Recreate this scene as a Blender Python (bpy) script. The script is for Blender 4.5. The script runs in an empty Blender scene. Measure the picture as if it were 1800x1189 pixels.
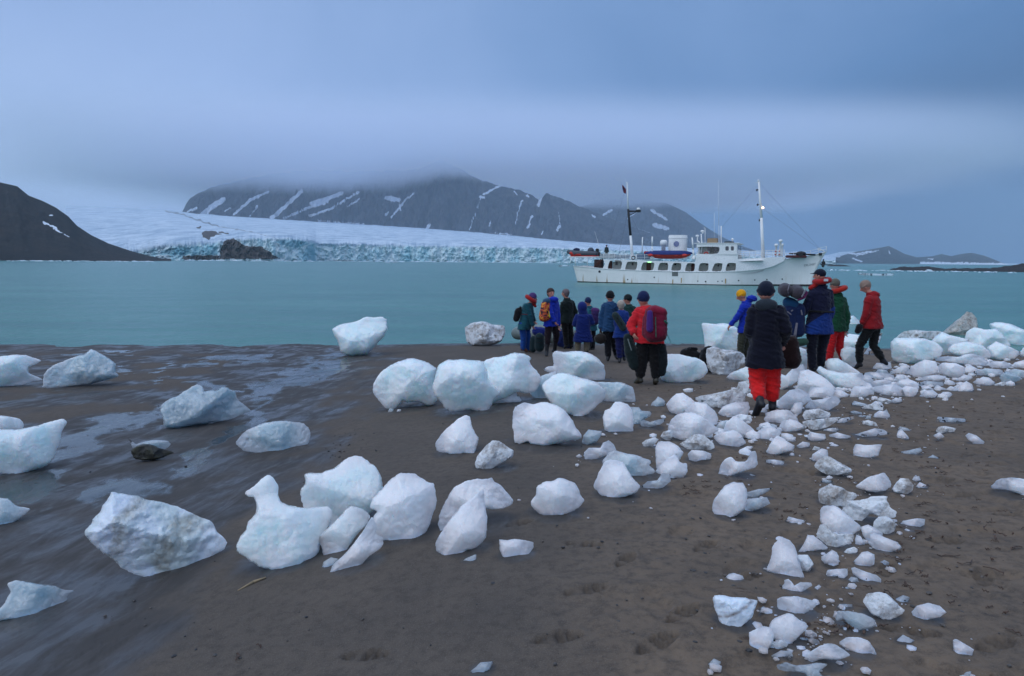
import bpy, bmesh, math, random
import numpy as np
from mathutils import Vector, Matrix, Euler
from mathutils import noise as mnoise
from mathutils.geometry import delaunay_2d_cdt

SC = bpy.context.scene
COL = SC.collection
# ------------------------------------------------------------------ camera
EYE = 2.8                      # metres above the water
PITCH, ROLL = 6.49, 0.45
FPX = 1200.0
cam_data = bpy.data.cameras.new('camera')
cam_data.sensor_width = 36.0
cam_data.lens = 24.0
cam_data.clip_start = 0.1
cam_data.clip_end = 60000.0
cam = bpy.data.objects.new('camera', cam_data)
COL.objects.link(cam)
CR = Matrix.Rotation(math.radians(90 - PITCH), 3, 'X') @ Matrix.Rotation(math.radians(ROLL), 3, 'Z')
cam.matrix_world = Matrix.Translation((0, 0, EYE)) @ CR.to_4x4()
SC.camera = cam
CRn = np.array(CR)

# ------------------------------------------------------------------ sky and light
SUN_EL, SUN_AZ = 48.0, -120.0      # azimuth from +Y towards +X, degrees
w = bpy.data.worlds.new('World'); SC.world = w; w.use_nodes = True
nt = w.node_tree; N = nt.nodes; L = nt.links
for n in list(N): N.remove(n)
def wn(t, **k):
    n = N.new(t)
    for a, b in k.items(): setattr(n, a, b)
    return n
def wmath(op, a, b=None, c=None, clamp=False):
    n = wn('ShaderNodeMath', operation=op, use_clamp=clamp)
    for i, v in enumerate((a, b, c)):
        if v is None: continue
        if isinstance(v, (int, float)): n.inputs[i].default_value = v
        else: L.new(v, n.inputs[i])
    return n.outputs[0]
sky = wn('ShaderNodeTexSky', sky_type='NISHITA'); sky.sun_disc = False
sky.sun_elevation = math.radians(SUN_EL); sky.sun_rotation = math.radians(SUN_AZ)
tc = wn('ShaderNodeTexCoord'); sep = wn('ShaderNodeSeparateXYZ'); L.new(tc.outputs['Generated'], sep.inputs[0])
X, Y, Z = sep.outputs
# cloud deck: bright to the left and behind, darker to the right, wisps stretched along the horizon
mp = wn('ShaderNodeMapping'); mp.inputs['Scale'].default_value = (1.6, 1.6, 2.6); mp.inputs['Location'].default_value = (3.1, 0.4, 0.2)
L.new(tc.outputs['Generated'], mp.inputs[0])
n1 = wn('ShaderNodeTexNoise'); n1.inputs['Scale'].default_value = 1.3; n1.inputs['Detail'].default_value = 6; n1.inputs['Roughness'].default_value = 0.5; n1.inputs['Distortion'].default_value = 0.5
L.new(mp.outputs[0], n1.inputs[0])
cl = wmath('SUBTRACT', n1.outputs[0], 0.5)
lr = wmath('MULTIPLY', wmath('MULTIPLY', X, -0.46), wmath('SUBTRACT', 1.2, wmath('MULTIPLY', Z, 1.7), clamp=True))                       # left brighter
back = wmath('MULTIPLY', wmath('MAXIMUM', wmath('MULTIPLY', Y, -1.0), 0.0), 0.45)
# soft bright band low on the left, dark band low on the right
low = wmath('SUBTRACT', 1.0, wmath('MULTIPLY', wmath('ABSOLUTE', wmath('SUBTRACT', Z, 0.10)), 4.0), clamp=True)
lowb = wmath('MULTIPLY', low, wmath('ADD', wmath('MULTIPLY', X, -0.30), -0.03))
up = wmath('MULTIPLY', wmath('MAXIMUM', wmath('SUBTRACT', Z, 0.50), 0.0), 1.5)
t = wmath('ADD', wmath('ADD', wmath('ADD', lr, back), wmath('ADD', wmath('MULTIPLY', cl, 0.42), lowb)), wmath('ADD', up, 0.385), clamp=True)
rp = wn('ShaderNodeValToRGB')
els = rp.color_ramp.elements
els[0].position = 0.0; els[0].color = (0.050, 0.125, 0.285, 1)
els[1].position = 1.0; els[1].color = (0.70, 0.80, 1.0, 1)
for p_, c_ in ((0.15, (0.080, 0.180, 0.385, 1)), (0.36, (0.165, 0.285, 0.535, 1)), (0.60, (0.300, 0.430, 0.720, 1)), (0.82, (0.46, 0.60, 0.88, 1))):
    e = els.new(p_); e.color = c_
L.new(t, rp.inputs[0])
skm = wn('ShaderNodeMix', data_type='RGBA'); skm.inputs[0].default_value = 0.93
sks = wn('ShaderNodeVectorMath', operation='SCALE'); sks.inputs['Scale'].default_value = 0.06
L.new(sky.outputs[0], sks.inputs[0]); L.new(sks.outputs[0], skm.inputs[6]); L.new(rp.outputs[0], skm.inputs[7])
bg = wn('ShaderNodeBackground'); bg.inputs[1].default_value = 1.08
L.new(skm.outputs[2], bg.inputs[0])
wo = wn('ShaderNodeOutputWorld'); L.new(bg.outputs[0], wo.inputs[0])

sun_d = bpy.data.lights.new('sun', 'SUN'); sun_d.energy = 0.7; sun_d.angle = math.radians(32); sun_d.color = (0.86, 0.93, 1.0)
sun = bpy.data.objects.new('sun', sun_d); COL.objects.link(sun)
a_, e_ = math.radians(SUN_AZ), math.radians(SUN_EL)
sdir = Vector((math.sin(a_) * math.cos(e_), math.cos(a_) * math.cos(e_), math.sin(e_)))
sun.rotation_euler = sdir.to_track_quat('Z', 'Y').to_euler()
SC.view_settings.view_transform = 'Standard'; SC.view_settings.look = 'None'
SC.view_settings.exposure = 0.15; SC.view_settings.gamma = 1.0
SC.render.engine = 'CYCLES'
SC.cycles.max_bounces = 12; SC.cycles.transmission_bounces = 4; SC.cycles.volume_bounces = 9
SC.cycles.use_denoising = True

# ------------------------------------------------------------------ helpers
def ray(px, py):
    v = CR @ Vector(((px - 900) / FPX, -(py - 594.5) / FPX, -1.0))
    return v.normalized()
def azel(px, py):
    d = ray(px, py); h = math.hypot(d.x, d.y)
    return math.atan2(d.x, d.y), d.z / h
def project(P):
    q = (np.asarray(P, float) - np.array([0, 0, EYE])) @ CRn      # CR^T * v
    z = -q[:, 2]
    z = np.where(z < 0.05, 0.05, z)
    return 900 + FPX * q[:, 0] / z, 594.5 - FPX * q[:, 1] / z
def sstep(a, b, x):
    t = np.clip((np.asarray(x, float) - a) / (b - a), 0, 1)
    return t * t * (3 - 2 * t)
_rs = np.random.RandomState(7)
_perm = _rs.permutation(4096); _gr = _rs.uniform(0, 2 * np.pi, 4096)
def gnoise(x, y, seed=0):
    x = np.asarray(x, float) + seed * 17.13; y = np.asarray(y, float) - seed * 9.71
    xi = np.floor(x).astype(np.int64); yi = np.floor(y).astype(np.int64)
    xf = x - xi; yf = y - yi
    u = xf * xf * xf * (xf * (xf * 6 - 15) + 10); v = yf * yf * yf * (yf * (yf * 6 - 15) + 10)
    def g(i, j, dx, dy):
        h = _perm[(_perm[i & 4095] + j) & 4095]; a = _gr[h]
        return np.cos(a) * dx + np.sin(a) * dy
    n00 = g(xi, yi, xf, yf); n10 = g(xi + 1, yi, xf - 1, yf)
    n01 = g(xi, yi + 1, xf, yf - 1); n11 = g(xi + 1, yi + 1, xf - 1, yf - 1)
    return ((n00 * (1 - u) + n10 * u) * (1 - v) + (n01 * (1 - u) + n11 * u) * v) * 1.5
def fbm(x, y, oct=5, seed=0, gain=0.5, ridged=False):
    s = 0; a = 1.0; f = 1.0; tot = 0
    for o in range(oct):
        n = gnoise(x * f, y * f, seed + o)
        if ridged: n = 1 - 2 * np.abs(n)
        s = s + a * n; tot += a; a *= gain; f *= 2.03
    return s / tot
def poly_mask(px, py, pts):
    """1 inside the polygon"""
    px = np.asarray(px, float); inside = np.zeros(px.shape, bool)
    n = len(pts)
    for i in range(n):
        x0, y0 = pts[i]; x1, y1 = pts[(i + 1) % n]
        if y0 == y1: continue
        c = ((y0 > py) != (y1 > py)) & (px < (x1 - x0) * (py - y0) / (y1 - y0) + x0)
        inside ^= c
    return inside
def line_dist(px, py, pts):
    d = np.full(np.shape(px), 1e9)
    for (x0, y0), (x1, y1) in zip(pts[:-1], pts[1:]):
        dx, dy = x1 - x0, y1 - y0; l2 = dx * dx + dy * dy + 1e-9
        t = np.clip(((px - x0) * dx + (py - y0) * dy) / l2, 0, 1)
        d = np.minimum(d, np.hypot(px - x0 - t * dx, py - y0 - t * dy))
    return d
def grid_mesh(name, V, nu, nv, attrs=None, smooth=True, wrap=False):
    """V: (nu*nv,3), index i*nv+j"""
    i = np.arange(nu if wrap else nu - 1)[:, None]; j = np.arange(nv - 1)[None, :]
    i2 = (i + 1) % nu
    q = np.stack([i * nv + j, i2 * nv + j, i2 * nv + j + 1, i * nv + j + 1], -1).reshape(-1, 4)
    me = bpy.data.meshes.new(name)
    me.vertices.add(len(V)); me.vertices.foreach_set('co', np.ascontiguousarray(V, dtype=np.float32).ravel())
    me.loops.add(q.size); me.loops.foreach_set('vertex_index', q.ravel().astype(np.int32))
    me.polygons.add(len(q)); me.polygons.foreach_set('loop_start', np.arange(0, q.size, 4, dtype=np.int32))
    me.update(calc_edges=True)
    me.polygons.foreach_set('use_smooth', [smooth] * len(q))
    for k, a in (attrs or {}).items():
        at_ = me.attributes.new(k, 'FLOAT', 'POINT'); at_.data.foreach_set('value', np.asarray(a, dtype=np.float32).ravel())
    return me
def link(name, me, mat=None, parent=None):
    o = bpy.data.objects.new(name, me); COL.objects.link(o)
    if mat is not None:
        me.materials.clear(); me.materials.append(mat)
    if parent is not None: o.parent = parent
    return o
def tag(o, label=None, cat=None, group=None, kind=None):
    if label: o['label'] = label
    if cat: o['category'] = cat
    if group: o['group'] = group
    if kind: o['kind'] = kind
    return o

# ------------------------------------------------------------------ material helper
class M:
    def __init__(s, name):
        s.m = bpy.data.materials.new(name); s.m.use_nodes = True
        s.n = s.m.node_tree.nodes; s.l = s.m.node_tree.links
        s.b = s.n['Principled BSDF']; s.out = s.n['Material Output']
    def add(s, t, **k):
        n = s.n.new(t)
        for a, b in k.items(): setattr(n, a, b)
        return n
    def put(s, sock, v):
        if isinstance(v, (int, float)): sock.default_value = v
        elif isinstance(v, tuple): sock.default_value = v if len(v) == len(sock.default_value) else v + (1,)
        else: s.l.new(v, sock)
    def math(s, op, a, b=None, c=None, clamp=False):
        n = s.add('ShaderNodeMath', operation=op, use_clamp=clamp)
        for i, v in enumerate((a, b, c)):
            if v is not None: s.put(n.inputs[i], v)
        return n.outputs[0]
    def coord(s, kind='Object', scale=None, rot=None):
        c = s.add('ShaderNodeTexCoord')
        if scale is None and rot is None: return c.outputs[kind]
        mpn = s.add('ShaderNodeMapping'); s.l.new(c.outputs[kind], mpn.inputs[0])
        if scale: mpn.inputs['Scale'].default_value = scale
        if rot: mpn.inputs['Rotation'].default_value = rot
        return mpn.outputs[0]
    def pos(s, scale=None, rot=None):
        g = s.add('ShaderNodeNewGeometry')
        if scale is None and rot is None: return g.outputs['Position']
        mpn = s.add('ShaderNodeMapping'); s.l.new(g.outputs['Position'], mpn.inputs[0])
        if scale: mpn.inputs['Scale'].default_value = scale
        if rot:
            mpn.inputs['Scale'].default_value = (1, 1, 1); mpn.inputs['Rotation'].default_value = rot
            m2 = s.add('ShaderNodeMapping'); s.l.new(mpn.outputs[0], m2.inputs[0]); m2.inputs['Scale'].default_value = scale or (1, 1, 1); return m2.outputs[0]
        return mpn.outputs[0]
    def noise(s, vec, scale, detail=4, rough=0.55, dist=0.0):
        n = s.add('ShaderNodeTexNoise'); s.l.new(vec, n.inputs['Vector'])
        n.inputs['Scale'].default_value = scale; n.inputs['Detail'].default_value = detail
        n.inputs['Roughness'].default_value = rough; n.inputs['Distortion'].default_value = dist
        return n.outputs[0]
    def voro(s, vec, scale, feature='F1', rnd=1.0):
        n = s.add('ShaderNodeTexVoronoi', feature=feature); s.l.new(vec, n.inputs['Vector'])
        n.inputs['Scale'].default_value = scale; n.inputs['Randomness'].default_value = rnd
        return n.outputs['Distance']
    def ramp(s, fac, stops):
        r = s.add('ShaderNodeValToRGB'); s.put(r.inputs[0], fac); e = r.color_ramp.elements
        e[0].position, e[0].color = stops[0][0], stops[0][1] + (1,)
        e[1].position, e[1].color = stops[-1][0], stops[-1][1] + (1,)
        for p, c in stops[1:-1]:
            x = e.new(p); x.color = c + (1,)
        return r.outputs[0]
    def mix(s, f, a, b):
        n = s.add('ShaderNodeMix', data_type='RGBA'); s.put(n.inputs[0], f); s.put(n.inputs[6], a); s.put(n.inputs[7], b)
        return n.outputs[2]
    def rng(s, v, a, b, c=0.0, d=1.0, smooth=False):
        n = s.add('ShaderNodeMapRange'); s.put(n.inputs[0], v)
        if smooth: n.interpolation_type = 'SMOOTHSTEP'
        for i, x in enumerate((a, b, c, d)): n.inputs[i + 1].default_value = x
        return n.outputs[0]
    def attr(s, name):
        n = s.add('ShaderNodeAttribute', attribute_name=name); return n.outputs['Fac']
    def bump(s, h, strength=0.5, dist=0.02, prev=None):
        n = s.add('ShaderNodeBump'); s.put(n.inputs['Height'], h)
        n.inputs['Strength'].default_value = strength; n.inputs['Distance'].default_value = dist
        if prev is not None: s.l.new(prev, n.inputs['Normal'])
        return n.outputs[0]
    def set(s, **k):
        names = dict(color='Base Color', rough='Roughness', metal='Metallic', spec='Specular IOR Level', normal='Normal',
                     sss='Subsurface Weight', sssr='Subsurface Radius', ssss='Subsurface Scale', trans='Transmission Weight', ior='IOR',
                     emit='Emission Color', emits='Emission Strength', sheen='Sheen Weight', coat='Coat Weight', alpha='Alpha')
        for a, v in k.items(): s.put(s.b.inputs[names[a]], v)
        return s
# ------------------------------------------------------------------ beach, sea, glacier, mountains
SHORE = 22.4
def ground0(x, y):
    x = np.asarray(x, float); y = np.asarray(y, float)
    k = sstep(-4.5, 1.0, x + 0.10 * (y - 4))
    sh = SHORE + 0.9 * np.sin(x * 0.16 + 1.0) * 0.8
    top = 0.50 + 0.72 * k
    z = top * (1 - y / sh)
    z = np.where(y > sh, -(y - sh) * 0.05, z)
    z = np.where(y < 0, top + np.minimum(-y * 0.05, 1.5), z)
    return np.maximum(z, -4.0)
def at(px, py):
    """point of the beach seen at a picture position"""
    d = ray(px, py); o = Vector((0, 0, EYE)); a, b = 0.5, 400.0
    f = lambda t: o.z + d.z * t - float(ground0(o.x + d.x * t, o.y + d.y * t))
    for _ in range(60):
        m = (a + b) / 2
        if f(m) > 0: a = m
        else: b = m
    p = o + d * a; p.z = float(ground0(p.x, p.y))
    return p

FOOT = [(912, 920, .25, .5), (1025, 955, .27, -.3), (1028, 1040, .27, .2), (1155, 1130, .28, .6), (1310, 1012, .26, .1), (640, 1150, .26, -.2), (1560, 1000, .26, .9),
        (1690, 870, .27, .5), (1650, 840, .27, -.4), (1770, 900, .27, .2), (1730, 1010, .27, 1.0), (1600, 1110, .27, -.3), (1130, 815, .26, .3), (1665, 950, .26, .1),
        (1240, 960, .27, .8), (1200, 1080, .27, .7), (980, 1120, .27, .2), (1450, 830, .26, -.5), (1600, 770, .26, .2), (1700, 800, .26, .6), (1750, 1130, .27, .4), (1500, 780, .25, 1.2), (1740, 850, .26, -.3), (1100, 985, .26, 1.0)]
def ground_detail(x, y):
    P = np.stack([x, y, ground0(x, y)], -1).reshape(-1, 3)
    px, py = project(P); px = px.reshape(x.shape); py = py.reshape(x.shape)
    wx = fbm(x * 0.8, y * 0.8, 3, 3) * 60; wy = fbm(x * 0.8 + 9, y * 0.8, 3, 5) * 25
    front = (y > 0.3)
    # wet run-off plain
    wetpoly = [(-900, 2600), (-900, 622), (60, 614), (330, 604), (520, 600), (640, 606), (690, 640), (650, 690), (600, 740), (560, 800), (545, 860), (440, 930), (330, 1060), (260, 1189), (200, 2600)]
    # signed softness: sample the mask at several warped offsets
    # distance to its landward edge, frayed by noise
    edge = [(640, 606), (690, 640), (650, 690), (600, 740), (560, 800), (545, 860), (440, 930), (330, 1060), (260, 1189), (200, 2600)]
    dist = line_dist(px, py, edge) * np.where(poly_mask(px, py, wetpoly), 1, -1)
    fr = fbm(x * 1.1 + 0.3 * y, y * 0.9 - 0.5 * x, 5, 33, 0.6)
    wet = sstep(-55, 75, dist + 150 * fr)
    wet = np.where(py < 600, 0, wet)
    # drier bars inside it
    for bar, wd in (([(-300, 690), (60, 685), (250, 662), (330, 684)], 15), ([(-100, 735), (120, 730), (240, 715)], 14), ([(20, 618), (300, 616), (380, 632)], 7), ([(250, 650), (330, 655), (380, 648)], 9), ([(180, 640), (60, 640)], 6)):
        d = line_dist(px + wx * 0.9, py + wy * 0.5, bar) + 26 * fr
        wet = wet * (1 - 0.92 * (1 - sstep(wd * 0.3, wd * 1.3, d)))
    # standing water: brooks and pools
    film = 0
    fr2 = fbm(x * 2.2, y * 1.7, 5, 37, 0.62)
    for ln, wd in (([(215, 648), (245, 660), (262, 668), (300, 646), (380, 632), (470, 628)], 5), ([(262, 668), (330, 674), (420, 690)], 4), ([(110, 622), (230, 621)], 3),
                   ([(450, 690), (520, 660), (600, 640)], 18), ([(-60, 880), (60, 868), (95, 850)], 24), ([(470, 700), (440, 740), (330, 800)], 10), ([(330, 720), (200, 745), (60, 815)], 16), ([(400, 760), (300, 850), (160, 870)], 13)):
        d = line_dist(px + wx * 0.5, py + wy * 0.45, ln) + wd * 2.2 * fr2
        film = np.maximum(film, 1 - sstep(wd * 0.2, wd * 1.2, d))
    # a damp rim along the water
    rim = 1 - sstep(0.02, 0.09, np.abs(ground0(x, y)) + 0.02 * fbm(x, y, 2, 8))
    rim = np.where(y > 10, rim, 0)
    wet = np.where(front, np.maximum(wet, 0), 0)
    # relief
    c, s = math.cos(1.42), math.sin(1.42)
    u = x * c + y * s; v = -x * s + y * c
    uu = u + 0.5 * fbm(u * 0.7, v * 0.9, 3, 61)
    vv = v + 0.45 * fbm(u * 0.5, v * 0.8, 3, 62)
    rip = fbm(uu * 0.9, vv * 6.5, 4, 20, 0.55)                    # braided run-off grooves
    rip2 = -np.abs(fbm(uu * 0.7, vv * 2.6, 3, 31)) ** 0.6
    z = 0.030 * fbm(x * 0.55, y * 0.55, 4, 1)
    z = z + wet * (0.0030 * rip + 0.0040 * rip2 - 0.0050 * (np.abs(fbm(uu * 0.5, vv * 3.6, 3, 41)) < 0.035))
    dry = 1 - wet
    right = sstep(900, 1250, px + (py - 800) * 0.15)
    z = z + dry * (0.0035 * fbm(x * 9, y * 9, 4, 12) + 0.016 * right * fbm(x * 3.2, y * 6.0, 5, 13, 0.62))
    # trampled sand
    tr = fbm(x * 2.6, y * 2.6, 2, 44)
    z = z - dry * right * 0.026 * sstep(0.15, 0.34, tr) + dry * right * 0.010 * fbm(x * 6, y * 7, 3, 46)
    foot = np.zeros_like(x)
    for fx, fy, sz, rot in FOOT:
        p = at(fx, fy); ca, sa = math.cos(rot), math.sin(rot)
        dx, dy = x - p.x, y - p.y
        a = (dx * ca + dy * sa) / (sz * 0.5); b = (-dx * sa + dy * ca) / (sz * 0.19)
        hump = np.sqrt(a * a + (b / (1.0 - 0.25 * np.abs(a - 0.2))) ** 2)
        m_ = (1 - sstep(0.82, 1.08, hump)) * (1 - 0.7 * (1 - sstep(0.05, 0.2, np.abs(a + 0.25))))
        tread = 0.72 + 0.28 * np.sign(np.sin(a * 16))
        z = z - 0.024 * m_ * tread + 0.005 * (1 - sstep(0, .3, np.abs(hump - 1.2)))
        foot = np.maximum(foot, m_)
    return z, wet, np.where(front, film, 0), rim, foot, right
def build_ground():
    # angle columns: dense in front of the camera, sparse behind
    fr = np.linspace(-47, 47, 860); bk = np.linspace(47, 313, 74)[1:-1]
    th = np.radians(np.concatenate([fr, bk]))
    r = [0.25]
    while r[-1] < 30: r.append(r[-1] * (1.0062 if r[-1] > 1.6 else 1.08))
    while r[-1] < 60000: r.append(r[-1] * 1.35)
    r = np.array(r)
    T, R = np.meshgrid(th, r, indexing='ij')
    x = R * np.sin(T); y = R * np.cos(T)
    z = ground0(x, y)
    dz, wet, film, rim, foot, brown = ground_detail(x, y)
    near = 1 - sstep(26, 40, R)
    z = z + dz * near
    film = film * near * (wet > 0.2)
    V = np.stack([x, y, z], -1).reshape(-1, 3)
    return grid_mesh('ground', V, len(th), len(r), dict(wet=(wet * near).ravel(), film=film.ravel(), rim=rim.ravel(), foot=foot.ravel(), brown=brown.ravel()), wrap=True)
g = M('beach sand')
P = g.pos()
wet = g.attr('wet'); film = g.attr('film'); rim = g.attr('rim')
nA = g.noise(P, 1.1, 5, 0.6); nB = g.noise(P, 14, 6, 0.7); nC = g.noise(P, 160, 3, 0.6)
streakv = g.pos(scale=(1.4, 4.2, 1.0), rot=(0, 0, -1.42))
nS = g.noise(streakv, 1.0, 6, 0.62, 0.6)
dryc = g.mix(g.rng(nA, 0.35, 0.7), (0.108, 0.086, 0.068), (0.082, 0.067, 0.055))
dryc = g.mix(g.attr('brown'), dryc, g.mix(g.rng(nA, 0.3, 0.7), (0.180, 0.130, 0.090), (0.120, 0.090, 0.066)))
dryc = g.mix(g.rng(nB, 0.45, 0.75), dryc, (0.052, 0.042, 0.035))
dryc = g.mix(g.math('MULTIPLY', g.rng(nC, 0.52, 0.68), 0.5), dryc, (0.17, 0.15, 0.13))
dstv = g.pos(scale=(3.0, 9.0, 1.0), rot=(0, 0, 0.25)); dst = g.noise(dstv, 1.6, 6, 0.74, 0.8)
dryc = g.mix(g.math('MULTIPLY', g.attr('brown'), g.math('MULTIPLY', g.rng(dst, 0.60, 0.70), g.rng(nA, 0.42, 0.58))), dryc, (0.060, 0.036, 0.024))
damp = g.mix(g.rng(nS, 0.38, 0.62), (0.034, 0.030, 0.028), (0.055, 0.047, 0.042))
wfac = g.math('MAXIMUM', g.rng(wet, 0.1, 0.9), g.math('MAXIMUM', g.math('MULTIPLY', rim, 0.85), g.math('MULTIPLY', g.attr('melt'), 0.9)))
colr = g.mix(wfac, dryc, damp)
colr = g.mix(g.math('MULTIPLY', film, 0.7), colr, (0.030, 0.040, 0.040))
colr = g.mix(g.math('MULTIPLY', g.attr('foot'), 0.45), colr, (0.05, 0.04, 0.032))
sheen = g.math('MULTIPLY', wfac, g.rng(g.math('ADD', nS, g.math('MULTIPLY', g.math('SUBTRACT', nA, 0.5), 1.4)), 0.36, 0.66))
rough = g.math('SUBTRACT', 0.88, g.math('MULTIPLY', sheen, 0.56))
rough = g.math('SUBTRACT', rough, g.math('MULTIPLY', film, 0.75), clamp=True)
rough = g.math('MAXIMUM', rough, 0.09)
bs = g.bump(g.math('ADD', g.math('MULTIPLY', nB, 1.0), g.math('MULTIPLY', nC, 0.35)), 0.55, 0.012)
flatn = g.add('ShaderNodeNewGeometry').outputs['Normal']
nm = g.add('ShaderNodeMix', data_type='VECTOR'); g.put(nm.inputs[0], g.math('MAXIMUM', g.math('MULTIPLY', wfac, 0.72), g.math('MULTIPLY', film, 0.95))); g.l.new(bs, nm.inputs[4]); g.l.new(flatn, nm.inputs[5])
g.set(color=colr, rough=rough, normal=nm.outputs[1], spec=g.math('ADD', 0.3, g.math('MULTIPLY', wfac, 0.35)))
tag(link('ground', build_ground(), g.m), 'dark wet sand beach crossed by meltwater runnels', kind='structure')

# ---- sea
wm = M('silty sea water')
P2 = wm.pos(scale=(0.55, 1.0, 1.0))
w1 = wm.noise(P2, 2.6, 5, 0.62, 0.4); w2 = wm.noise(P2, 0.32, 4, 0.55); w3 = wm.noise(wm.pos(scale=(0.25, 1.0, 1.0)), 0.16, 5, 0.6)
cd = wm.add('ShaderNodeNewGeometry')
wc = wm.mix(wm.rng(w3, 0.35, 0.7), (0.058, 0.200, 0.188), (0.088, 0.255, 0.232))
hb = wm.math('ADD', wm.math('MULTIPLY', w1, 0.35), wm.math('MULTIPLY', w2, 1.0))
w4 = wm.noise(wm.pos(scale=(0.35, 1.0, 1)), 9, 3, 0.6)
wm.set(color=wc, rough=0.26, ior=1.33, spec=0.5, normal=wm.bump(w4, 0.5, 0.03, wm.bump(hb, 1.0, 0.55)))
def build_sea():
    th = np.radians(np.linspace(0, 360, 240, endpoint=False))
    r = np.concatenate([np.geomspace(10, 60, 60), np.geomspace(66, 60000, 40)])
    T, R = np.meshgrid(th, r, indexing='ij')
    x = R * np.sin(T); y = R * np.cos(T)
    V = np.stack([x, y, 0 * x], -1).reshape(-1, 3)
    me = grid_mesh('sea', V, len(th), len(r), wrap=True)
    return me
sea = tag(link('sea', build_sea(), wm.m), 'grey green silty fjord water with small ripples', kind='structure')

# ---- far terrain, built as height fields over real distances
def tab(pts):
    a = np.array([azel(*p) for p in pts]); o = np.argsort(a[:, 0])
    return a[o, 0], a[o, 1]
def itab(t, az): return np.interp(az, t[0], t[1])

def rock_mat(name, c0, c1, c2, snowc=(0.80, 0.85, 0.92), sc=1.0):
    m = M(name); P = m.pos(); Ps = m.pos(scale=(1, 1, 0.10))
    a = m.noise(P, 0.004 * sc, 6, 0.6); b = m.noise(Ps, 0.022 * sc, 7, 0.72)
    c = m.mix(m.rng(a, 0.35, 0.65), c0, c1); c = m.mix(m.rng(b, 0.40, 0.60), c, c2)
    sn = m.attr('snow'); e = m.noise(P, 0.05 * sc, 5, 0.65)
    f = m.rng(m.math('ADD', sn, m.math('MULTIPLY', m.math('SUBTRACT', e, 0.5), 1.1)), 0.36, 0.50)
    m.set(color=m.mix(f, c, snowc), rough=0.92, spec=0.15, normal=m.bump(b, 0.7, 9.0 / sc))
    return m.m
def far_sheet(name, az0, az1, n, rows, rfun, zfun, mat, snow=None, label=None):
    az = np.linspace(az0, az1, n); t = np.linspace(0, 1, rows)
    A, T = np.meshgrid(az, t, indexing='ij')
    R = rfun(A, T); z = zfun(A, T, R)
    x = R * np.sin(A); y = R * np.cos(A)
    V = np.stack([x, y, z], -1).reshape(-1, 3)
    at_ = {}
    if snow is not None:
        px, py = project(V); at_ = snow(px, py, V)
    me = grid_mesh(name, V, n, rows, at_)
    return tag(link(name, me, mat), label, kind='structure')
AZ = lambda px, py=440: azel(px, py)[0]

def snow_fn(caps, polys=(), hazeband=None):
    def f(px, py, V):
        s = np.zeros(len(px))
        wx = px + 2.2 * gnoise(px * 0.16, py * 0.16, 2); wy = py + 1.5 * gnoise(px * 0.2, py * 0.2, 5)
        for pts, w0 in caps:
            d = line_dist(wx, wy, pts); s = np.maximum(s, 1 - sstep(w0 * 0.2, w0 * 1.7, d + 1.3 * np.abs(gnoise(px * .45, py * .45, 12))))
        for pts in polys: s = np.maximum(s, poly_mask(wx, wy, pts) * 1.0)
        return dict(snow=s)
    return f

# main mountain across the glacier
ridge = tab([(318, 374), (335, 345), (370, 328), (420, 316), (480, 303), (560, 297), (640, 300), (720, 297), (752, 290), (775, 276), (800, 292), (830, 306), (850, 318), (880, 324), (905, 330), (930, 340), (948, 350), (960, 338), (985, 347), (1010, 357), (1040, 370), (1080, 385), (1120, 400), (1170, 420), (1230, 446)])
def m1z(A, T, R):
    rz = np.maximum(EYE + 3600 * itab(ridge, A), 5) * (1 + 0.035 * fbm(A * 70, 0 * A, 4, 161, 0.6))
    u = np.clip(T / 0.8, 0, 1)
    s = u ** 1.15
    # gullies running down the face, leaning to the left
    g1 = fbm((A + 0.06 * (1 - u)) * 42, u * 1.2, 5, 71, 0.55, ridged=True)
    g2 = fbm(A * 130 + 2 * u, u * 5, 4, 75, 0.6)
    amp = rz * (0.17 * g1 + 0.09 * g2) * np.sin(np.pi * np.clip(u, 0, 1)) ** 0.7
    z = rz * s + amp
    z = np.where(T > 0.8, rz * (1 - (T - 0.8) * 1.6), z)
    return z - 4
s1 = [([(350, 385), (372, 364), (392, 352)], 5), ([(330, 372), (345, 366)], 2), ([(410, 378), (440, 352), (470, 338)], 2.6), ([(478, 384), (498, 366), (520, 346), (530, 336)], 3.6), ([(500, 384), (540, 366), (575, 356)], 2.4), ([(548, 358), (575, 350), (600, 340)], 4.0),
      ([(545, 380), (580, 368), (618, 345), (630, 338)], 2.2), ([(610, 364), (632, 350)], 1.8), ([(440, 380), (452, 362)], 1.5), ([(395, 372), (404, 366)], 1.5),
      ([(687, 382), (700, 368), (712, 352), (728, 340)], 1.8), ([(680, 348), (700, 352)], 4.5), ([(678, 378), (683, 374)], 2.2), ([(826, 404), (832, 382), (836, 376)], 1.5), ([(840, 366), (846, 345)], 1.2), ([(850, 342), (868, 332), (880, 326)], 2.2), ([(843, 347), (850, 347)], 2),
      ([(905, 395), (912, 370), (918, 352)], 1.2), ([(928, 400), (935, 380)], 2.0), ([(946, 362), (950, 350)], 3.0), ([(905, 336), (909, 342)], 1.5), ([(926, 344), (929, 346)], 2.4), ([(984, 398), (980, 404)], 3.0), ([(984, 394), (982, 370)], 0.8), ([(860, 398), (862, 390)], 1.2), ([(1040, 378), (1046, 382)], 1.8),
      ([(750, 402), (755, 396)], 2.4), ([(952, 412), (954, 408)], 2), ([(560, 388), (600, 392), (640, 394)], 1.3), ([(870, 410), (900, 413)], 1.2), ([(705, 370), (702, 360)], 1.8)]
rk = rock_mat('dark mountain rock', (0.066, 0.068, 0.078), (0.096, 0.082, 0.078), (0.020, 0.024, 0.034))
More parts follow.
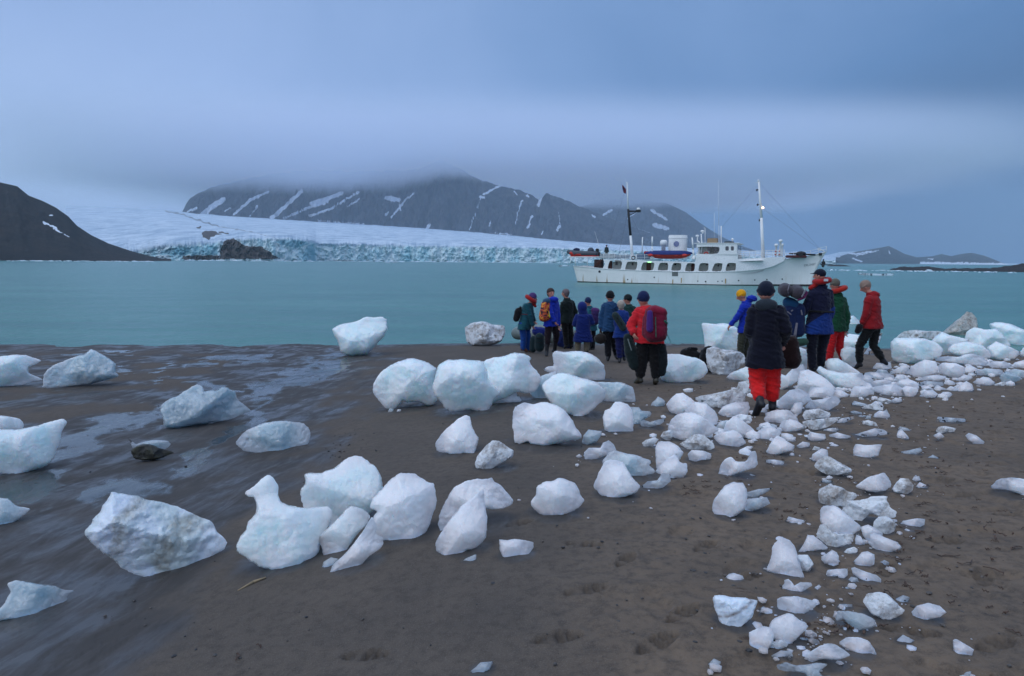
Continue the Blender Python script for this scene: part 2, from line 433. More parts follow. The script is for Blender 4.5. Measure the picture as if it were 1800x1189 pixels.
far_sheet('mountain', AZ(310), AZ(1240), 900, 170, lambda A, T: 2700 + 1150 * T, m1z, rk, snow_fn(s1), 'broad dark mountain streaked with snow, its top lost in cloud')
# the shoulder behind it, to the right
ridge2 = tab([(960, 420), (1000, 372), (1040, 356), (1075, 350), (1120, 350), (1170, 355), (1205, 372), (1232, 392), (1250, 404), (1270, 416), (1300, 430), (1340, 444), (1400, 452)])
def m2z(A, T, R):
    rz = np.maximum(EYE + 5200 * itab(ridge2, A), 3); u = np.clip(T / 0.8, 0, 1)
    g1 = fbm(A * 46, u * 1.5, 5, 81, 0.55, ridged=True)
    z = rz * u ** 1.1 + rz * 0.15 * g1 * np.sin(np.pi * u)
    return np.where(T > 0.8, rz * (1 - (T - 0.8)), z) - 4
s2 = [([(1120, 404), (1140, 410)], 1.5), ([(1150, 396), (1172, 402)], 4), ([(1145, 370), (1172, 386)], 2.5), ([(1060, 378), (1075, 370)], 2.2), ([(1040, 380), (1048, 383)], 1.5), ([(1085, 392), (1092, 394)], 1.5), ([(1102, 384), (1120, 372)], 1.2)]
far_sheet('mountain', AZ(950), AZ(1420), 420, 90, lambda A, T: 4200 + 1250 * T, m2z, rk, snow_fn(s2), 'dark mountain shoulder behind the ship, half hidden by cloud')

# left headland
hl = tab([(-900, 240), (-400, 262), (-120, 292), (0, 316), (30, 323), (50, 340), (75, 350), (98, 362), (120, 378), (135, 395), (160, 412), (190, 427), (230, 441), (262, 450), (285, 455)])
def hz(A, T, R):
    rz = np.maximum(EYE + 760 * itab(hl, A), -1); u = np.clip(T / 0.75, 0, 1)
    g1 = fbm(A * 60, u * 3, 5, 91, 0.6)
    z = rz * u ** 0.9 + rz * 0.05 * g1 * np.sin(np.pi * u)
    return np.where(T > 0.75, rz * (1 - (T - 0.75) * 1.5), z) - 1.0 * (1 - u)
rk2 = rock_mat('near black scree', (0.030, 0.030, 0.032), (0.042, 0.036, 0.034), (0.022, 0.024, 0.027), sc=3.0)
far_sheet('hill', AZ(-900), AZ(300), 380, 110, lambda A, T: 560 + 300 * T, hz, rk2, snow_fn([([(76, 391), (92, 398), (104, 407)], 2.2), ([(104, 407), (120, 416)], 0.9), ([(86, 380), (92, 379)], 1.5)]), 'steep dark scree headland at the left edge of the fjord')

# ---- glacier
gtop = tab([(-300, 360), (60, 359), (110, 362), (180, 364), (300, 370), (330, 374), (400, 380), (560, 390), (700, 398), (800, 405), (900, 414), (1000, 424), (1100, 431), (1300, 440), (1450, 450), (1560, 462)])
gcliff = tab([(150, 454), (200, 450), (250, 444), (275, 437), (300, 434), (350, 431), (375, 429), (400, 424), (440, 421), (500, 421), (540, 425), (552, 429), (556, 431), (640, 432), (700, 433), (850, 435), (1000, 438), (1100, 441), (1250, 447), (1380, 454), (1450, 458)])
def r_front(A):
    q = np.array([AZ(p) for p in (150, 250, 300, 480, 540, 551, 558, 700, 900, 1100, 1450)])
    v = np.array([900, 860, 840, 800, 830, 860, 880, 930, 925, 930, 1050.])
    return np.interp(A, q, v)
def r_slope(A):
    q = np.array([AZ(p) for p in (150, 250, 300, 480, 700, 900, 1100, 1450)])
    return np.interp(A, q, np.array([900, 860, 840, 815, 930, 925, 930, 1050.]))
def gl_r(A, T):
    # T 0..0.22 the cliff face, the rest the slope behind
    rf = r_front(A)
    c = np.clip(T / 0.22, 0, 1)
    col_ = fbm(A * 120, c * 2.2, 4, 101, 0.6)
    face = rf + 9 * c + 9 * col_ + 6 * np.abs(fbm(A * 230, c * 3.5, 3, 105))
    s = np.clip((T - 0.22) / 0.78, 0, 1)
    rf = rf + (r_slope(A) - rf) * (1 - np.exp(-s * 14))
    return np.where(T < 0.22, face, rf + 9 + 9 * fbm(A * 120, 2.2 + 0 * A, 4, 101, 0.6) * np.exp(-s * 12) + 6 * np.abs(fbm(A * 230, 3.5 + 0 * A, 3, 105)) * np.exp(-s * 12) + 2100 * s ** 1.6)
def gl_z(A, T, R):
    zc = np.maximum(EYE + r_front(A) * itab(gcliff, A), 0.5)
    zc = zc * (1 + 0.12 * fbm(A * 150, 0 * A, 3, 111, 0.5) * np.exp(-np.clip((T - 0.22) / 0.78, 0, 1) * 14))
    c = np.clip(T / 0.22, 0, 1); s = np.clip((T - 0.22) / 0.78, 0, 1)
    rr = r_slope(A) + 9 + 2100 * s ** 1.6
    te0 = (zc - EYE) / (r_front(A) + 9); te1 = itab(gtop, A)
    te = te0 + (te1 - te0) * s ** 0.55
    z = EYE + rr * te
    cre = np.abs(fbm(R * np.sin(A) * 0.020, R * np.cos(A) * 0.009, 5, 121, 0.6))
    z = z - 5.5 * (0.25 - cre) * np.exp(-s * 3.0) * sstep(0, 0.03, s) * 0.9 + 3.0 * fbm(A * 60, s * 9, 4, 125) * s
    return np.where(T < 0.22, -1.5 + (zc + 1.5) * c, z)
gm = M('glacier ice')
P = gm.pos(); Pv = gm.pos(scale=(1, 1, 0.10)); Ph = gm.pos(scale=(0.35, 0.12, 1.0))
ca = gm.noise(Pv, 0.045, 5, 0.62); cb = gm.noise(P, 0.11, 5, 0.65); ck = gm.noise(Pv, 0.20, 4, 0.7)
fc = gm.ramp(ca, [(0.28, (0.18, 0.50, 0.62)), (0.42, (0.46, 0.68, 0.74)), (0.55, (0.64, 0.75, 0.79)), (0.66, (0.50, 0.70, 0.76)), (0.76, (0.14, 0.44, 0.58))])
fc = gm.mix(gm.rng(cb, 0.55, 0.72), fc, (0.55, 0.68, 0.70))
fc = gm.mix(gm.math('MULTIPLY', gm.rng(ck, 0.60, 0.72), 0.75), fc, (0.10, 0.17, 0.19))
tn = gm.noise(Ph, 0.10, 7, 0.7); tn2 = gm.noise(P, 0.012, 4, 0.6)
Pf = gm.pos(scale=(0.16, 0.045, 0.5), rot=(0, 0, 0.35))
tf = gm.noise(Pf, 0.55, 6, 0.7, 0.5)
tcx = gm.mix(gm.rng(tn, 0.42, 0.62), (0.60, 0.70, 0.80), (0.34, 0.46, 0.58))
tcx = gm.mix(gm.rng(tf, 0.50, 0.66), tcx, (0.27, 0.38, 0.50))
tcx = gm.mix(gm.math('MULTIPLY', gm.rng(tn2, 0.5, 0.7), 0.5), tcx, (0.56, 0.66, 0.78))
cc = gm.mix(gm.attr('face'), tcx, fc)
cc = gm.mix(gm.math('MULTIPLY', gm.attr('blue'), 0.8), cc, (0.09, 0.34, 0.44))
dn = gm.noise(P, 0.06, 5, 0.7)
dirt = gm.rng(gm.math('ADD', gm.attr('dirt'), gm.math('MULTIPLY', gm.math('SUBTRACT', dn, 0.5), 0.9)), 0.42, 0.60)
cc = gm.mix(dirt, cc, (0.075, 0.066, 0.064))
gm.set(color=cc, rough=0.75, spec=0.3, normal=gm.bump(gm.math('ADD', tn, ck), 0.6, 3.0))
def gl_attr(px, py, V):
    n = 1300; rows = 150
    T = np.tile(np.linspace(0, 1, rows), n)
    face = 1 - sstep(0.205, 0.23, T)
    wx = px + 3 * gnoise(px * 0.1, py * 0.1, 2); wy = py + 1.5 * gnoise(px * 0.15, py * 0.2, 5)
    d = np.zeros(len(px))
    for pts in ([(384, 456), (386, 446), (393, 428), (399, 421), (411, 419), (428, 431), (445, 434), (459, 433), (470, 440), (482, 449), (492, 456)],
                [(354, 410), (360, 405), (375, 406), (390, 412), (374, 415), (366, 422), (356, 418)], [(322, 450), (350, 449), (384, 450), (384, 457), (318, 457)]):
        d = np.maximum(d, poly_mask(wx, wy, pts) * 1.0)
    for pts, w0, k in (([(290, 372), (318, 376), (338, 384), (360, 391), (384, 398)], 1.5, .55), ([(384, 398), (430, 406), (480, 417), (492, 424)], 1.3, .5), ([(346, 401), (352, 400)], 2, .7), ([(386, 408), (400, 411)], 1.5, .7), ([(510, 398), (560, 420)], 0.8, .4)):
        d = np.maximum(d, k * (1 - sstep(w0 * 0.5, w0 * 1.5, line_dist(wx, wy, pts))))
    blue = np.zeros(len(px))
    for pts in ([(540, 432), (553, 428), (554, 458), (530, 458)], [(480, 424), (520, 422), (545, 428), (520, 436), (500, 432)], [(285, 440), (330, 434), (380, 434), (384, 448), (280, 449)]):  # the patch at the cliff step is its dark cyan shadow, painted into the colour
        blue = np.maximum(blue, poly_mask(wx, wy, pts) * 0.8)
    return dict(face=face, dirt=d, blue=blue)
far_sheet('glacier', AZ(120), AZ(1470), 1300, 150, gl_r, gl_z, gm.m, gl_attr, 'long glacier tongue ending in a turquoise cliff at the water')

# ---- right-hand distance: icefield, peaks and a low spit
icef = tab([(1250, 452), (1400, 440), (1452, 448), (1480, 441), (1520, 440), (1580, 455), (1620, 460), (1700, 461), (1760, 463), (1900, 467), (2500, 475)])
ice2 = M('distant snowfield'); ice2.set(color=(0.50, 0.60, 0.70), rough=0.9, spec=0.1)
far_sheet('snowfield', AZ(1330), AZ(2400), 200, 20, lambda A, T: 4200 + 1800 * T, lambda A, T, R: (EYE + 5500 * itab(icef, A)) * T - 3 * (1 - T), ice2.m, None, 'pale snowfield sloping down beyond the bow of the ship')
pk = tab([(1440, 466), (1470, 452), (1500, 443), (1530, 438), (1552, 434), (1562, 432), (1575, 438), (1590, 446), (1612, 452), (1640, 450), (1655, 446), (1672, 450), (1690, 446), (1708, 444), (1730, 449), (1748, 456), (1768, 464), (1800, 470)])
def pz(A, T, R):
    rz = np.maximum(EYE + 4800 * itab(pk, A), 0); u = np.clip(T / 0.8, 0, 1)
    z = rz * u + rz * 0.12 * fbm(A * 90, u * 3, 4, 131, 0.6) * np.sin(np.pi * u)
    return np.where(T > 0.8, rz * (1 - (T - 0.8)), z) - 2
far_sheet('mountain', AZ(1440), AZ(1800), 340, 50, lambda A, T: 4000 + 1000 * T, pz, rk, snow_fn([([(1486, 444), (1504, 447), (1530, 442)], 1.6), ([(1506, 450), (1545, 440)], 1.1), ([(1500, 455), (1515, 460)], 1.5), ([(1563, 442), (1564, 447)], 1), ([(1450, 448), (1475, 450)], 3), ([(1632, 455), (1640, 455)], 1.2), ([(1620, 463), (1780, 466)], 3)]), 'low chain of distant blue peaks on the right horizon')
def spit(name, top, base_px, r0, r1, label):
    t_ = tab(top)
    def z(A, T, R):
        rz = EYE + (r0 + r1) / 2 * itab(t_, A); u = np.sin(np.pi * np.clip(T, 0, 1))
        return np.maximum(rz, -1.5) * u ** 0.7 + 0.5 * fbm(A * 300, T * 3, 4, 141) * u - 1.0 * (1 - u)
    far_sheet(name, AZ(top[0][0]), AZ(top[-1][0]), 260, 26, lambda A, T: r0 + (r1 - r0) * T, z, rk3, snow_fn([]), label)
rk3 = rock_mat('low brown point', (0.040, 0.036, 0.036), (0.052, 0.045, 0.042), (0.03, 0.03, 0.032), sc=8.0)
spit('headland', [(1560, 475), (1585, 469), (1600, 470), (1630, 468.5), (1660, 473), (1685, 472), (1740, 471.5), (1780, 467), (1810, 462), (1900, 452), (2200, 440), (2500, 440)], 0, 300, 420, 'low dark spit of land reaching in from the right edge')
spit('headland', [(1445, 470), (1460, 465.5), (1480, 466), (1510, 470), (1530, 472)], 0, 600, 760, 'thin dark point of land just right of the bow')
# ------------------------------------------------------------------ ice on the beach
CROPS = dict(A=(0, 580, 3.964), B=(0, 840, 3.407), C=(400, 780, 3.9625), D=(640, 600, 3.673), E=(740, 780, 4.5), F=(1000, 660, 3.6), G=(1230, 820, 3.158),
             H=(1370, 540, 4.186), I=(1000, 630, 5.947), J=(1260, 640, 5.947), K=(1540, 540, 6.873), L=(1400, 600, 6.873), M=(1380, 820, 5.947), N=(1240, 1000, 6.0),
             P=(0, 0, 1.0), Q=(1180, 460, 3.964))
def crop_pts(c, s):
    ox, oy, k = CROPS[c]
    return [(ox + float(a.split(',')[0]) / k, oy + float(a.split(',')[1]) / k) for a in s.split()]
ICE = [
# crop, tone, outline, label
('A','B','-60,190 20,185 110,175 190,180 290,215 240,240 190,262 200,300 250,320 295,343 230,352 150,380 60,388 -60,390','blue melting ice block with two thin fins, cut by the left edge near the water'),
('A','G','305,330 330,280 380,245 450,215 540,180 590,175 630,132 680,150 740,190 800,235 805,290 822,318 740,345 640,370 480,385 300,405','grey translucent triangular ice block close to the waterline at left'),
('A','C','1130,560 1145,510 1190,475 1250,450 1300,420 1345,390 1380,382 1410,395 1425,430 1470,418 1510,420 1540,395 1580,405 1600,420 1630,425 1645,475 1700,520 1745,555 1690,580 1640,600 1560,625 1440,640 1350,660 1220,678 1150,670 1135,600','knobbly see-through ice lump with a brownish side on the wet run-off plain'),
('A','B','-80,690 20,690 160,690 280,660 340,640 435,618 460,650 430,700 405,790 380,870 330,930 250,965 170,985 100,1000 20,992 -80,980','big pale cyan ice block with a pointed right tip at the left edge'),
('A','B','-80,600 30,597 130,615 160,650 155,700 60,720 -80,720','flat turquoise ice piece just behind the big pointed block at the left edge'),
('A','C','900,750 930,815 960,835 1060,850 1140,830 1182,795 1160,768 1060,765 990,780 950,795','thin clear ice plate lying against the dark mossy rock'),
('P','G','414,778 432,757 460,744 495,739 530,743 543,752 544,768 536,788 500,794 462,796 430,791','low flat-topped clear ice slab, right of the mossy rock on wet sand'),
('B','G','-80,110 20,120 50,125 90,165 180,180 130,225 60,270 20,287 -80,290','small pale ice wedge at the left edge, left of the dirty striped block'),
('B','S','510,310 560,255 610,190 650,130 680,82 760,98 820,105 870,125 960,140 1060,165 1150,215 1240,245 1275,275 1280,310 1330,350 1350,385 1310,430 1230,475 1150,505 1060,550 960,577 890,585 820,572 760,545 650,460 560,385 515,335','largest ice block at lower left, white with brown dirty stripes and a pointed left end'),
('B','C','-40,850 -20,790 20,760 55,700 70,680 40,625 90,610 180,618 240,632 330,640 370,665 440,668 395,700 385,750 330,800 240,822 100,828','glassy grey ice chunk in the bottom left corner'),
('C','B','125,345 150,320 200,280 240,240 285,218 320,240 355,290 350,350 370,400 430,425 530,440 620,435 690,430 715,460 705,550 680,600 640,650 630,740 580,790 500,845 400,862 290,858 200,830 150,790 70,740 65,700 90,640 135,590 140,540 190,490 210,440 200,400 185,365 150,365','white ice block shaped like a sitting bird with a raised beaked head'),
('C','B','512,310 545,265 540,200 600,200 660,200 690,180 750,165 800,120 840,88 890,80 960,105 1020,150 1060,210 1082,290 1080,340 1060,400 1010,460 900,540 700,570 560,520 530,400','tall rounded white ice block right behind the bird-shaped one'),
('C','W','990,430 1020,370 1080,310 1130,250 1200,200 1260,198 1310,210 1390,265 1430,275 1440,340 1450,400 1445,440 1420,500 1380,600 1310,650 1220,680 1120,660 1060,655 1010,600 1020,500 1050,460 1000,445','round white ice boulder at the right end of the bird-shaped block\'s cluster'),
('C','B','635,650 680,600 760,530 850,428 890,440 950,460 985,500 960,560 900,620 850,690 800,770 740,780 680,770 665,710','small ice block with a scooped bluish hollow, touching the bird-shaped block'),
('C','W','725,880 740,830 820,760 880,690 940,610 980,540 1005,505 1030,560 1030,630 1080,650 1080,690 1050,730 980,770 940,820 900,850 820,880 760,898','long leaning ice shard in front of the round white boulder'),
('C','C','660,850 670,810 720,780 770,790 740,830 700,865','glassy scrap of ice at the foot of the leaning shard'),
('D','B','58,300 80,240 120,190 190,145 270,115 330,112 400,135 470,175 450,230 460,300 470,370 440,405 400,410 370,395 340,385 270,390 250,370 240,395 200,430 150,430 120,400 75,350','big rounded ice block with an arched undercut base, left end of the long row'),
('D','B','445,300 460,230 480,160 530,120 640,118 760,125 790,180 800,250 880,330 830,370 800,440 720,442 680,430 570,452 520,420 490,375 455,340','broad white-topped ice block in the middle of the long row'),
('D','B','770,130 830,105 900,100 960,72 1020,75 1060,95 1085,110 1060,125 1090,170 1130,210 1140,240 1110,310 1050,335 990,320 920,360 850,390 800,400 760,350 760,200','tall ridged ice block with a small hooked top in the long row'),
('D','B','800,400 870,350 970,310 1010,375 1000,385 900,392 820,398','low wedge of ice under the block with the hooked top'),
('D','B','1160,180 1190,160 1230,155 1215,75 1240,60 1290,68 1370,62 1440,70 1500,100 1550,160 1555,210 1540,245 1450,250 1300,240 1200,200','flat-topped ice block with a notched left side below the hooded blue parka'),
('D','G','1075,330 1100,260 1150,220 1240,190 1250,300 1180,370 1110,365','dull grey ice piece between the hooked block and the wide pointed-foot block'),
('D','B','1150,290 1180,250 1250,205 1310,205 1400,235 1500,260 1560,310 1540,380 1490,420 1430,475 1370,485 1340,462 1320,465 1230,420 1180,360','wide pale ice block balanced on a pointed foot'),
('D','G','1500,262 1580,265 1650,262 1690,275 1735,300 1748,390 1680,395 1550,380 1500,340','squarish translucent ice slab left of the red-jacketed backpacker\'s boots'),
('D','W','960,520 965,460 985,415 1040,395 1100,405 1150,390 1210,400 1280,430 1340,500 1360,550 1400,600 1395,625 1300,640 1170,668 1080,655 1060,635 1010,658 975,640','double-humped white ice block in the centre of the beach'),
('D','W','465,655 500,600 550,550 610,500 655,477 680,490 690,540 710,590 735,620 720,680 710,727 650,715 580,722 500,705 475,690','pointed pyramid-shaped white ice block standing alone'),
('D','D','722,780 740,730 790,670 830,640 870,640 920,680 960,700 960,735 900,775 830,810 795,825 730,810','small frosty grey ice lump right of the pyramid-shaped block'),
('D','C','1408,650 1420,600 1450,565 1530,575 1530,600 1500,640 1440,662','clear angular ice piece just right of the double-humped block'),
('D','W','1545,480 1560,440 1590,430 1620,390 1660,388 1700,405 1725,440 1735,500 1730,575 1640,578 1590,580 1560,565 1550,520','white dome of ice with clear fragments on its right side'),
('I','C','640,500 700,505 730,500 760,540 860,545 850,590 790,620 740,680 670,680 650,600','jagged clear ice fragment touching the white dome of ice'),
('I','C','745,660 780,630 850,655 930,630 990,622 1005,645 950,680 820,715 770,715','curved clear ice strip right of the jagged clear fragment'),
('I','C','860,490 870,455 905,430 930,395 960,405 1015,450 990,485 950,505 880,503','small clear ice lump by itself, left of the rubble band'),
('E','W','275,330 360,290 430,275 520,275 560,262 585,300 640,330 690,400 725,440 720,470 640,505 560,508 510,500 400,560 300,640 160,700 145,600 170,500 220,410','curved fan-shaped ice block with its tail to the right'),
('E','W','125,770 160,700 240,590 330,480 420,420 480,370 492,380 495,470 515,560 510,720 480,760 430,810 360,820 320,855 240,882 180,865 135,820','upright pointed ice slab in front of the curved fan-shaped block'),
('E','C','318,935 350,895 435,858 435,900 410,938','tiny glassy wedge of ice below the upright pointed slab'),
('E','W','628,745 690,750 740,740 820,750 880,765 888,800 850,850 840,870 740,885 660,898 640,850 628,810','small low rectangular ice slab near the footprints'),
('E','W','872,480 880,440 910,400 920,330 980,295 1040,290 1090,262 1150,275 1220,310 1250,370 1260,400 1293,435 1250,490 1200,520 1120,550 1040,555 960,555 900,510','round white ice lump with radial ridges, alone on dry sand'),
('F','G','215,540 250,490 290,467 360,490 430,500 530,540 500,560 540,590 545,610 440,635 350,640 250,600','long low layered ice piece right behind the bell-shaped lump'),
('E','W','1370,320 1390,280 1420,210 1450,150 1480,128 1560,130 1600,150 1640,220 1680,280 1730,325 1700,370 1640,395 1560,415 1480,412 1420,390','bell-shaped frosty white ice lump'),
('F','W','95,485 130,450 200,450 215,420 250,405 280,430 295,465 250,490 180,515 110,525','small knobbly white ice piece with a pitted left end'),
('F','D','465,420 490,400 545,385 565,400 530,440 480,450','little notched ice bit left of the layered rubble'),
('F','W','550,450 570,410 640,415 690,440 720,480 700,520 670,560 640,590 560,600 555,520','grainy white ice block, back one of the three-piece stack left of the oval'),
('F','W','550,600 580,560 640,510 680,490 700,540 745,560 745,600 720,635 640,640 590,620','square-ended white ice block, middle one of the three-piece stack'),
('F','G','465,690 500,660 560,655 590,610 640,620 640,660 590,700 510,718','scooped grey ice piece, front one of the three-piece stack'),
('F','D','790,140 850,125 960,105 1050,82 1110,110 1110,165 980,210 880,190','dirty grey ice ridge left of the walker in red trousers'),
('F','W','620,180 640,150 680,115 720,108 770,140 800,170 830,220 760,250 680,250 640,220','peaked white ice block at the left end of the rubble band'),
('F','W','730,220 760,195 800,165 870,175 920,220 940,260 930,310 850,300 760,260','rounded white ice block leaning on the peaked one'),
('F','W','635,330 650,280 700,240 780,232 850,260 900,300 945,340 870,380 780,390 720,405 640,370','broad grey-white ice mound, largest in the rubble band\'s left end'),
('F','D','580,380 600,350 650,335 660,380 630,410','small tan ice bit stuck to the broad mound\'s left side'),
('F','D','705,430 760,390 800,365 850,370 910,420 918,450 870,475 770,465','dirty translucent ice lump below the broad grey-white mound'),
('F','W','755,490 780,465 850,470 905,490 890,520 800,535 765,525','flat oval white ice piece below the dirty translucent lump'),
('F','W','950,230 980,190 1050,165 1130,163 1140,200 1130,245 1050,255 980,258','smooth loaf-shaped ice piece left of the lifted boot'),
('F','G','930,320 960,285 1010,275 1000,330 960,350','small dull ice piece between the loaf and the pointed block'),
('F','W','980,350 1000,290 1050,250 1100,280 1160,330 1185,360 1130,385 1010,380','pointed white ice block below the lifted boot'),
('F','W','915,380 960,355 1040,340 1090,370 1115,420 1060,450 980,450 940,410','rounded ice block in front of the pointed one below the boot'),
('J','D','220,540 250,525 350,530 360,580 330,610 260,590','small tan ice slab behind the pointed block below the boot'),
('F','W','1240,270 1260,230 1320,212 1390,215 1440,260 1450,285 1380,300 1260,300','smooth grey-white ice mound right of the walker\'s boots'),
('F','W','1330,330 1350,285 1400,272 1450,285 1490,320 1440,345 1360,355','rounded ice lump in front of the smooth mound right of the boots'),
('F','W','1185,360 1220,330 1290,320 1345,350 1320,385 1250,403 1195,390','lumpy white ice piece between the pointed block and the white peak'),
('F','G','1180,330 1230,310 1290,300 1330,320 1280,335 1210,345','thin flat ice piece behind the lumpy white one'),
('F','W','1255,470 1290,400 1325,375 1380,410 1430,440 1410,465 1330,490 1265,497','bright white peaked ice block at the front of the rubble band'),
('F','W','1365,385 1400,372 1435,385 1430,412 1390,415','small square ice bit touching the bright white peak'),
('F','W','950,620 970,550 1000,520 1030,510 1060,540 1120,540 1150,480 1180,473 1188,570 1100,600 1000,635','saddle-shaped white ice block with a raised right end'),
('F','W','915,840 920,780 950,740 990,690 1040,668 1100,675 1122,710 1125,780 1110,830 1060,870 1000,890 940,885','smooth egg-shaped ice block with a knob on top'),
('F','C','1125,765 1130,730 1200,710 1290,702 1230,740 1180,765','thin grey ice blade behind the egg-shaped block'),
('F','G','1115,850 1120,800 1140,770 1200,765 1250,762 1268,800 1200,835 1140,853','boxy ice piece touching the egg-shaped block\'s right side'),
('F','W','1250,525 1300,525 1365,535 1350,560 1290,563 1255,550','small flat ice strip right of the saddle-shaped block'),
('F','W','1097,455 1130,440 1168,442 1150,462 1110,468','small flat ice sliver above the saddle-shaped block'),
('F','W','1150,400 1175,392 1195,405 1170,412','tiny white ice chip above the flat sliver and saddle-shaped block'),
('F','C','1130,630 1150,615 1180,625 1170,640 1140,640','tiny flat ice disc below the saddle-shaped block'),
('F','D','1555,570 1580,530 1640,505 1720,550 1790,590 1770,615 1700,628 1620,615','dirty pitted ice lump with a white knob at its upper left'),
('F','W','1535,530 1545,490 1600,455 1635,465 1640,505 1590,540','white ice knob above the dirty pitted lump'),
('F','W','1505,390 1530,350 1570,360 1620,365 1625,400 1540,410','two-humped small white ice piece right of the white peak'),
('F','W','1650,370 1700,355 1790,380 1740,398 1665,402','tapering white ice piece right of the two-humped small one'),
('F','W','1440,440 1480,412 1520,418 1528,440 1470,455','small half-round white ice piece right of the white peak'),
('F','D','1540,465 1555,440 1590,450 1580,470','tiny pinkish ice bit above the dirty pitted lump\'s knob'),
('F','W','1645,440 1670,422 1710,435 1700,445','tiny triangular ice chip above the dirty pitted lump'),
('F','W','1320,190 1340,140 1400,90 1450,80 1510,110 1530,150 1450,200 1340,212','grey-white ice block just right of the red-trousered walker\'s knees'),
('F','W','1400,220 1430,170 1480,165 1470,230 1440,250','small upright ice piece in front of the grey-white block by the knees'),
('F','W','1500,190 1530,155 1600,145 1680,125 1715,145 1700,180 1640,215 1520,215','lumpy three-knobbed ice block in the middle of the rubble band'),
('F','D','1480,245 1500,215 1580,205 1660,235 1640,260 1500,278','speckled dirty ice block below the three-knobbed one'),
('F','D','1470,320 1500,285 1650,265 1730,260 1640,320 1560,340','long ice piece with a pinkish tan patch in the rubble band'),
('F','W','1640,290 1700,270 1800,253 1800,268 1720,300','thin ice splinter pointing right from the tan-patched piece'),
('F','W','1590,345 1640,330 1700,325 1705,345 1640,358','short ice stick below the tan-patched long piece'),
('H','W','145,600 150,530 165,475 220,467 290,500 350,540 395,590 380,630 250,645 180,630','tall wedge-shaped ice block in front of the pack carrier\'s feet'),
('H','W','215,650 240,590 330,590 400,600 380,650 260,668','rounded ice block at the foot of the tall wedge'),
('H','W','400,605 440,600 510,640 480,658 410,655','small pebble-like ice piece at the right foot of the tall wedge'),
('H','B','280,470 300,430 360,460 450,480 560,480 680,490 690,540 640,570 560,600 470,600 380,560','long low blue-grey ice slab with a dark hollow beneath'),
('H','B','350,420 370,385 430,378 500,420 560,460 590,485 480,500 380,480','ice mound behind the long low blue-grey slab'),
('H','W','690,450 720,410 780,410 815,398 815,445 760,460','small wedge of ice at the heel of the leaning walker'),
('H','B','840,270 870,235 950,235 1060,240 1140,270 1180,310 1160,360 1080,385 980,412 900,405 850,375','largest flat pale ice block in the pile at the right edge'),
('H','D','870,240 920,185 1000,172 1080,180 1170,178 1175,210 1130,265 1000,255','pinkish dirt-crusted ice block on top of the largest flat pale one'),
('H','R','1200,195 1300,110 1330,90 1375,47 1410,55 1440,90 1450,160 1430,220 1370,250 1280,230','tall brown-streaked ice peak rising above the right-hand pile'),
('H','B','1130,250 1160,220 1200,188 1250,210 1380,240 1340,270 1280,330 1180,350 1150,290','pale peaked ice block between the crusted block and the oval one'),
('H','B','1380,230 1400,180 1450,158 1520,175 1590,165 1650,230 1680,280 1600,330 1500,320 1420,270','big rounded white ice block right of the brown-streaked peak'),
('H','B','1255,320 1290,275 1380,260 1470,280 1530,320 1540,360 1480,385 1300,350','oval bluish ice block below the brown-streaked peak'),
('H','B','1540,300 1600,260 1680,290 1760,330 1720,370 1620,385 1560,370','smooth blue ice block in front of the big rounded white one'),
('H','B','1565,130 1620,120 1700,130 1790,170 1900,220 1900,300 1750,300 1650,240 1580,170','squared-off ice block at the right edge, farthest back in the pile'),
('H','B','1770,340 1800,300 1900,290 1900,370 1800,365','ice block cut by the right edge, in front of the squared-off one'),
('H','D','1740,130 1790,115 1900,130 1900,200 1800,170','pinkish dirty ice piece at the right edge behind the squared-off block'),
('K','B','700,640 760,600 880,590 1000,600 1060,570 1180,560 1280,600 1360,670 1280,710 1100,700 900,660','long bluish ice slab right below the pile\'s oval block'),
('K','W','420,730 500,680 590,640 700,660 740,740 700,790 520,850 460,820','domed ice block right behind the flat rubble, below the largest pale block'),
('K','W','760,720 820,675 950,680 1050,720 1050,790 960,850 880,830 790,790','rounded white ice block right of the domed one'),
('K','W','1060,760 1110,700 1180,720 1240,760 1200,800 1080,800','small white ice block with a pitted face, right of the rounded white one'),
('K','G','1200,770 1330,740 1500,750 1520,800 1400,830 1220,810','long flat ice piece near the right edge, second row of the rubble'),
('K','W','1370,690 1420,650 1560,660 1620,700 1560,735 1420,735','low bluish ice bar near the right edge, third row of the rubble'),
('K','W','1630,710 1690,665 1787,640 1850,680 1830,740 1660,740','ice piece cut by the right edge in the third row of the rubble'),
('K','G','1560,780 1680,745 1850,780 1850,850 1720,840 1600,820','flat ice piece cut by the right edge in the second row of the rubble'),
('K','C','1500,830 1580,780 1700,820 1750,860 1600,920 1530,890','murky clear ice piece at the front of the rubble near the right edge'),
('K','W','520,870 600,830 720,815 820,830 820,860 720,890 560,890','flat white ice slab in the front part of the right rubble'),
('K','G','490,920 600,890 800,900 790,940 620,960 510,955','thin grey ice slab just in front of the flat white slab'),
('K','W','820,920 860,870 920,890 960,910 930,940 840,940','small knobby ice piece right of the thin grey slab'),
('K','W','960,880 1040,830 1120,815 1160,850 1090,885 980,895','smooth elongated ice pebble in the right rubble'),
('K','W','970,990 1020,930 1090,895 1150,930 1172,1000 1080,1015 1010,1020','bright pointed ice block on the front edge of the right rubble'),
('K','W','690,1000 740,930 790,960 850,980 830,1005','small peaked ice bit left of the bright pointed block'),
('K','W','850,985 900,950 980,970 970,1010 870,1015','low ice bit touching the bright pointed block\'s left side'),
('K','G','540,1000 580,970 660,970 690,995 620,1010','dull low ice bit behind the front-edge triangle'),
('K','W','530,1075 590,1010 680,995 730,1040 700,1085 600,1090','low triangular ice block on the front edge of the right rubble'),
('K','W','770,1060 810,1020 880,1018 920,1045 860,1095 800,1095','round little ice block separate in front of the right rubble'),
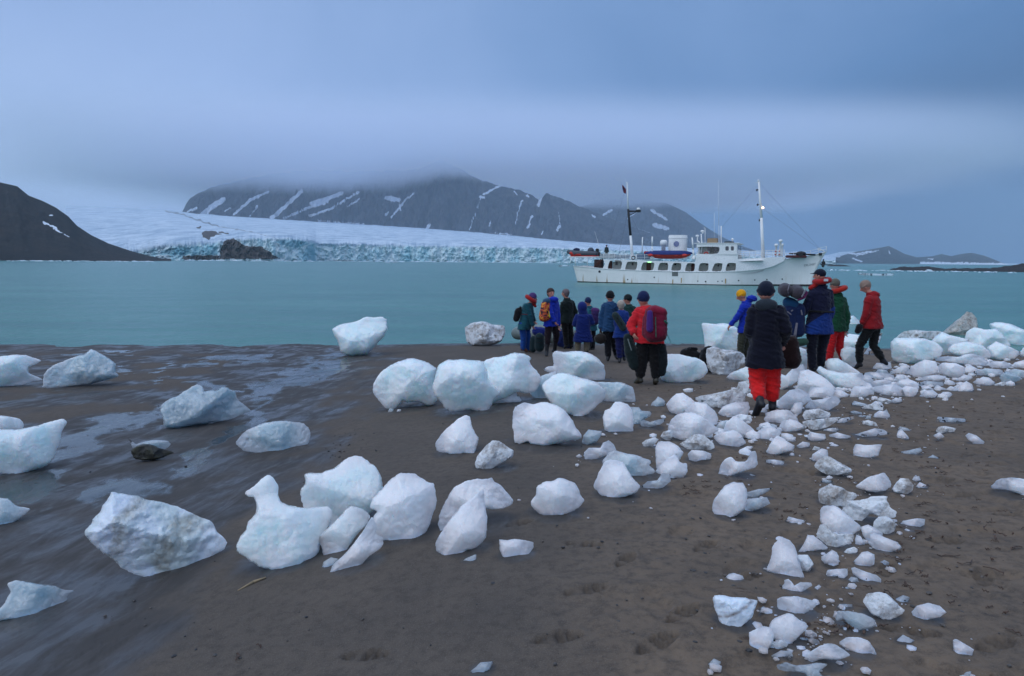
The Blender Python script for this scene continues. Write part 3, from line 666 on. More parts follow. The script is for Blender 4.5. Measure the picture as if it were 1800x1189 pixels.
('K','W','1180,900 1300,840 1360,850 1430,910 1380,940 1260,930','crumbly ice heap front edge, right of the bright pointed block'),
('K','D','1430,930 1540,890 1560,930 1480,955','small crumbly ice piece beside the crumbly heap'),
('L','W','940,580 980,540 1080,525 1190,520 1260,560 1290,630 1230,660 1080,640','long lumpy ice slab, left half of the front rubble under the leaning walker'),
('L','W','1250,580 1330,540 1450,560 1460,620 1380,665 1280,650','oval ice block joined to the right end of the long lumpy slab'),
('L','W','1180,525 1270,460 1350,455 1440,490 1470,560 1400,580 1250,560','domed white ice block behind the long lumpy slab'),
('L','W','870,490 960,470 1080,455 1130,480 1120,520 1000,530 930,570 890,540','low grey ice piece left of the domed white one'),
('L','W','660,660 680,580 710,540 800,545 880,560 900,610 820,660 700,665','rounded cube of ice at the left end of the front rubble'),
('L','W','790,560 840,500 890,510 930,570 930,630 890,645','upright rounded ice piece behind the rounded cube'),
('L','W','780,395 900,370 1050,380 1170,410 1160,465 1080,455 940,465 850,430','long smooth ice bar right of the long blue-grey slab'),
('L','W','1180,470 1220,400 1290,400 1310,440 1280,475 1230,490','small round ice lump right of the long smooth bar'),
('L','W','1110,370 1210,330 1290,285 1350,295 1395,350 1380,385 1250,400 1170,390','ice piece with a raised pointed right end behind the smooth bar'),
('L','G','900,370 1000,335 1110,350 1190,400 1050,390','thin ice plate between the smooth bar and the small heel wedge'),
('L','G','670,750 710,715 780,735 845,750 820,780 740,785','flat clear-edged ice piece alone below the rounded cube'),
('L','D','790,800 850,765 920,750 1000,760 1050,800 1020,830 900,830 830,815','flat ice piece with a dirty underside, second row on open sand'),
('L','W','910,750 960,715 1020,730 1050,780 980,790','small domed ice bit on the flat piece with the dirty underside'),
('L','D','985,700 1010,670 1100,690 1150,710 1100,745 1020,735','dull grey ice bit above the flat piece with the dirty underside'),
('L','W','1130,720 1200,675 1260,690 1275,715 1200,735','small bright ice bit at the right end of the dull grey one'),
('L','W','945,900 960,860 1010,830 1050,840 1080,812 1110,870 1125,905 1050,920 970,925','crown-shaped little ice block with a tiny knob'),
('L','C','640,850 700,830 780,850 790,885 700,870','thin clear ice scrap left of the crown-shaped block'),
('L','C','835,925 860,885 900,900 890,930 850,935','tiny clear ice nub left of the crown-shaped block'),
('L','C','750,890 800,880 850,890 830,905 770,905','thin clear ice sliver beside the tiny nub'),
('L','W','700,1125 780,1095 860,1070 940,1045 1030,1060 1100,1105 980,1125 840,1135 740,1145','long thin arched ice strip on open sand'),
('L','W','1220,1120 1240,1060 1270,1055 1320,1110 1360,1160 1290,1170 1230,1150','small tooth-shaped ice piece right of the long arched strip'),
('L','C','1230,1050 1260,1020 1340,1040 1380,1070 1300,1080','dark clear ice scrap behind the tooth-shaped piece'),
('L','D','800,960 870,945 950,970 970,1010 900,1020 820,1000','clear gritty ice scrap below the crown-shaped block'),
('H','G','1165,830 1180,803 1260,808 1360,815 1355,835 1250,845','narrow flat ice bar alone on the sand at right'),
('H','D','1155,905 1180,875 1220,870 1290,885 1280,905 1190,918','small dirty ice piece below the narrow flat bar'),
('H','W','1378,940 1400,922 1450,940 1500,980 1490,1005 1430,995 1395,965','white finger-like ice piece, farthest right on open sand'),
('H','W','560,1090 555,1040 570,1003 640,1012 740,1005 715,1080 640,1100','cup-shaped white ice block with two raised corners'),
('H','C','900,1055 960,1045 1030,1028 1042,1050 1000,1080 930,1075','dark glassy ice piece right of the cup-shaped block'),
('H','C','1095,1100 1130,1080 1170,1100 1160,1115 1110,1115','faint clear ice scrap right of the dark glassy piece'),
('Q','B','230,435 290,445 380,440 440,465 480,500 490,560 470,610 330,615 250,600 245,520','pale ice block at the water\'s edge under the yellow-hatted person\'s arm'),
('Q','D','260,680 260,620 300,598 360,620 440,625 490,650 500,700 430,750 400,785 320,780 270,740','brown-stained ice block leaning against the black bags'),
('Q','B','-20,655 50,655 170,680 220,710 232,760 200,800 100,835 -10,838 -60,800 -75,700','smooth pale blue ice block just right of the red backpacker\'s boots'),
('Q','B','400,800 430,770 530,730 600,720 600,830 460,832','low smooth ice block left of the red trousers'),
('Q','B','745,830 750,770 800,790 860,730 905,722 920,760 890,810 820,860 750,885','pale ice block curving up between the two nearest walkers'),
('Q','D','460,880 480,840 530,830 600,840 600,920 500,910','small dirty ice piece at the left knee of the red trousers'),
('Q','B','850,720 860,610 900,605 940,620 940,750 890,735','pale ice block behind the pack carrier\'s left leg'),
('Q','B','1180,580 1200,530 1240,508 1300,515 1310,600 1200,612','ice block behind the green-jacketed walker, between the two red-clad ones'),
('Q','B','1185,650 1190,615 1220,595 1290,610 1300,700 1250,735 1210,710','rounded ice block left of the leaning walker\'s feet'),
('Q','B','1225,500 1235,390 1270,382 1310,420 1310,505','upright ice block standing in the water behind the green jacket'),
('Q','B','1345,640 1380,590 1440,510 1462,505 1445,560 1400,600 1390,645','thin bluish ice slab behind the leaning walker\'s legs'),
('Q','B','1030,700 1040,680 1080,690 1090,730 1040,735','small ice piece between the pack carrier and the red-trousered green jacket'),
('P','B','585,577 600,570 625,566 640,558 678,558 680,580 672,592 655,612 645,622 615,625 600,618 595,600 588,588','cyan mushroom-shaped ice block at the waterline in the middle'),
('P','D','818,578 830,568 850,565 868,572 884,572 887,585 880,600 862,606 835,608 822,600','ice lump with a brown dirty top at the waterline left of the group'),
('M','D','355,290 370,230 430,195 520,190 590,210 640,250 730,270 745,300 700,340 640,400 520,410 400,400 365,350','rough grey speckled ice boulder behind the square-shouldered white one'),
('M','D','590,430 640,400 640,345 740,345 860,330 900,300 1070,300 1060,340 1100,420 1165,460 1150,500 1120,525 1000,520 900,480 830,530 780,580 700,550','wide spread-out dirty ice slab with an arched hollow'),
('M','D','925,600 940,550 980,510 1060,505 1130,540 1160,590 1140,650 1060,695 980,680','round pitted grey ice ball in front of the wide dirty slab'),
('M','D','330,710 370,600 430,600 520,690 710,690 710,750 630,800 520,840 460,820','grey ice foot beneath the square-shouldered white block'),
('M','W','375,560 380,430 420,405 520,400 580,440 680,520 785,610 770,650 700,690 520,700 440,640','square-shouldered bright white ice block at lower right'),
('M','W','145,870 200,790 240,700 300,705 370,760 460,840 340,850 200,875','white ice piece with a peaked back left of the grey ice foot'),
('M','W','795,615 870,590 930,620 1030,690 960,740 870,760 820,700','rounded white ice piece tucked behind the smooth boat-shaped one'),
('M','W','880,780 900,700 930,670 1040,720 1170,770 1210,820 1170,860 1060,875 960,860','smooth boat-shaped white ice piece with a small brown mark'),
('M','W','735,740 750,695 790,710 830,770 780,820 740,800','small droplet-shaped ice piece left of the boat-shaped one'),
('M','W','385,920 440,890 490,850 540,880 560,920 555,1000 510,1015 420,990 385,950','chunky cracked white ice piece below the grey ice foot'),
('M','D','605,890 650,840 720,820 770,850 740,880 650,910','small grey-tan ice wedge right of the chunky cracked piece'),
('M','W','720,970 760,930 800,880 860,865 930,900 935,945 925,1000 840,1045 750,1010','split white ice piece like two stacked shells'),
('M','C','1000,975 1040,955 1090,980 1080,1010 1010,1005','tiny clear ice lump right of the two-shell piece'),
('M','W','435,1110 450,1060 540,1050 650,1045 650,1110 590,1170 550,1120 470,1130','bracket-shaped white ice piece with two legs'),
('M','W','700,1040 740,1035 850,1080 950,1110 1000,1150 990,1210 900,1200 800,1160 720,1100','bone-like long white ice piece right of the bracket-shaped one'),
('G','W','375,565 400,500 410,430 450,388 500,405 530,450 560,560 580,615 500,605 380,572','tall fin-shaped white ice block with a sharp crest'),
('G','D','545,480 600,480 632,530 600,580 560,575 530,540','rough grey ice lump behind the tall fin-shaped block'),
('M','W','750,190 880,100 960,80 1030,58 1070,100 1110,190 1040,240 960,255 870,245 760,210','white ice block with a raised right horn above the wide dirty slab'),
('M','D','1120,225 1170,150 1210,110 1290,115 1340,180 1330,230 1270,280 1160,260','speckled curled ice lump right of the white horned block'),
('M','W','1335,120 1350,92 1400,85 1420,130 1350,145','tiny round ice bit above the speckled curled lump\'s right side'),
('M','W','1370,195 1410,150 1500,190 1480,205 1400,212','tiny triangular ice bit right of the speckled curled lump'),
('M','W','20,540 40,505 130,530 210,545 180,590 60,580','small cigar-shaped ice piece left of the square-shouldered block'),
('M','C','370,140 420,120 510,140 470,158 400,155','thin clear ice flake behind the rough speckled boulder'),
('M','W','1190,600 1240,550 1380,525 1460,530 1450,590 1380,625 1260,620','flat shell-shaped ice piece right of the round pitted ball'),
('M','W','1240,650 1270,628 1375,680 1330,682','small ice sliver below the flat shell-shaped piece'),
('G','B','1610,115 1660,65 1740,55 1850,75 1900,140 1900,180 1800,155 1720,125','pale thin ice slab cut by the right edge, alone on the sand'),
('N','T','90,300 110,265 200,268 260,285 400,290 480,310 545,320 500,430 480,490 400,560 320,615 230,620 180,575 140,480 110,400','bowl-shaped white ice block with a brown crack along its rim'),
('N','W','765,310 820,280 960,275 1060,300 1170,335 1150,385 1000,470 930,480 850,460 790,450 770,380','half-bowl white ice block with a small brown speck'),
('N','C','570,400 610,370 685,405 640,440 580,435','tiny dark clear ice bit between the bowl and the half-bowl'),
('N','W','805,170 840,130 840,95 880,85 910,110 940,150 1000,115 1110,120 1115,150 1000,225 940,215 860,240','bow-tie-shaped white ice piece below the tall fin'),
('N','W','1140,205 1160,165 1200,142 1220,165 1190,195','tiny white ice pebble right of the bow-tie-shaped piece'),
('N','W','215,70 250,30 300,20 390,50 400,80 330,118 260,100','small faceted white ice piece alone above the bowl-shaped block'),
('N','W','680,590 720,510 800,480 860,455 920,465 980,520 1050,550 1070,600 1000,670 940,730 850,790 760,740 700,680','round frosty ice block, right one of the bottom pair'),
('N','W','470,640 560,600 620,580 690,590 720,680 700,770 640,830 560,835 480,820 470,720','cube-like frosty ice block, left one of the bottom pair'),
('N','G','640,830 700,740 800,720 880,770 800,812','dull ice wedge squeezed below the bottom pair'),
('N','C','945,720 1040,680 1135,690 1080,730 980,740','flat clear ice strip right of the bottom pair'),
('N','W','1060,900 1120,850 1200,800 1290,770 1370,780 1450,830 1520,890 1400,935 1220,925 1120,970','long arched white ice piece near the bottom edge'),
('N','W','1410,760 1500,705 1620,705 1720,740 1790,850 1800,900 1650,890 1500,830','hump-backed white ice piece right of the long arched one'),
('N','C','700,885 800,830 900,840 920,890 830,900 740,920','clear slushy ice scrap below the bottom pair'),
('N','C','760,1000 850,960 950,1000 1060,990 1180,970 1290,980 1240,1030 1200,1060 1230,1110 1330,1105 1400,1250 1080,1250 1070,1080 950,1060 850,1060 780,1040','spread of slushy clear ice at the bottom edge'),
('N','C','1380,510 1400,430 1500,430 1570,440 1650,450 1770,510 1785,580 1700,610 1580,640 1510,560 1470,510 1400,530','two-lobed greyish clear ice piece above the hump-backed one'),
('N','C','1400,375 1420,345 1550,350 1540,395 1430,400','small clear ice square above the two-lobed clear piece'),
('N','C','1455,185 1500,160 1530,180 1490,200','tiny clear ice bit below the bone-like piece'),
('N','C','1500,100 1540,60 1600,70 1620,110 1560,130','small clear gritty ice lump just under the bone-like piece'),
('G','D','910,740 930,700 990,690 1040,700 1100,760 1135,790 1100,820 1030,845 960,810 930,770','speckled dirty ice slab with a dished face at lower right'),
('G','W','1183,790 1210,760 1270,745 1330,760 1365,795 1330,820 1230,840 1190,830','smooth dome of white ice right of the speckled dished slab'),
('G','C','1080,725 1130,702 1165,712 1150,745 1100,745','small clear ice bit behind the speckled dished slab'),
('G','W','1410,950 1430,945 1500,985 1520,1000 1510,1035 1415,1038','small upright square ice chunk near the bottom right corner'),
('G','C','1075,965 1130,920 1190,950 1180,975 1100,975','half-buried clear ice piece between the dome and the bottom edge'),
('G','C','50,1080 80,1050 120,1070 100,1100 60,1100','small dark clear ice lump near the bottom edge, left of the bottom pair'),
('G','C','1450,1155 1480,1125 1510,1120 1490,1175','clear ice splinter at the bottom edge in the right corner'),
('P','C','828,1175 845,1160 866,1158 860,1172 840,1183','small clear ice lump at the bottom edge near the middle'),
('P','C','682,724 685,715 692,718 690,725','tiny ice crumb under the block with the arched base'),
('P','W','697,722 699,718 705,718 704,724','tiny white ice pebble right under the block with the arched base'),
('P','W','1640,764 1652,758 1660,766 1650,770','tiny white ice chip between the narrow flat bar and its dirty neighbour'),
('P','W','1012,800 1018,796 1024,800 1018,803','tiny white ice chip right of the frosty grey lump'),
]

def ice_mat(name, c1, c2, rough, sss, trans=0.0, grit=0.0, gritc=(0.16, 0.13, 0.11), grain=1.0, stripes=None, bumpd=0.02, sscale=0.38):
    m = M(name); P = m.coord('Object'); oi = m.add('ShaderNodeObjectInfo')
    sh = m.add('ShaderNodeVectorMath', operation='ADD'); m.l.new(P, sh.inputs[0])
    cb = m.add('ShaderNodeCombineXYZ'); m.l.new(m.math('MULTIPLY', oi.outputs['Random'], 40.0), cb.inputs[0]); m.l.new(cb.outputs[0], sh.inputs[1]); P = sh.outputs[0]
    a = m.noise(P, 3.2, 4, 0.6, 0.4); b = m.noise(P, 22, 5, 0.65); v = m.voro(P, 38 * grain); v2 = m.voro(P, 9)
    fine = m.noise(P, 120, 3, 0.6)
    c = m.mix(m.rng(a, 0.36, 0.64, smooth=True), c1, c2)
    c = m.mix(m.math('MULTIPLY', m.rng(b, 0.5, 0.8), 0.35), c, (0.83, 0.87, 0.92))
    if grit > 0:
        g1 = m.noise(P, 6.5, 6, 0.75); g2 = m.noise(P, 60, 4, 0.7)
        gf = m.math('MULTIPLY', m.rng(g1, 0.46, 0.62), grit)
        gf = m.math('ADD', gf, m.math('MULTIPLY', m.rng(g2, 0.62, 0.72), grit * 0.7), clamp=True)
        c = m.mix(gf, c, gritc)
    else:
        g2 = m.noise(P, 45, 3, 0.6)
        c = m.mix(m.math('MULTIPLY', m.rng(g2, 0.73, 0.78), 0.6), c, (0.20, 0.18, 0.17))
    if stripes is not None:
        s = m.add('ShaderNodeSeparateXYZ'); m.l.new(m.coord('Object'), s.inputs[0])
        q = m.math('ADD', m.math('MULTIPLY', s.outputs[0], stripes[0]), m.math('MULTIPLY', s.outputs[2], stripes[1]))
        q = m.math('ADD', q, m.math('MULTIPLY', m.math('SUBTRACT', a, 0.5), stripes[4]))
        wv = m.math('SINE', m.math('MULTIPLY', q, stripes[2])) if stripes[3] is None else m.math('SUBTRACT', 1.0, m.math('MULTIPLY', m.math('ABSOLUTE', m.math('SUBTRACT', q, stripes[3])), stripes[2]))
        c = m.mix(m.math('MULTIPLY', m.rng(wv, 0.15, 0.95), m.math('MULTIPLY', m.rng(b, 0.25, 0.75), stripes[5])), c, stripes[6])
    h = m.math('ADD', m.math('MULTIPLY', v, 0.5), m.math('ADD', m.math('MULTIPLY', b, 1.0), m.math('MULTIPLY', fine, 0.25)))
    n0 = m.bump(v2, 0.25, 0.04)
    n1_ = m.bump(h, 0.42, bumpd, n0)
    m.set(color=c, rough=m.rng(b, 0.35, 0.7, rough - 0.1, rough + 0.12), sss=sss, ssss=sscale, coat=0.35, normal=n1_, ior=1.31, trans=trans)
    m.b.inputs['Coat Roughness'].default_value = 0.18
    m.b.inputs['Subsurface Radius'].default_value = (0.62, 0.86, 1.0)
    return m.m
ICEM = dict(
    W=ice_mat('frosted white ice', (0.93, 0.95, 0.985), (0.86, 0.91, 0.96), 0.38, 0.85),
    B=ice_mat('blue glacier ice', (0.86, 0.95, 0.985), (0.74, 0.91, 0.96), 0.26, 0.95, grain=0.8),
    G=ice_mat('grey translucent ice', (0.60, 0.68, 0.71), (0.44, 0.53, 0.56), 0.20, 0.9, trans=0.06, grit=0.06),
    C=ice_mat('clear ice', (0.54, 0.63, 0.68), (0.38, 0.47, 0.52), 0.14, 0.85, trans=0.22, grit=0.03, bumpd=0.02),
    D=ice_mat('dirty ice', (0.76, 0.78, 0.80), (0.62, 0.64, 0.65), 0.5, 0.3, grit=0.8, gritc=(0.20, 0.155, 0.12), sscale=0.04),
    R=ice_mat('brown streaked ice', (0.52, 0.50, 0.45), (0.40, 0.42, 0.40), 0.5, 0.4, grit=0.7, gritc=(0.13, 0.085, 0.06), sscale=0.04),
    S=ice_mat('striped ice', (0.76, 0.82, 0.90), (0.60, 0.68, 0.68), 0.36, 0.4, sscale=0.06, stripes=(1.0, -0.40, 15.0, None, 0.5, 0.95, (0.30, 0.27, 0.20))),
    T=ice_mat('cracked ice', (0.80, 0.85, 0.93), (0.72, 0.80, 0.88), 0.5, 0.4, sscale=0.04, stripes=(-0.55, 1.0, 60.0, 0.075, 0.06, 1.0, (0.20, 0.13, 0.09))),
)
def dense(pts, step):
    out = []
    n = len(pts)
    for i in range(n):
        a, b = np.array(pts[i]), np.array(pts[(i + 1) % n]); k = max(1, int(np.hypot(*(b - a)) / step))
        for j in range(k): out.append(a + (b - a) * j / k)
    return np.array(out)
def chaikin(pts, k=0.22):
    out = []
    n = len(pts)
    for i in range(n):
        a, b = np.array(pts[i], float), np.array(pts[(i + 1) % n], float)
        out += [a + (b - a) * k, b + (a - b) * k]
    return out
def ice_block(name, pix, mat, seed, thick=0.95, facets=5, smoothn=1, rgh=1.0, sink=0.0, depth=None, grow=1.0, sharp=0.42):
    rnd = np.random.RandomState(seed)
    xs = [p[0] for p in pix]; ys = [p[1] for p in pix]
    cx = (min(xs) + max(xs)) / 2; yb = max(ys)
    lowx = np.mean([p[0] for p in pix if p[1] > yb - 0.08 * (yb - min(ys)) - 1])
    base = at(lowx, yb) if depth is None else None
    org = Vector((0, 0, EYE))
    nrm = ray(cx, (min(ys) + yb) / 2)                       # plane faces this way
    if depth is not None:
        base = org + ray(lowx, yb) * depth
    rx = Vector((nrm.y, -nrm.x, 0)).normalized()
    # lean the plane back only partly, so that blocks stand on the sand
    up = rx.cross(nrm).normalized()
    k0 = (base - org).dot(nrm)
    def plane(p):
        d = ray(*p); q = org + d * (k0 / d.dot(nrm)) - base
        return (q.dot(rx), q.dot(up))
    P2_ = [plane(p) for p in pix]
    for _ in range(smoothn): P2_ = chaikin(P2_, 0.16)
    P2_ = np.array(P2_)
    gc_ = P2_.mean(0); P2_ = gc_ + (P2_ - gc_) * grow
    size = max(np.ptp(P2_[:, 0]), np.ptp(P2_[:, 1]))
    npx = max(max(xs) - min(xs), yb - min(ys))
    res = int(np.clip(npx / 2.3, 12, 72)); step = size / res
    bd = dense(P2_, step * 0.75)
    # ragged rim
    cen = bd.mean(0); f = 1 + 0.0 * bd[:, 0]
    nn = fbm(bd[:, 0] / size * 7 + seed, bd[:, 1] / size * 7, 6, 3, 0.68) * 0.070 * rgh
    bd = bd + (bd - cen) * nn[:, None]
    gx, gy = np.meshgrid(np.arange(P2_[:, 0].min(), P2_[:, 0].max(), step), np.arange(P2_[:, 1].min(), P2_[:, 1].max(), step * 0.87))
    gx = gx + (np.arange(gx.shape[0]) % 2)[:, None] * step * 0.5
    gx = gx.ravel() + rnd.uniform(-.12, .12, gx.size) * step; gy = gy.ravel() + rnd.uniform(-.12, .12, gy.size) * step
    ins = poly_mask(gx, gy, [tuple(b) for b in bd])
    closed = [tuple(b) for b in bd] + [tuple(bd[0])]
    dist = line_dist(gx, gy, closed)
    keep = ins & (dist > step * 0.42); gx, gy, dist = gx[keep], gy[keep], dist[keep]
    nb = len(bd)
    pts = [Vector((float(a), float(b))) for a, b in bd] + [Vector((float(a), float(b))) for a, b in zip(gx, gy)]
    vo, _, fo, ov, _, _ = delaunay_2d_cdt(pts, [], [list(range(nb))], 1, 1e-7)
    n = len(vo)
    vx = np.array([v.x for v in vo]); vy = np.array([v.y for v in vo])
    onb = np.array([any(i < nb for i in o) if o else False for o in ov])
    D = line_dist(vx, vy, closed); D[onb] = 0
    R = max(D.max(), 1e-4)
    t = np.clip(D / (R * 0.95), 0, 1)
    prof = np.sqrt(np.clip(t * (2 - t), 0, 1))
    T = max(R * thick, min(0.03, size * .3))
    def side(sgn, s2):
        r2 = np.random.RandomState(seed * 7 + s2)
        h = T * prof
        for k in range(facets):                              # planar facets cut the pillow
            a = r2.uniform(0, 2 * np.pi); sl = r2.uniform(0.25, 0.9)
            off = T * r2.uniform(0.65, 1.05)
            pl = off - sl * ((vx - vx.mean()) * math.cos(a) + (vy - vy.mean()) * math.sin(a))
            pl = np.maximum(pl, 0.12 * T * prof)
            h = np.where(pl < h, pl * 0.94 + h * 0.06, h)
        w_ = fbm(vx / size * 3.5 + s2 * 3 + seed * .37, vy / size * 3.5, 4, 5, 0.55)
        h = h * (1 + 0.30 * w_ * rgh) + 0.0
        fine = fbm(vx / step * 0.16 + s2 + seed, vy / step * 0.16, 3, 9)
        sc_ = fbm(vx / size * 9 + seed, vy / size * 9, 3, 15, 0.5, ridged=True)
        h = h + prof * size * (0.020 * rgh * fine - 0.022 * sc_)
        return np.maximum(h, 0)
    hf, hb = side(-1, 1), side(1, 2)
    verts = []; idx_f = {}; idx_b = {}
    M3 = np.array([rx, up, nrm])
    for i in range(n):
        if onb[i]:
            idx_f[i] = idx_b[i] = len(verts); verts.append((vx[i], vy[i], 0.0))
        else:
            idx_f[i] = len(verts); verts.append((vx[i], vy[i], -hf[i]))
            idx_b[i] = len(verts); verts.append((vx[i], vy[i], hb[i]))
    V = np.array(verts)
    # push the widest belly back a touch so that the base stays on the sand
    V[:, 2] += T * 0.10
    W_ = V @ M3 - np.array([0, 0, sink])
    faces = []
    for f in fo:
        a = [idx_f[i] for i in f]; b = [idx_b[i] for i in f]
        faces.append(a); faces.append(b[::-1])
    me = bpy.data.meshes.new(name); me.from_pydata([tuple(v) for v in W_], [], faces); me.update()
    bm = bmesh.new(); bm.from_mesh(me); bmesh.ops.remove_doubles(bm, verts=bm.verts, dist=1e-6)
    bmesh.ops.recalc_face_normals(bm, faces=bm.faces)
    for f in bm.faces: f.smooth = True
    for e in bm.edges:
        if len(e.link_faces) == 2 and e.calc_face_angle(0) > sharp: e.smooth = False
    bm.to_mesh(me); bm.free()
    o = link(name, me, mat); o.location = base
    return o, size
_seen = set()
for i, (c, tone, s, lab) in enumerate(ICE):
    pix = crop_pts(c, s)
    big = max(p[0] for p in pix) - min(p[0] for p in pix)
    nm_ = 'ice_block' if big > 55 else 'ice_chunk'
    thick = {'C': 1.15, 'G': 1.0}.get(tone, 1.0)
    o, _s = ice_block(nm_, pix, ICEM[tone], 11 + i, thick, facets=7 if tone != 'B' else 3, smoothn=1 if big > 60 else 0, rgh=1.2 if tone in 'CD' else 1.0, sink=0.015 if big < 60 else 0.01, grow=(1.16 if c in 'HKLJQ' else 1.06) if big < 90 else 1.03)
    tag(o, lab, 'ice block' if big > 55 else 'ice chunk', 'blocks of ice stranded on the beach')
    assert lab not in _seen, lab
    _seen.add(lab)
    assert 4 <= len(lab.split()) <= 16, lab
# dark mossy rock
rm = M('mossy rock'); P = rm.coord('Object')
rm.set(color=rm.mix(rm.rng(rm.noise(P, 9, 5, 0.7), 0.4, 0.65), (0.022, 0.022, 0.020), (0.060, 0.058, 0.030)), rough=0.55, normal=rm.bump(rm.noise(P, 30, 5, 0.7), 0.8, 0.02))
o, _s = ice_block('rock', crop_pts('A', '905,850 940,815 1000,795 1060,800 1130,830 1220,855 1150,885 1090,905 1010,912 940,900'), rm.m, 5, 1.3, rgh=1.6)
tag(o, 'dark mossy rock on the wet sand with clear ice behind it', 'rock')
# floating ice
flo = ice_mat('floating ice', (0.70, 0.80, 0.88), (0.62, 0.74, 0.82), 0.5, 0.5)
for pix, lab in (([(1507, 482), (1512, 479.5), (1530, 481), (1550, 482), (1562, 481), (1572, 482), (1571, 484.5), (1545, 485), (1515, 484)], 'long flat white ice floe on the water right of the bow'),
                 ([(672, 460), (680, 457.8), (690, 459), (702, 461), (690, 462.2), (678, 462)], 'small white ice floe off the glacier front, left of the ship'),
                 ([(573, 459), (600, 457.6), (620, 457.8), (622, 459), (595, 459.6)], 'thin ice floe close under the middle of the glacier front'),
                 ([(438, 458.4), (448, 457), (456, 458.2), (447, 459)], 'tiny ice floe near the dark rock outcrop of the glacier'),
                 ([(1624, 477), (1630, 473.6), (1637, 474.5), (1641, 477)], 'small white ice lump against the low dark spit'),
                 ([(980, 467.5), (990, 466), (1003, 467), (996, 469), (984, 469)], 'small grey ice floe just behind the stern of the ship')):
    yb = max(p[1] for p in pix); cxp = sum(p[0] for p in pix) / len(pix)
    d = ray(cxp, yb); dep = -EYE / d.z
    o, _s = ice_block('ice_floe', pix, flo, int(cxp), 1.2, facets=2, smoothn=1, depth=dep)
    tag(o, lab, 'ice floe', 'ice floes drifting in the fjord')
# ------------------------------------------------------------------ modelling tools
def rgb(r, g, b):
    return tuple(((c / 255) / 12.92 if c / 255 <= 0.04045 else ((c / 255 + 0.055) / 1.055) ** 2.4) for c in (r, g, b))
_mc = {}
def paint(name, col, rough=0.6, spec=0.4, metal=0.0, bump=0.0, bscale=40, var=0.12, sheen=0.0):
    if name in _mc: return _mc[name]
    m = M(name); P = m.coord('Object')
    n_ = m.noise(P, bscale * 0.25, 4, 0.6); n2_ = m.noise(P, bscale, 4, 0.65)
    dk = tuple(c * (1 - var * 1.6) for c in col); lt = tuple(min(1, c * (1 + var)) for c in col)
    m.set(color=m.mix(m.rng(n_, 0.3, 0.7), dk, lt), rough=rough, spec=spec, metal=metal, sheen=sheen)
    if bump: m.set(normal=m.bump(n2_, bump, 0.01))
    _mc[name] = m.m
    return m.m
def frame_of(d):
    d = Vector(d).normalized(); a = Vector((0, 0, 1)) if abs(d.z) < 0.9 else Vector((1, 0, 0))
    u = d.cross(a).normalized(); return u, d.cross(u).normalized(), d
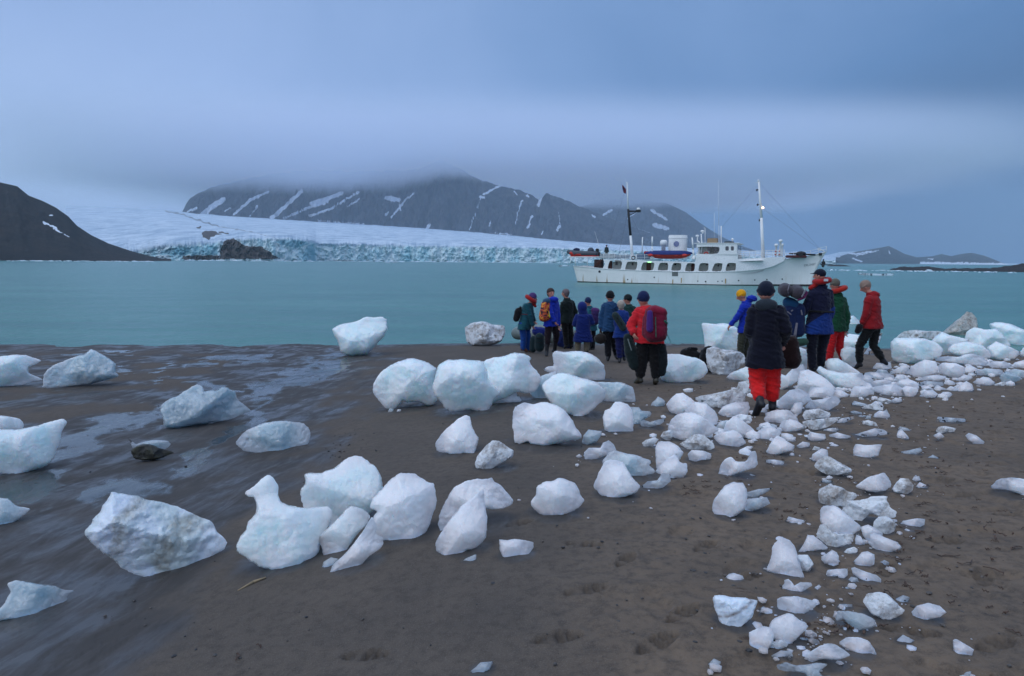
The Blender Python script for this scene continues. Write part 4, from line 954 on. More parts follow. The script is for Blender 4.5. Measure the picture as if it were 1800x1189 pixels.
class MB:
    def __init__(s): s.bm = bmesh.new()
    def box(s, c, size, rot=None, bevel=0.0):
        r = bmesh.ops.create_cube(s.bm, size=1.0); vs = r['verts']
        R = rot.to_matrix() if isinstance(rot, Euler) else (rot or Matrix.Identity(3))
        for v in vs: v.co = Vector(c) + R @ Vector((v.co.x * size[0], v.co.y * size[1], v.co.z * size[2]))
        if bevel:
            es = list({e for v in vs for e in v.link_edges})
            bmesh.ops.bevel(s.bm, geom=es, offset=bevel, segments=2, affect='EDGES')
        return s
    def tube(s, a, b, r0, r1=None, n=10, cap=True, smooth=True):
        r1 = r0 if r1 is None else r1
        a, b = Vector(a), Vector(b); u, v, d = frame_of(b - a)
        A = [s.bm.verts.new(a + (u * math.cos(t) + v * math.sin(t)) * r0) for t in [2 * math.pi * i / n for i in range(n)]]
        B = [s.bm.verts.new(b + (u * math.cos(t) + v * math.sin(t)) * r1) for t in [2 * math.pi * i / n for i in range(n)]]
        for i in range(n):
            f = s.bm.faces.new((A[i], A[(i + 1) % n], B[(i + 1) % n], B[i])); f.smooth = smooth
        if cap: s.bm.faces.new(A[::-1]); s.bm.faces.new(B)
        return s
    def path(s, pts, r, n=6):
        for a, b in zip(pts[:-1], pts[1:]): s.tube(a, b, r, r, n)
        return s
    def ball(s, c, r, sc=(1, 1, 1), rot=None, sub=2):
        q = bmesh.ops.create_icosphere(s.bm, subdivisions=sub, radius=1.0)
        R = rot or Matrix.Identity(3)
        for v in q['verts']:
            v.co = Vector(c) + R @ Vector((v.co.x * r * sc[0], v.co.y * r * sc[1], v.co.z * r * sc[2]))
            for f in v.link_faces: f.smooth = True
        return s
    def cone(s, a, r0, b, r1, n=14):              # a round cone
        a, b = Vector(a), Vector(b)
        s.ball(a, r0); s.ball(b, r1)
        if (b - a).length > 1e-4: s.tube(a, b, r0 * 0.995, r1 * 0.995, n)
        return s
    def loft(s, rings, n=22, e=2.3):
        R = []
        for c, a, b in rings:
            c, a, b = Vector(c), Vector(a), Vector(b); q = []
            for i in range(n):
                t = 2 * math.pi * i / n; ct, st = math.cos(t), math.sin(t)
                q.append(s.bm.verts.new(c + a * (math.copysign(abs(ct) ** (2 / e), ct)) + b * (math.copysign(abs(st) ** (2 / e), st))))
            R.append(q)
        for A, B in zip(R[:-1], R[1:]):
            for i in range(n): s.bm.faces.new((A[i], A[(i + 1) % n], B[(i + 1) % n], B[i])).smooth = True
        s.bm.faces.new(R[0][::-1]); s.bm.faces.new(R[-1]); return s
    def lathe(s, c, prof, n=16, axis=(0, 0, 1)):
        u, v, d = frame_of(axis); c = Vector(c); rings = []
        for r, h in prof:
            rings.append([s.bm.verts.new(c + d * h + (u * math.cos(2 * math.pi * i / n) + v * math.sin(2 * math.pi * i / n)) * max(r, 1e-4)) for i in range(n)])
        for R0, R1 in zip(rings[:-1], rings[1:]):
            for i in range(n):
                f = s.bm.faces.new((R0[i], R0[(i + 1) % n], R1[(i + 1) % n], R1[i])); f.smooth = True
        s.bm.faces.new(rings[0][::-1]); s.bm.faces.new(rings[-1])
        return s
    def torus(s, c, R, r, axis=(0, 0, 1), n=22, k=8, arc=(0, 2 * math.pi)):
        u, v, d = frame_of(axis); c = Vector(c); rings = []
        for i in range(n):
            t = arc[0] + (arc[1] - arc[0]) * i / n; e = u * math.cos(t) + v * math.sin(t)
            rings.append([s.bm.verts.new(c + e * (R + r * math.cos(2 * math.pi * j / k)) + d * (r * math.sin(2 * math.pi * j / k))) for j in range(k)])
        for i in range(n):
            A, B = rings[i], rings[(i + 1) % n]
            for j in range(k):
                f = s.bm.faces.new((A[j], A[(j + 1) % k], B[(j + 1) % k], B[j])); f.smooth = True
        return s
    def plate(s, outline, holes, to3, thick):
        """flat or curved plate with holes, outline in 2-D, to3(u, v, depth)"""
        pts = [Vector(p) for p in outline]; cons = [list(range(len(outline)))]; k = len(outline)
        for h in holes:
            cons.append(list(range(k, k + len(h)))); pts += [Vector(p) for p in h]; k += len(h)
        vo, _, fo, _, _, _ = delaunay_2d_cdt(pts, [], cons, 1, 1e-6)
        fs = []
        for f in fo:
            cx = np.array([sum(vo[i].x for i in f) / len(f)]); cy = np.array([sum(vo[i].y for i in f) / len(f)])
            if not any(poly_mask(cx, cy, h)[0] for h in holes): fs.append(f)
        F = [s.bm.verts.new(to3(v.x, v.y, 0)) for v in vo]; B = [s.bm.verts.new(to3(v.x, v.y, thick)) for v in vo]
        cnt = {}
        for f in fs:
            s.bm.faces.new([F[i] for i in f]); s.bm.faces.new([B[i] for i in f][::-1])
            for a, b in zip(f, list(f[1:]) + [f[0]]): cnt[(a, b)] = 1
        for (a, b) in list(cnt):
            if (b, a) not in cnt: s.bm.faces.new((F[b], F[a], B[a], B[b]))
        return s
    def mesh(s, name, smooth=None):
        lo = [v for v in s.bm.verts if not v.link_faces]
        if lo: bmesh.ops.delete(s.bm, geom=lo, context='VERTS')
        bmesh.ops.recalc_face_normals(s.bm, faces=s.bm.faces)
        if smooth is not None:
            for f in s.bm.faces: f.smooth = smooth
        me = bpy.data.meshes.new(name); s.bm.to_mesh(me); s.bm.free(); return me
    def build(s, name, mat, parent=None, smooth=None):
        return link(name, s.mesh(name, smooth), mat, parent)
def fused(mb, name, voxel, smooth=3, noise_amp=0.0, noise_f=12.0, seed=0, fold=0.0):
    """melt overlapping shapes into one continuous skin"""
    me = mb.mesh(name + '_src')
    o = bpy.data.objects.new('tmp', me); COL.objects.link(o)
    r = o.modifiers.new('r', 'REMESH'); r.mode = 'VOXEL'; r.voxel_size = voxel; r.use_smooth_shade = True
    if smooth:
        sm = o.modifiers.new('s', 'SMOOTH'); sm.iterations = smooth; sm.factor = 0.5
    dg = bpy.context.evaluated_depsgraph_get()
    me2 = bpy.data.meshes.new_from_object(o.evaluated_get(dg)); me2.name = name
    bpy.data.objects.remove(o); bpy.data.meshes.remove(me)
    if noise_amp or fold:
        n = len(me2.vertices); co = np.empty(n * 3, np.float32); me2.vertices.foreach_get('co', co); co = co.reshape(-1, 3).astype(float)
        no = np.empty(n * 3, np.float32); me2.vertices.foreach_get('normal', no); no = no.reshape(-1, 3)
        f = noise_f
        h = fbm(co[:, 0] * f + co[:, 1] * f * .7 + seed * 3.3, co[:, 2] * f * 1.3 + co[:, 1] * f * .5, 3, seed) * noise_amp
        if fold:
            h = h + fold * (np.abs(fbm((co[:, 0] + co[:, 1]) * f * .6 + seed, co[:, 2] * f * 1.7 + co[:, 0] * f * 0.6, 3, seed + 5)) - 0.2)
        co = co + no * h[:, None]
        me2.vertices.foreach_set('co', co.astype(np.float32).ravel()); me2.update()
    for p in me2.polygons: p.use_smooth = True
    return me2
def empty(name, loc, rotz=0.0):
    o = bpy.data.objects.new(name, None); COL.objects.link(o); o.location = loc; o.rotation_euler = (0, 0, rotz); o.empty_display_size = 0.3
    return o
def text_mesh(txt, size):
    cu = bpy.data.curves.new('t', 'FONT'); cu.body = txt; cu.size = size; cu.align_x = 'LEFT'; cu.resolution_u = 2
    o = bpy.data.objects.new('tmp', cu); COL.objects.link(o)
    dg = bpy.context.evaluated_depsgraph_get(); me = bpy.data.meshes.new_from_object(o.evaluated_get(dg))
    bpy.data.objects.remove(o); return me
# ------------------------------------------------------------------ the ship
def waterpt(px, py):
    d = ray(px, py); return Vector((0, 0, EYE)) + d * (-EYE / d.z)
HB = 2.9
_A, _B = waterpt(1010.8, 496.6), waterpt(1369, 504.0)
EX = (_B - _A).normalized(); EYV = Vector((-EX.y, EX.x, 0))
if EYV.y < 0: EYV = -EYV
SO = _A + EYV * HB; SO.z = 0
SROT = math.atan2(EX.y, EX.x)
def SP(u, v, off=-HB):
    """crop position -> (along, height) on the lengthwise plane at offset off"""
    d = ray(980 + u / 3.6, 300 + v / 3.6); o = Vector((0, 0, EYE))
    p0 = SO + EYV * off; t = (p0 - o).dot(EYV) / d.dot(EYV); p = o + d * t
    return (p - SO).dot(EX), p.z
def S3(u, v, off=-HB):
    a, z = SP(u, v, off); return Vector((a, off, z))
ship = empty('passenger_ship', SO, SROT)
tag(ship, 'white passenger ship with two masts and a funnel, anchored off the beach', 'ship')
MW = M('white ship paint'); P = MW.coord('Object'); Pv = MW.coord('Object', scale=(1, 1, 0.12))
st = MW.noise(Pv, 2.2, 5, 0.7); st2 = MW.noise(P, 0.5, 4, 0.6); sz = MW.add('ShaderNodeSeparateXYZ'); MW.l.new(P, sz.inputs[0])
lowf = MW.rng(sz.outputs[2], 0.1, 1.3, 1.0, 0.0)
wc_ = MW.mix(MW.rng(st2, 0.35, 0.7), (0.90, 0.89, 0.85), (0.80, 0.80, 0.76))
wc_ = MW.mix(MW.math('MULTIPLY', MW.rng(st, 0.55, 0.75), MW.math('ADD', 0.12, MW.math('MULTIPLY', lowf, 0.5))), wc_, (0.50, 0.43, 0.30))
wc_ = MW.mix(MW.math('MULTIPLY', MW.rng(MW.noise(Pv, 1.3, 3, 0.5), 0.66, 0.70), MW.math('MULTIPLY', lowf, 0.9)), wc_, (0.38, 0.24, 0.08))
MW.set(color=wc_, rough=0.45, spec=0.4); MW = MW.m
WHT = paint('white deck paint', (0.87, 0.87, 0.85), 0.5)
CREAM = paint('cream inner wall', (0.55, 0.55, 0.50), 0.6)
DARK = paint('dark glass', (0.012, 0.016, 0.022), 0.12, 0.6)
BLK = paint('black paint', (0.014, 0.015, 0.018), 0.5)
REDP = paint('red orange paint', rgb(190, 50, 40), 0.55)
BRN = paint('brown wood door', rgb(92, 52, 40), 0.6)
BLU = paint('navy blue tarpaulin', rgb(24, 44, 110), 0.65, bump=0.4, bscale=8)
WIN = paint('window glass', (0.06, 0.07, 0.09), 0.1, 0.7)
# --- hull
SHEER = [(88, 603), (200, 612), (300, 621), (450, 629), (600, 635), (800, 640), (1040, 641), (1130, 637), (1200, 632), (1300, 622), (1370, 602), (1432, 566), (1520, 553), (1600, 541), (1660, 527), (1704, 512)]
def hbf(f): return HB * (0.72 + 0.28 * sstep(0, 0.14, f)) * (1 - sstep(0.60, 1.02, f) ** 1.25)
_sl = []
S_end = SP(1704, 512, 0)[0]; S_beg = SP(88, 603)[0]
for u, v in SHEER:
    f = 0.5
    for _ in range(6):
        a, z = SP(u, v, -float(hbf(f))); f = (a - S_beg) / (S_end - S_beg)
    _sl.append((f, z))
_sl[-1] = (1.0, _sl[-1][1])
Fx = np.array([a for a, b in _sl]); Zx = np.array([b for a, b in _sl])
def stem(z):                                     # raked bow
    zt = Zx[-1]; k = np.clip(z / zt, -0.3, 1)
    return S_end - (1 - k) * 1.45 - 0.25 * np.sin(np.pi * np.clip(k, 0, 1))
def stern(z):
    k = np.clip(z / Zx[0], -0.3, 1); return S_beg + (1 - k) * 0.55
def hull_pt(f, z, side=-1, extra=0.0):
    s0, s1 = stern(z), stem(z); zt = np.interp(f, Fx, Zx)
    x = s0 + (s1 - s0) * f
    w = np.clip(z / zt, -0.25, 1.0)
    deck = hbf(f); fine = 1 - 0.55 * sstep(0.62, 1.0, f) * (1 - np.clip(w, 0, 1)) - 0.10 * (1 - np.clip(w, 0, 1)) * sstep(0.25, 0, f)
    keel = np.where(w < 0, 1 - (w / 0.25) ** 2 * 0.55, 1.0)
    return x, side * (deck * fine * keel + extra), z
def build_hull():
    F = np.concatenate([np.linspace(0, 0.6, 34), np.linspace(0.61, 1, 40)]); W_ = np.array([-0.25, -0.15, -0.05, 0.0, 0.06, 0.07, 0.2, 0.35, 0.5, 0.65, 0.8, 0.92, 1.0])
    V = []
    for side in (-1, 1):
        for f in F:
            zt = float(np.interp(f, Fx, Zx))
            for w_ in W_:
                x, y, z = hull_pt(f, w_ * zt, side); V.append((float(x), float(y), float(z)))
    nF, nW = len(F), len(W_); faces = []; mi = []
    for sd in range(2):
        o = sd * nF * nW
        for i in range(nF - 1):
            for j in range(nW - 1):
                q = [o + i * nW + j, o + (i + 1) * nW + j, o + (i + 1) * nW + j + 1, o + i * nW + j + 1]
                faces.append(q if sd == 0 else q[::-1]); mi.append(1 if j < 4 else 0)
    o = nF * nW
    for j in range(nW - 1):
        faces.append([j, j + 1, o + j + 1, o + j]); mi.append(1 if j < 4 else 0)
        a = (nF - 1) * nW; faces.append([a + j, o + a + j, o + a + j + 1, a + j + 1]); mi.append(0)
    me = bpy.data.meshes.new('hull'); me.from_pydata(V, [], faces); me.update()
    me.materials.append(MW); me.materials.append(paint('dark boot stripe', (0.030, 0.022, 0.020), 0.5))
    for p, m_ in zip(me.polygons, mi): p.material_index = m_; p.use_smooth = True
    ob = bpy.data.objects.new('hull', me); COL.objects.link(ob); ob.parent = ship
    return ob
hull = build_hull()
def f_of_x(x): return float(np.clip((x - S_beg) / (S_end - S_beg), 0, 1))
def side_y(x): return -float(hbf(f_of_x(x)))
# rubbing strake along the sheer and white capping on the bow bulwark
mb = MB(); pr = None
for f in np.linspace(0.0, 0.995, 90):
    x, y, z = hull_pt(f, float(np.interp(f, Fx, Zx)), -1); p = Vector((float(x), float(y) - 0.03, float(z) - 0.02))
    q = Vector((p.x, -p.y, p.z))
    if pr is not None: mb.tube(pr[0], p, 0.055, n=6); mb.tube(pr[1], q, 0.055, n=6)
    pr = (p, q)
mb.build('rubbing_strake', WHT, ship)
# decks
def deck(name, f0, f1, dz, mat, zf=None):
    F = np.linspace(f0, f1, 30); V = []; n = len(F)
    for f in F:
        zt = float(np.interp(f, Fx, Zx)) + dz if zf is None else zf(f)
        x, y, z = hull_pt(f, float(np.interp(f, Fx, Zx)), -1)
        yy = max(0.02, -float(y) - 0.06)
        V += [(float(x), -yy, zt), (float(x), yy, zt), (float(x), -yy, zt - 0.08), (float(x), yy, zt - 0.08)]
    fc = []
    for i in range(n - 1):
        a, b = i * 4, i * 4 + 4
        fc += [[a, b, b + 1, a + 1], [a + 2, a + 3, b + 3, b + 2]]
    fc += [[0, 1, 3, 2], [n * 4 - 4, n * 4 - 2, n * 4 - 1, n * 4 - 3]]
    me = bpy.data.meshes.new(name); me.from_pydata(V, [], fc); me.update(); return link(name, me, mat, ship)
deck('main_deck', 0.0, 0.80, -0.42, paint('grey deck', (0.16, 0.17, 0.17), 0.7))
# --- long side wall with nine openings, both sides
TOPL = [(288, 562), (420, 566), (600, 573), (868, 580)]
def round_poly(pts, k=0.22): return [tuple(p) for p in chaikin(chaikin([np.array(p) for p in pts], min(k, 0.13)), 0.27)]
OPEN = [[(330, 567), (410, 569), (403, 628), (314, 626)], [(440, 576), (508, 577), (498, 631), (424, 631)], [(540, 580), (615, 582), (606, 633), (524, 633)], [(648, 583), (700, 584), (700, 633), (630, 633)],
        [(732, 584), (785, 586), (780, 634), (716, 634)], [(820, 586), (872, 587), (866, 638), (803, 638)], [(902, 586), (958, 586), (952, 638), (888, 638)], [(995, 586), (1046, 586), (1038, 638), (973, 638)], [(1075, 585), (1131, 585), (1127, 636), (1060, 637)]]
wall_out = [(288, 562), (420, 566), (600, 573), (866, 580), (876, 562), (876, 534), (1142, 530), (1142, 560), (1300, 553), (1434, 546), (1436, 572), (1370, 604), (1300, 624), (1200, 634), (1130, 640), (1040, 644), (800, 643), (600, 638), (450, 632), (285, 622), (300, 590)]
def wallmap(sd):
    def f(u, v, dpt):
        a, z = SP(u, v, -HB)
        for _ in range(3): a, z = SP(u, v, side_y(a))
        y = side_y(a) - 0.015 + dpt
        return Vector((a, y if sd < 0 else -y, z))
    return f
for sd in (-1, 1):
    mb = MB(); mb.plate(wall_out, [round_poly(h) for h in OPEN], wallmap(sd), 0.09); mb.build('side_wall', WHT, ship, smooth=False)
# inner house behind the openings
zdk = SP(600, 640)[1] - 0.35
a0, a1 = SP(330, 600)[0], SP(1420, 560)[0]; ztop0 = SP(600, 573)[1] - 0.10
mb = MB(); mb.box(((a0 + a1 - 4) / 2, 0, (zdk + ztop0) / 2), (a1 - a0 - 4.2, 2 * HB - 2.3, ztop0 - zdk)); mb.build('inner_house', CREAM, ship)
mb = MB()
for i, (u0, u1) in enumerate([(288, 600), (600, 876), (876, 1300)]):
    x0, x1 = SP(u0, 570)[0], SP(u1, 570)[0]
    z0 = SP(u0, [562, 573, 580][i])[1] - 0.05; z1 = SP(u1, [573, 580, 566][i])[1] - 0.05
    vs = [mb.bm.verts.new((x, y, z)) for (x, z) in ((x0, z0), (x1, z1)) for y in (-HB + 0.15, HB - 0.15)]
    vs2 = [mb.bm.verts.new((v.co.x, v.co.y, v.co.z - 0.07)) for v in vs]
    mb.bm.faces.new((vs[0], vs[2], vs[3], vs[1])); mb.bm.faces.new((vs2[0], vs2[1], vs2[3], vs2[2]))
mb.build('boat_deck', WHT, ship)
yi = -HB + 1.15 - 0.02
def inner_rect(u0, v0, u1, v1, mat, name, t=0.05):
    a, z0 = SP(u0, v1, yi); b, z1 = SP(u1, v0, yi); mb = MB(); mb.box(((a + b) / 2, yi, (z0 + z1) / 2), (b - a, t, z1 - z0)); return mb.build(name, mat, ship)
for u0, v0, u1, v1 in ((318, 572, 348, 626), (562, 582, 592, 632), (846, 590, 868, 636)): inner_rect(u0, v0, u1, v1, BRN, 'door')
for u0, v0, u1, v1 in ((366, 577, 382, 598), (400, 580, 408, 600), (470, 584, 482, 600)): inner_rect(u0, v0, u1, v1, DARK, 'window')
for u, v in ((745, 594), (812, 598), (946, 594), (1018, 602), (1080, 601), (690, 592)):
    mb = MB(); p = S3(u, v, yi); mb.lathe(p, [(0.13, -0.03), (0.13, 0.03)], 14, (0, 1, 0)); mb.build('porthole', DARK, ship)
mb = MB()
for h in ((770, 606, 795), (730, 612, 790)): mb.tube(S3(h[0], h[1], yi - .05), S3(h[2], h[1], yi - .05), 0.03)
mb.build('handrail', WHT, ship)
# portholes in the hull
def hull_disc(u, v, r, name='porthole'):
    a, z = SP(u, v, -HB)
    for _ in range(4): a, z = SP(u, v, side_y(a) * 0.97)
    f = (a - stern(z)) / (stem(z) - stern(z)); x, y, _z = hull_pt(float(f), z)
    mb = MB(); mb.lathe((float(a), float(y) - 0.012, z), [(r * 1.2, 0.03), (r * 1.2, -0.02), (r, -0.025), (r * 0.9, -0.012)], 14, (0, -1, 0)) if False else mb.lathe((float(a), float(y), z), [(r, -0.03), (r, 0.03)], 14, (0, 1, 0))
    mb.build(name, DARK, ship)
for u, v, r in ((267, 640, .16), (1276, 593, .14), (1327, 589, .14), (445, 690, .08), (613, 676, .08), (938, 703, .09), (888, 700, .07), (1015, 702, .07), (1042, 700, .07), (1145, 697, .08), (1246, 694, .08), (1323, 691, .08), (1421, 688, .08)): hull_disc(u, v, r)
a, z1 = SP(725, 641); b, z0 = SP(762, 669)
mb = MB(); mb.box(((a + b) / 2, -HB + 0.0, (z0 + z1) / 2), (b - a, 0.06, z1 - z0)); mb.build('side_port', paint('recessed grey port', (0.16, 0.17, 0.16), 0.6), ship)
mb = MB()
for u, v0, v1 in ((730, 690, 716), (784, 680, 712), (1064, 685, 716)):
    a, z1 = SP(u, v0); _, z0 = SP(u, v1); mb.box((a, -HB + 0.005, (z0 + z1) / 2), (0.10, 0.05, z1 - z0))
mb.build('rust_streak', paint('rust', (0.42, 0.26, 0.07), 0.8), ship)
# name on the bow
tm = text_mesh('SORL.ONGET', 1.0)
xs_ = [v.co.x for v in tm.vertices]; k = 1 / (max(xs_) - min(xs_))
for v in tm.vertices:
    uu = 1560 + (v.co.x - min(xs_)) * k * 74; vv = 608 - (v.co.x - min(xs_)) * k * 10 - v.co.y * 19
    a, z = SP(uu, vv, -1.4)
    for _ in range(6):
        f = float((a - stern(z)) / (stem(z) - stern(z))); y = float(hull_pt(f, z)[1]); a, z = SP(uu, vv, y)
    v.co = Vector((a, y - 0.012, z))
link('name_lettering', tm, paint('grey lettering', (0.05, 0.06, 0.07), 0.6), ship)
# anchor
p = S3(1684, 560, -0.35); q = S3(1680, 605, -0.35)
mb = MB(); mb.tube(p, q, 0.07); mb.tube(q, q + Vector((-.32, -.05, .30)), 0.09, 0.04); mb.tube(q, q + Vector((.30, -.05, .30)), 0.09, 0.04); mb.ball(q, 0.15); mb.box(p + Vector((0, 0, -.45)), (.42, .2, .35), bevel=.05)
mb.build('anchor', BLK, ship)
# --- wheelhouse
wf = [(876, 462), (1150, 464), (1150, 534), (1142, 566), (872, 572)]
WHY = -HB + 0.02
def flat(off):
    def f(u, v, d):
        a, z = SP(u, v, off); return Vector((a, off + d, z))
    return f
rec = round_poly([(880, 482), (1030, 482), (1018, 528), (884, 529)])
wins = [round_poly([(1062, 480), (1084, 480), (1084, 507), (1062, 507)], .2), round_poly([(1097, 480), (1116, 480), (1116, 507), (1097, 507)], .2)]
wh = MB()
wh.plate([(880, 464), (1136, 464), (1136, 532), (880, 534)], [rec] + wins, flat(-HB + 0.02), 0.08)
wh.plate([(880, 464), (1136, 464), (1136, 532), (880, 534)], [], lambda u, v, d: Vector((SP(u, v, -HB)[0], HB - 0.02 - d, SP(u, v, -HB)[1])), 0.08)
x0, zt = SP(880, 464); x1, zb = SP(1136, 532)
wh.box((x1 - 0.04, 0, (zt + zb) / 2), (0.08, 2 * HB - 0.3, zt - zb)); wh.box((x0 + 0.3, 0, (zt + zb) / 2), (0.08, 2 * HB - 0.3, zt - zb))
wh.box(((x0 + x1) / 2, 0, zt + 0.06), (x1 - x0 + 0.5, 2 * HB + 0.15, 0.10), bevel=0.03)
house = wh.build('wheelhouse', WHT, ship, smooth=False)
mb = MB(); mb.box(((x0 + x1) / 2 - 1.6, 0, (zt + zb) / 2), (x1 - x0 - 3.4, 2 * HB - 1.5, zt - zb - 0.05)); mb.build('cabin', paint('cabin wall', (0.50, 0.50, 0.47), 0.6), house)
for w_ in ((947, 478, 970, 508), (988, 478, 1012, 508)):
    a, z0 = SP(w_[0], w_[3], -HB + .7); b, z1 = SP(w_[2], w_[1], -HB + .7); mb = MB(); mb.box(((a + b) / 2, -HB + .73, (z0 + z1) / 2), (b - a, .06, z1 - z0), bevel=.02); mb.build('window', WIN, house)
for w_ in ((1058, 477, 1088, 510), (1093, 477, 1120, 510)):
    a, z0 = SP(w_[0], w_[3]); b, z1 = SP(w_[2], w_[1]); mb = MB(); mb.box(((a + b) / 2, -HB + .16, (z0 + z1) / 2), (b - a, .03, z1 - z0)); mb.build('window', WIN, house)
for yy in (-1.9, -0.65, 0.65, 1.9):
    mb = MB(); mb.box((x1 + 0.012, yy, zt - 0.42), (0.03, 0.95, 0.5), bevel=.01); mb.build('window', WIN, house)
mb = MB(); mb.torus(S3(940, 530, -HB + .2), 0.24, 0.07, (0, 1, 0)); mb.build('life_ring', REDP, ship)
# roof gear
def post(pts, off=0.0, r=0.08, mat=WHT, name='post', n=8, r1=None):
    mb = MB(); P_ = [S3(u, v, off) for u, v in pts]
    for i, (a, b) in enumerate(zip(P_[:-1], P_[1:])):
        k0, k1 = i / (len(P_) - 1), (i + 1) / (len(P_) - 1); rr = r if r1 is None else r + (r1 - r) * k0; rr1 = r if r1 is None else r + (r1 - r) * k1
        mb.tube(a, b, rr, rr1, n)
    return mb.build(name, mat, ship)
mb = MB(); a, z = SP(980, 445, -1.5); mb.box((a, -1.2, z), (1.2, 1.0, 0.62), bevel=.04); mb.build('roof_crate', paint('tan crate', rgb(150, 128, 100), 0.8), ship)
mb = MB(); a, z = SP(1085, 456, -1.5); mb.box((a, -1.2, z), (1.1, 0.9, 0.26), bevel=.04); mb.build('roof_locker', paint('dark green locker', rgb(20, 40, 38), 0.6), ship)
post([(1107, 460), (1107, 440)], -1.2, .07, name='searchlight_post'); mb = MB(); mb.ball(S3(1107, 436, -1.2), .16); mb.build('searchlight', WHT, ship)
post([(1036, 458), (1036, 352)], 0, .07, name='radio_mast'); post([(1022, 460), (1021, 350), (1018, 60)], 0, .035, name='whip_antenna', r1=.012); post([(992, 440), (992, 270)], 0, .02, name='whip_antenna')
post([(934, 460), (934, 366), (926, 362)], 0, .035, name='antenna_pole'); post([(908, 528), (914, 470), (909, 402)], -HB + .5, .11, name='davit', r1=.07)
mb = MB(); mb.ball(S3(917, 384, -1.5), .17, (1.5, 1, .8)); mb.ball(S3(919, 394, -1.5), .12); mb.build('radar_dome', WHT, ship)
post([(887, 420), (884, 445), (900, 455)], -1.5, .07, name='vent_pipe'); mb = MB(); mb.ball(S3(884, 414, -1.5), .2, (1.1, 1, .75)); mb.build('radar_dome', WHT, ship)
post([(852, 424), (858, 500), (862, 545)], -HB + .25, .09, name='davit', r1=.13); mb = MB(); mb.lathe(S3(863, 563, -HB + .25), [(.26, 0), (.24, .12), (.13, .5)], 12); mb.build('davit_foot', WHT, ship)
post([(600, 418), (599, 480), (600, 530)], -HB + .25, .09, name='davit', r1=.11); mb = MB(); mb.lathe(S3(602, 556, -HB + .25), [(.26, 0), (.24, .12), (.11, .5)], 12); mb.build('davit_foot', WHT, ship)
post([(538, 422), (535, 522)], -HB + 1.0, .07, name='davit')
# funnel
fa, fz = SP(752, 512, -0.9); ft = SP(752, 408, -0.9)[1]
def oval(c, rx_, ry_, n=26, e=2.6):
    return [Vector((c[0] + rx_ * np.sign(math.cos(t)) * abs(math.cos(t)) ** (2 / e), c[1] + ry_ * np.sign(math.sin(t)) * abs(math.sin(t)) ** (2 / e), c[2])) for t in [2 * math.pi * i / n for i in range(n)]]
w0 = (SP(812, 510, -0.9)[0] - SP(693, 510, -0.9)[0]) / 2; w1 = (SP(806, 410, -0.9)[0] - SP(696, 410, -0.9)[0]) / 2
mb = MB(); rings = []
for z_, ww, hh in ((fz - 0.9, w0, .92), (fz, w0, .92), (ft - 0.42, w1 * 1.06, .84), (ft - 0.40, w1 * 1.12, .9), (ft, w1 * 1.04, .84), (ft, w1 * .9, .7), (ft - .25, w1 * .86, .66)):
    rings.append([mb.bm.verts.new(p) for p in oval((fa, 0, z_), ww, hh)])
for R0, R1 in zip(rings[:-1], rings[1:]):
    for i in range(26): mb.bm.faces.new((R0[i], R0[(i + 1) % 26], R1[(i + 1) % 26], R1[i])).smooth = False
mb.bm.faces.new(rings[-1]); fun = mb.build('funnel', WHT, ship)
ec, ez = SP(752, 465, -0.92); er = 0.34
LOGO = paint('blue emblem paint', rgb(38, 72, 150), 0.5)
mb = MB(); mb.lathe((ec, -0.925, ez), [(er, -0.02), (er, 0.012)], 24, (0, -1, 0)); em = mb.build('emblem', LOGO, fun)
mb = MB()
for k in (-2, -1, 0, 1, 2):
    hw = math.sqrt(max(0, er * er - (k * .11) ** 2)) * .96
    mb.box((ec, -0.944, ez + k * .11), (2 * hw, .012, .014)); mb.box((ec + k * .11, -0.944, ez), (.014, .012, 2 * hw))
for k in range(20):
    t = 2 * math.pi * k / 20; mb.box((ec + math.cos(t) * er * 1.28, -0.935, ez + math.sin(t) * er * 1.28), (.06, .02, .06)) if k % 2 else None
mb.build('emblem_grid', WHT, em)
mb = MB(); c_ = S3(670, 505, -1.3); zt_ = SP(670, 440, -1.3)[1]; hgt = zt_ - c_.z
mb.lathe(c_, [(.26, -.6), (.26, hgt * .45), (.44, hgt * .5), (.44, hgt * .86), (.30, hgt)], 18); mb.build('ventilator', WHT, ship)
# masts
post([(474, 545), (462, 410)], 0, .19, name='aft_mast', r1=.16, n=12)
post([(462, 412), (447, 245)], 0, .17, BLK, 'aft_mast_section', r1=.14, n=12)
post([(447, 248), (440, 75)], 0, .11, name='aft_topmast', r1=.06)
mb = MB(); mb.tube(S3(450, 258, 0), S3(515, 258, 0), .13, .08); mb.tube(S3(455, 285, 0), S3(500, 262, 0), .05); mb.box(S3(512, 257, 0), (.55, .5, .3), bevel=.03); mb.build('radar_arm', BLK, ship)
mb = MB(); mb.lathe(S3(512, 250, 0), [(.22, 0), (.24, .12), (.2, .25), (.1, .3)], 14); mb.build('radar_dome', WHT, ship)
post([(430, 78), (456, 78)], 0, .035, name='mast_crosstree'); post([(430, 78), (427, 50)], 0, .015, name='mast_aerial')
flag = [(406, 88), (418, 98), (432, 118), (433, 147), (420, 142), (411, 120)]
mb = MB(); mb.plate(flag, [], lambda u, v, d: S3(u, v, 0) + Vector((0, d + .12 * math.sin(u * .25), 0)), 0.02); fl = mb.build('flag', paint('faded red flag', rgb(110, 40, 52), 0.8), ship)
mb = MB(); mb.plate([(409, 95), (414, 99), (424, 125), (420, 130), (412, 112)], [], lambda u, v, d: S3(u, v, 0) + Vector((0, d - .02 + .12 * math.sin(u * .25), 0)), 0.06); mb.build('flag_cross', paint('navy flag cloth', rgb(30, 36, 70), 0.8), fl)
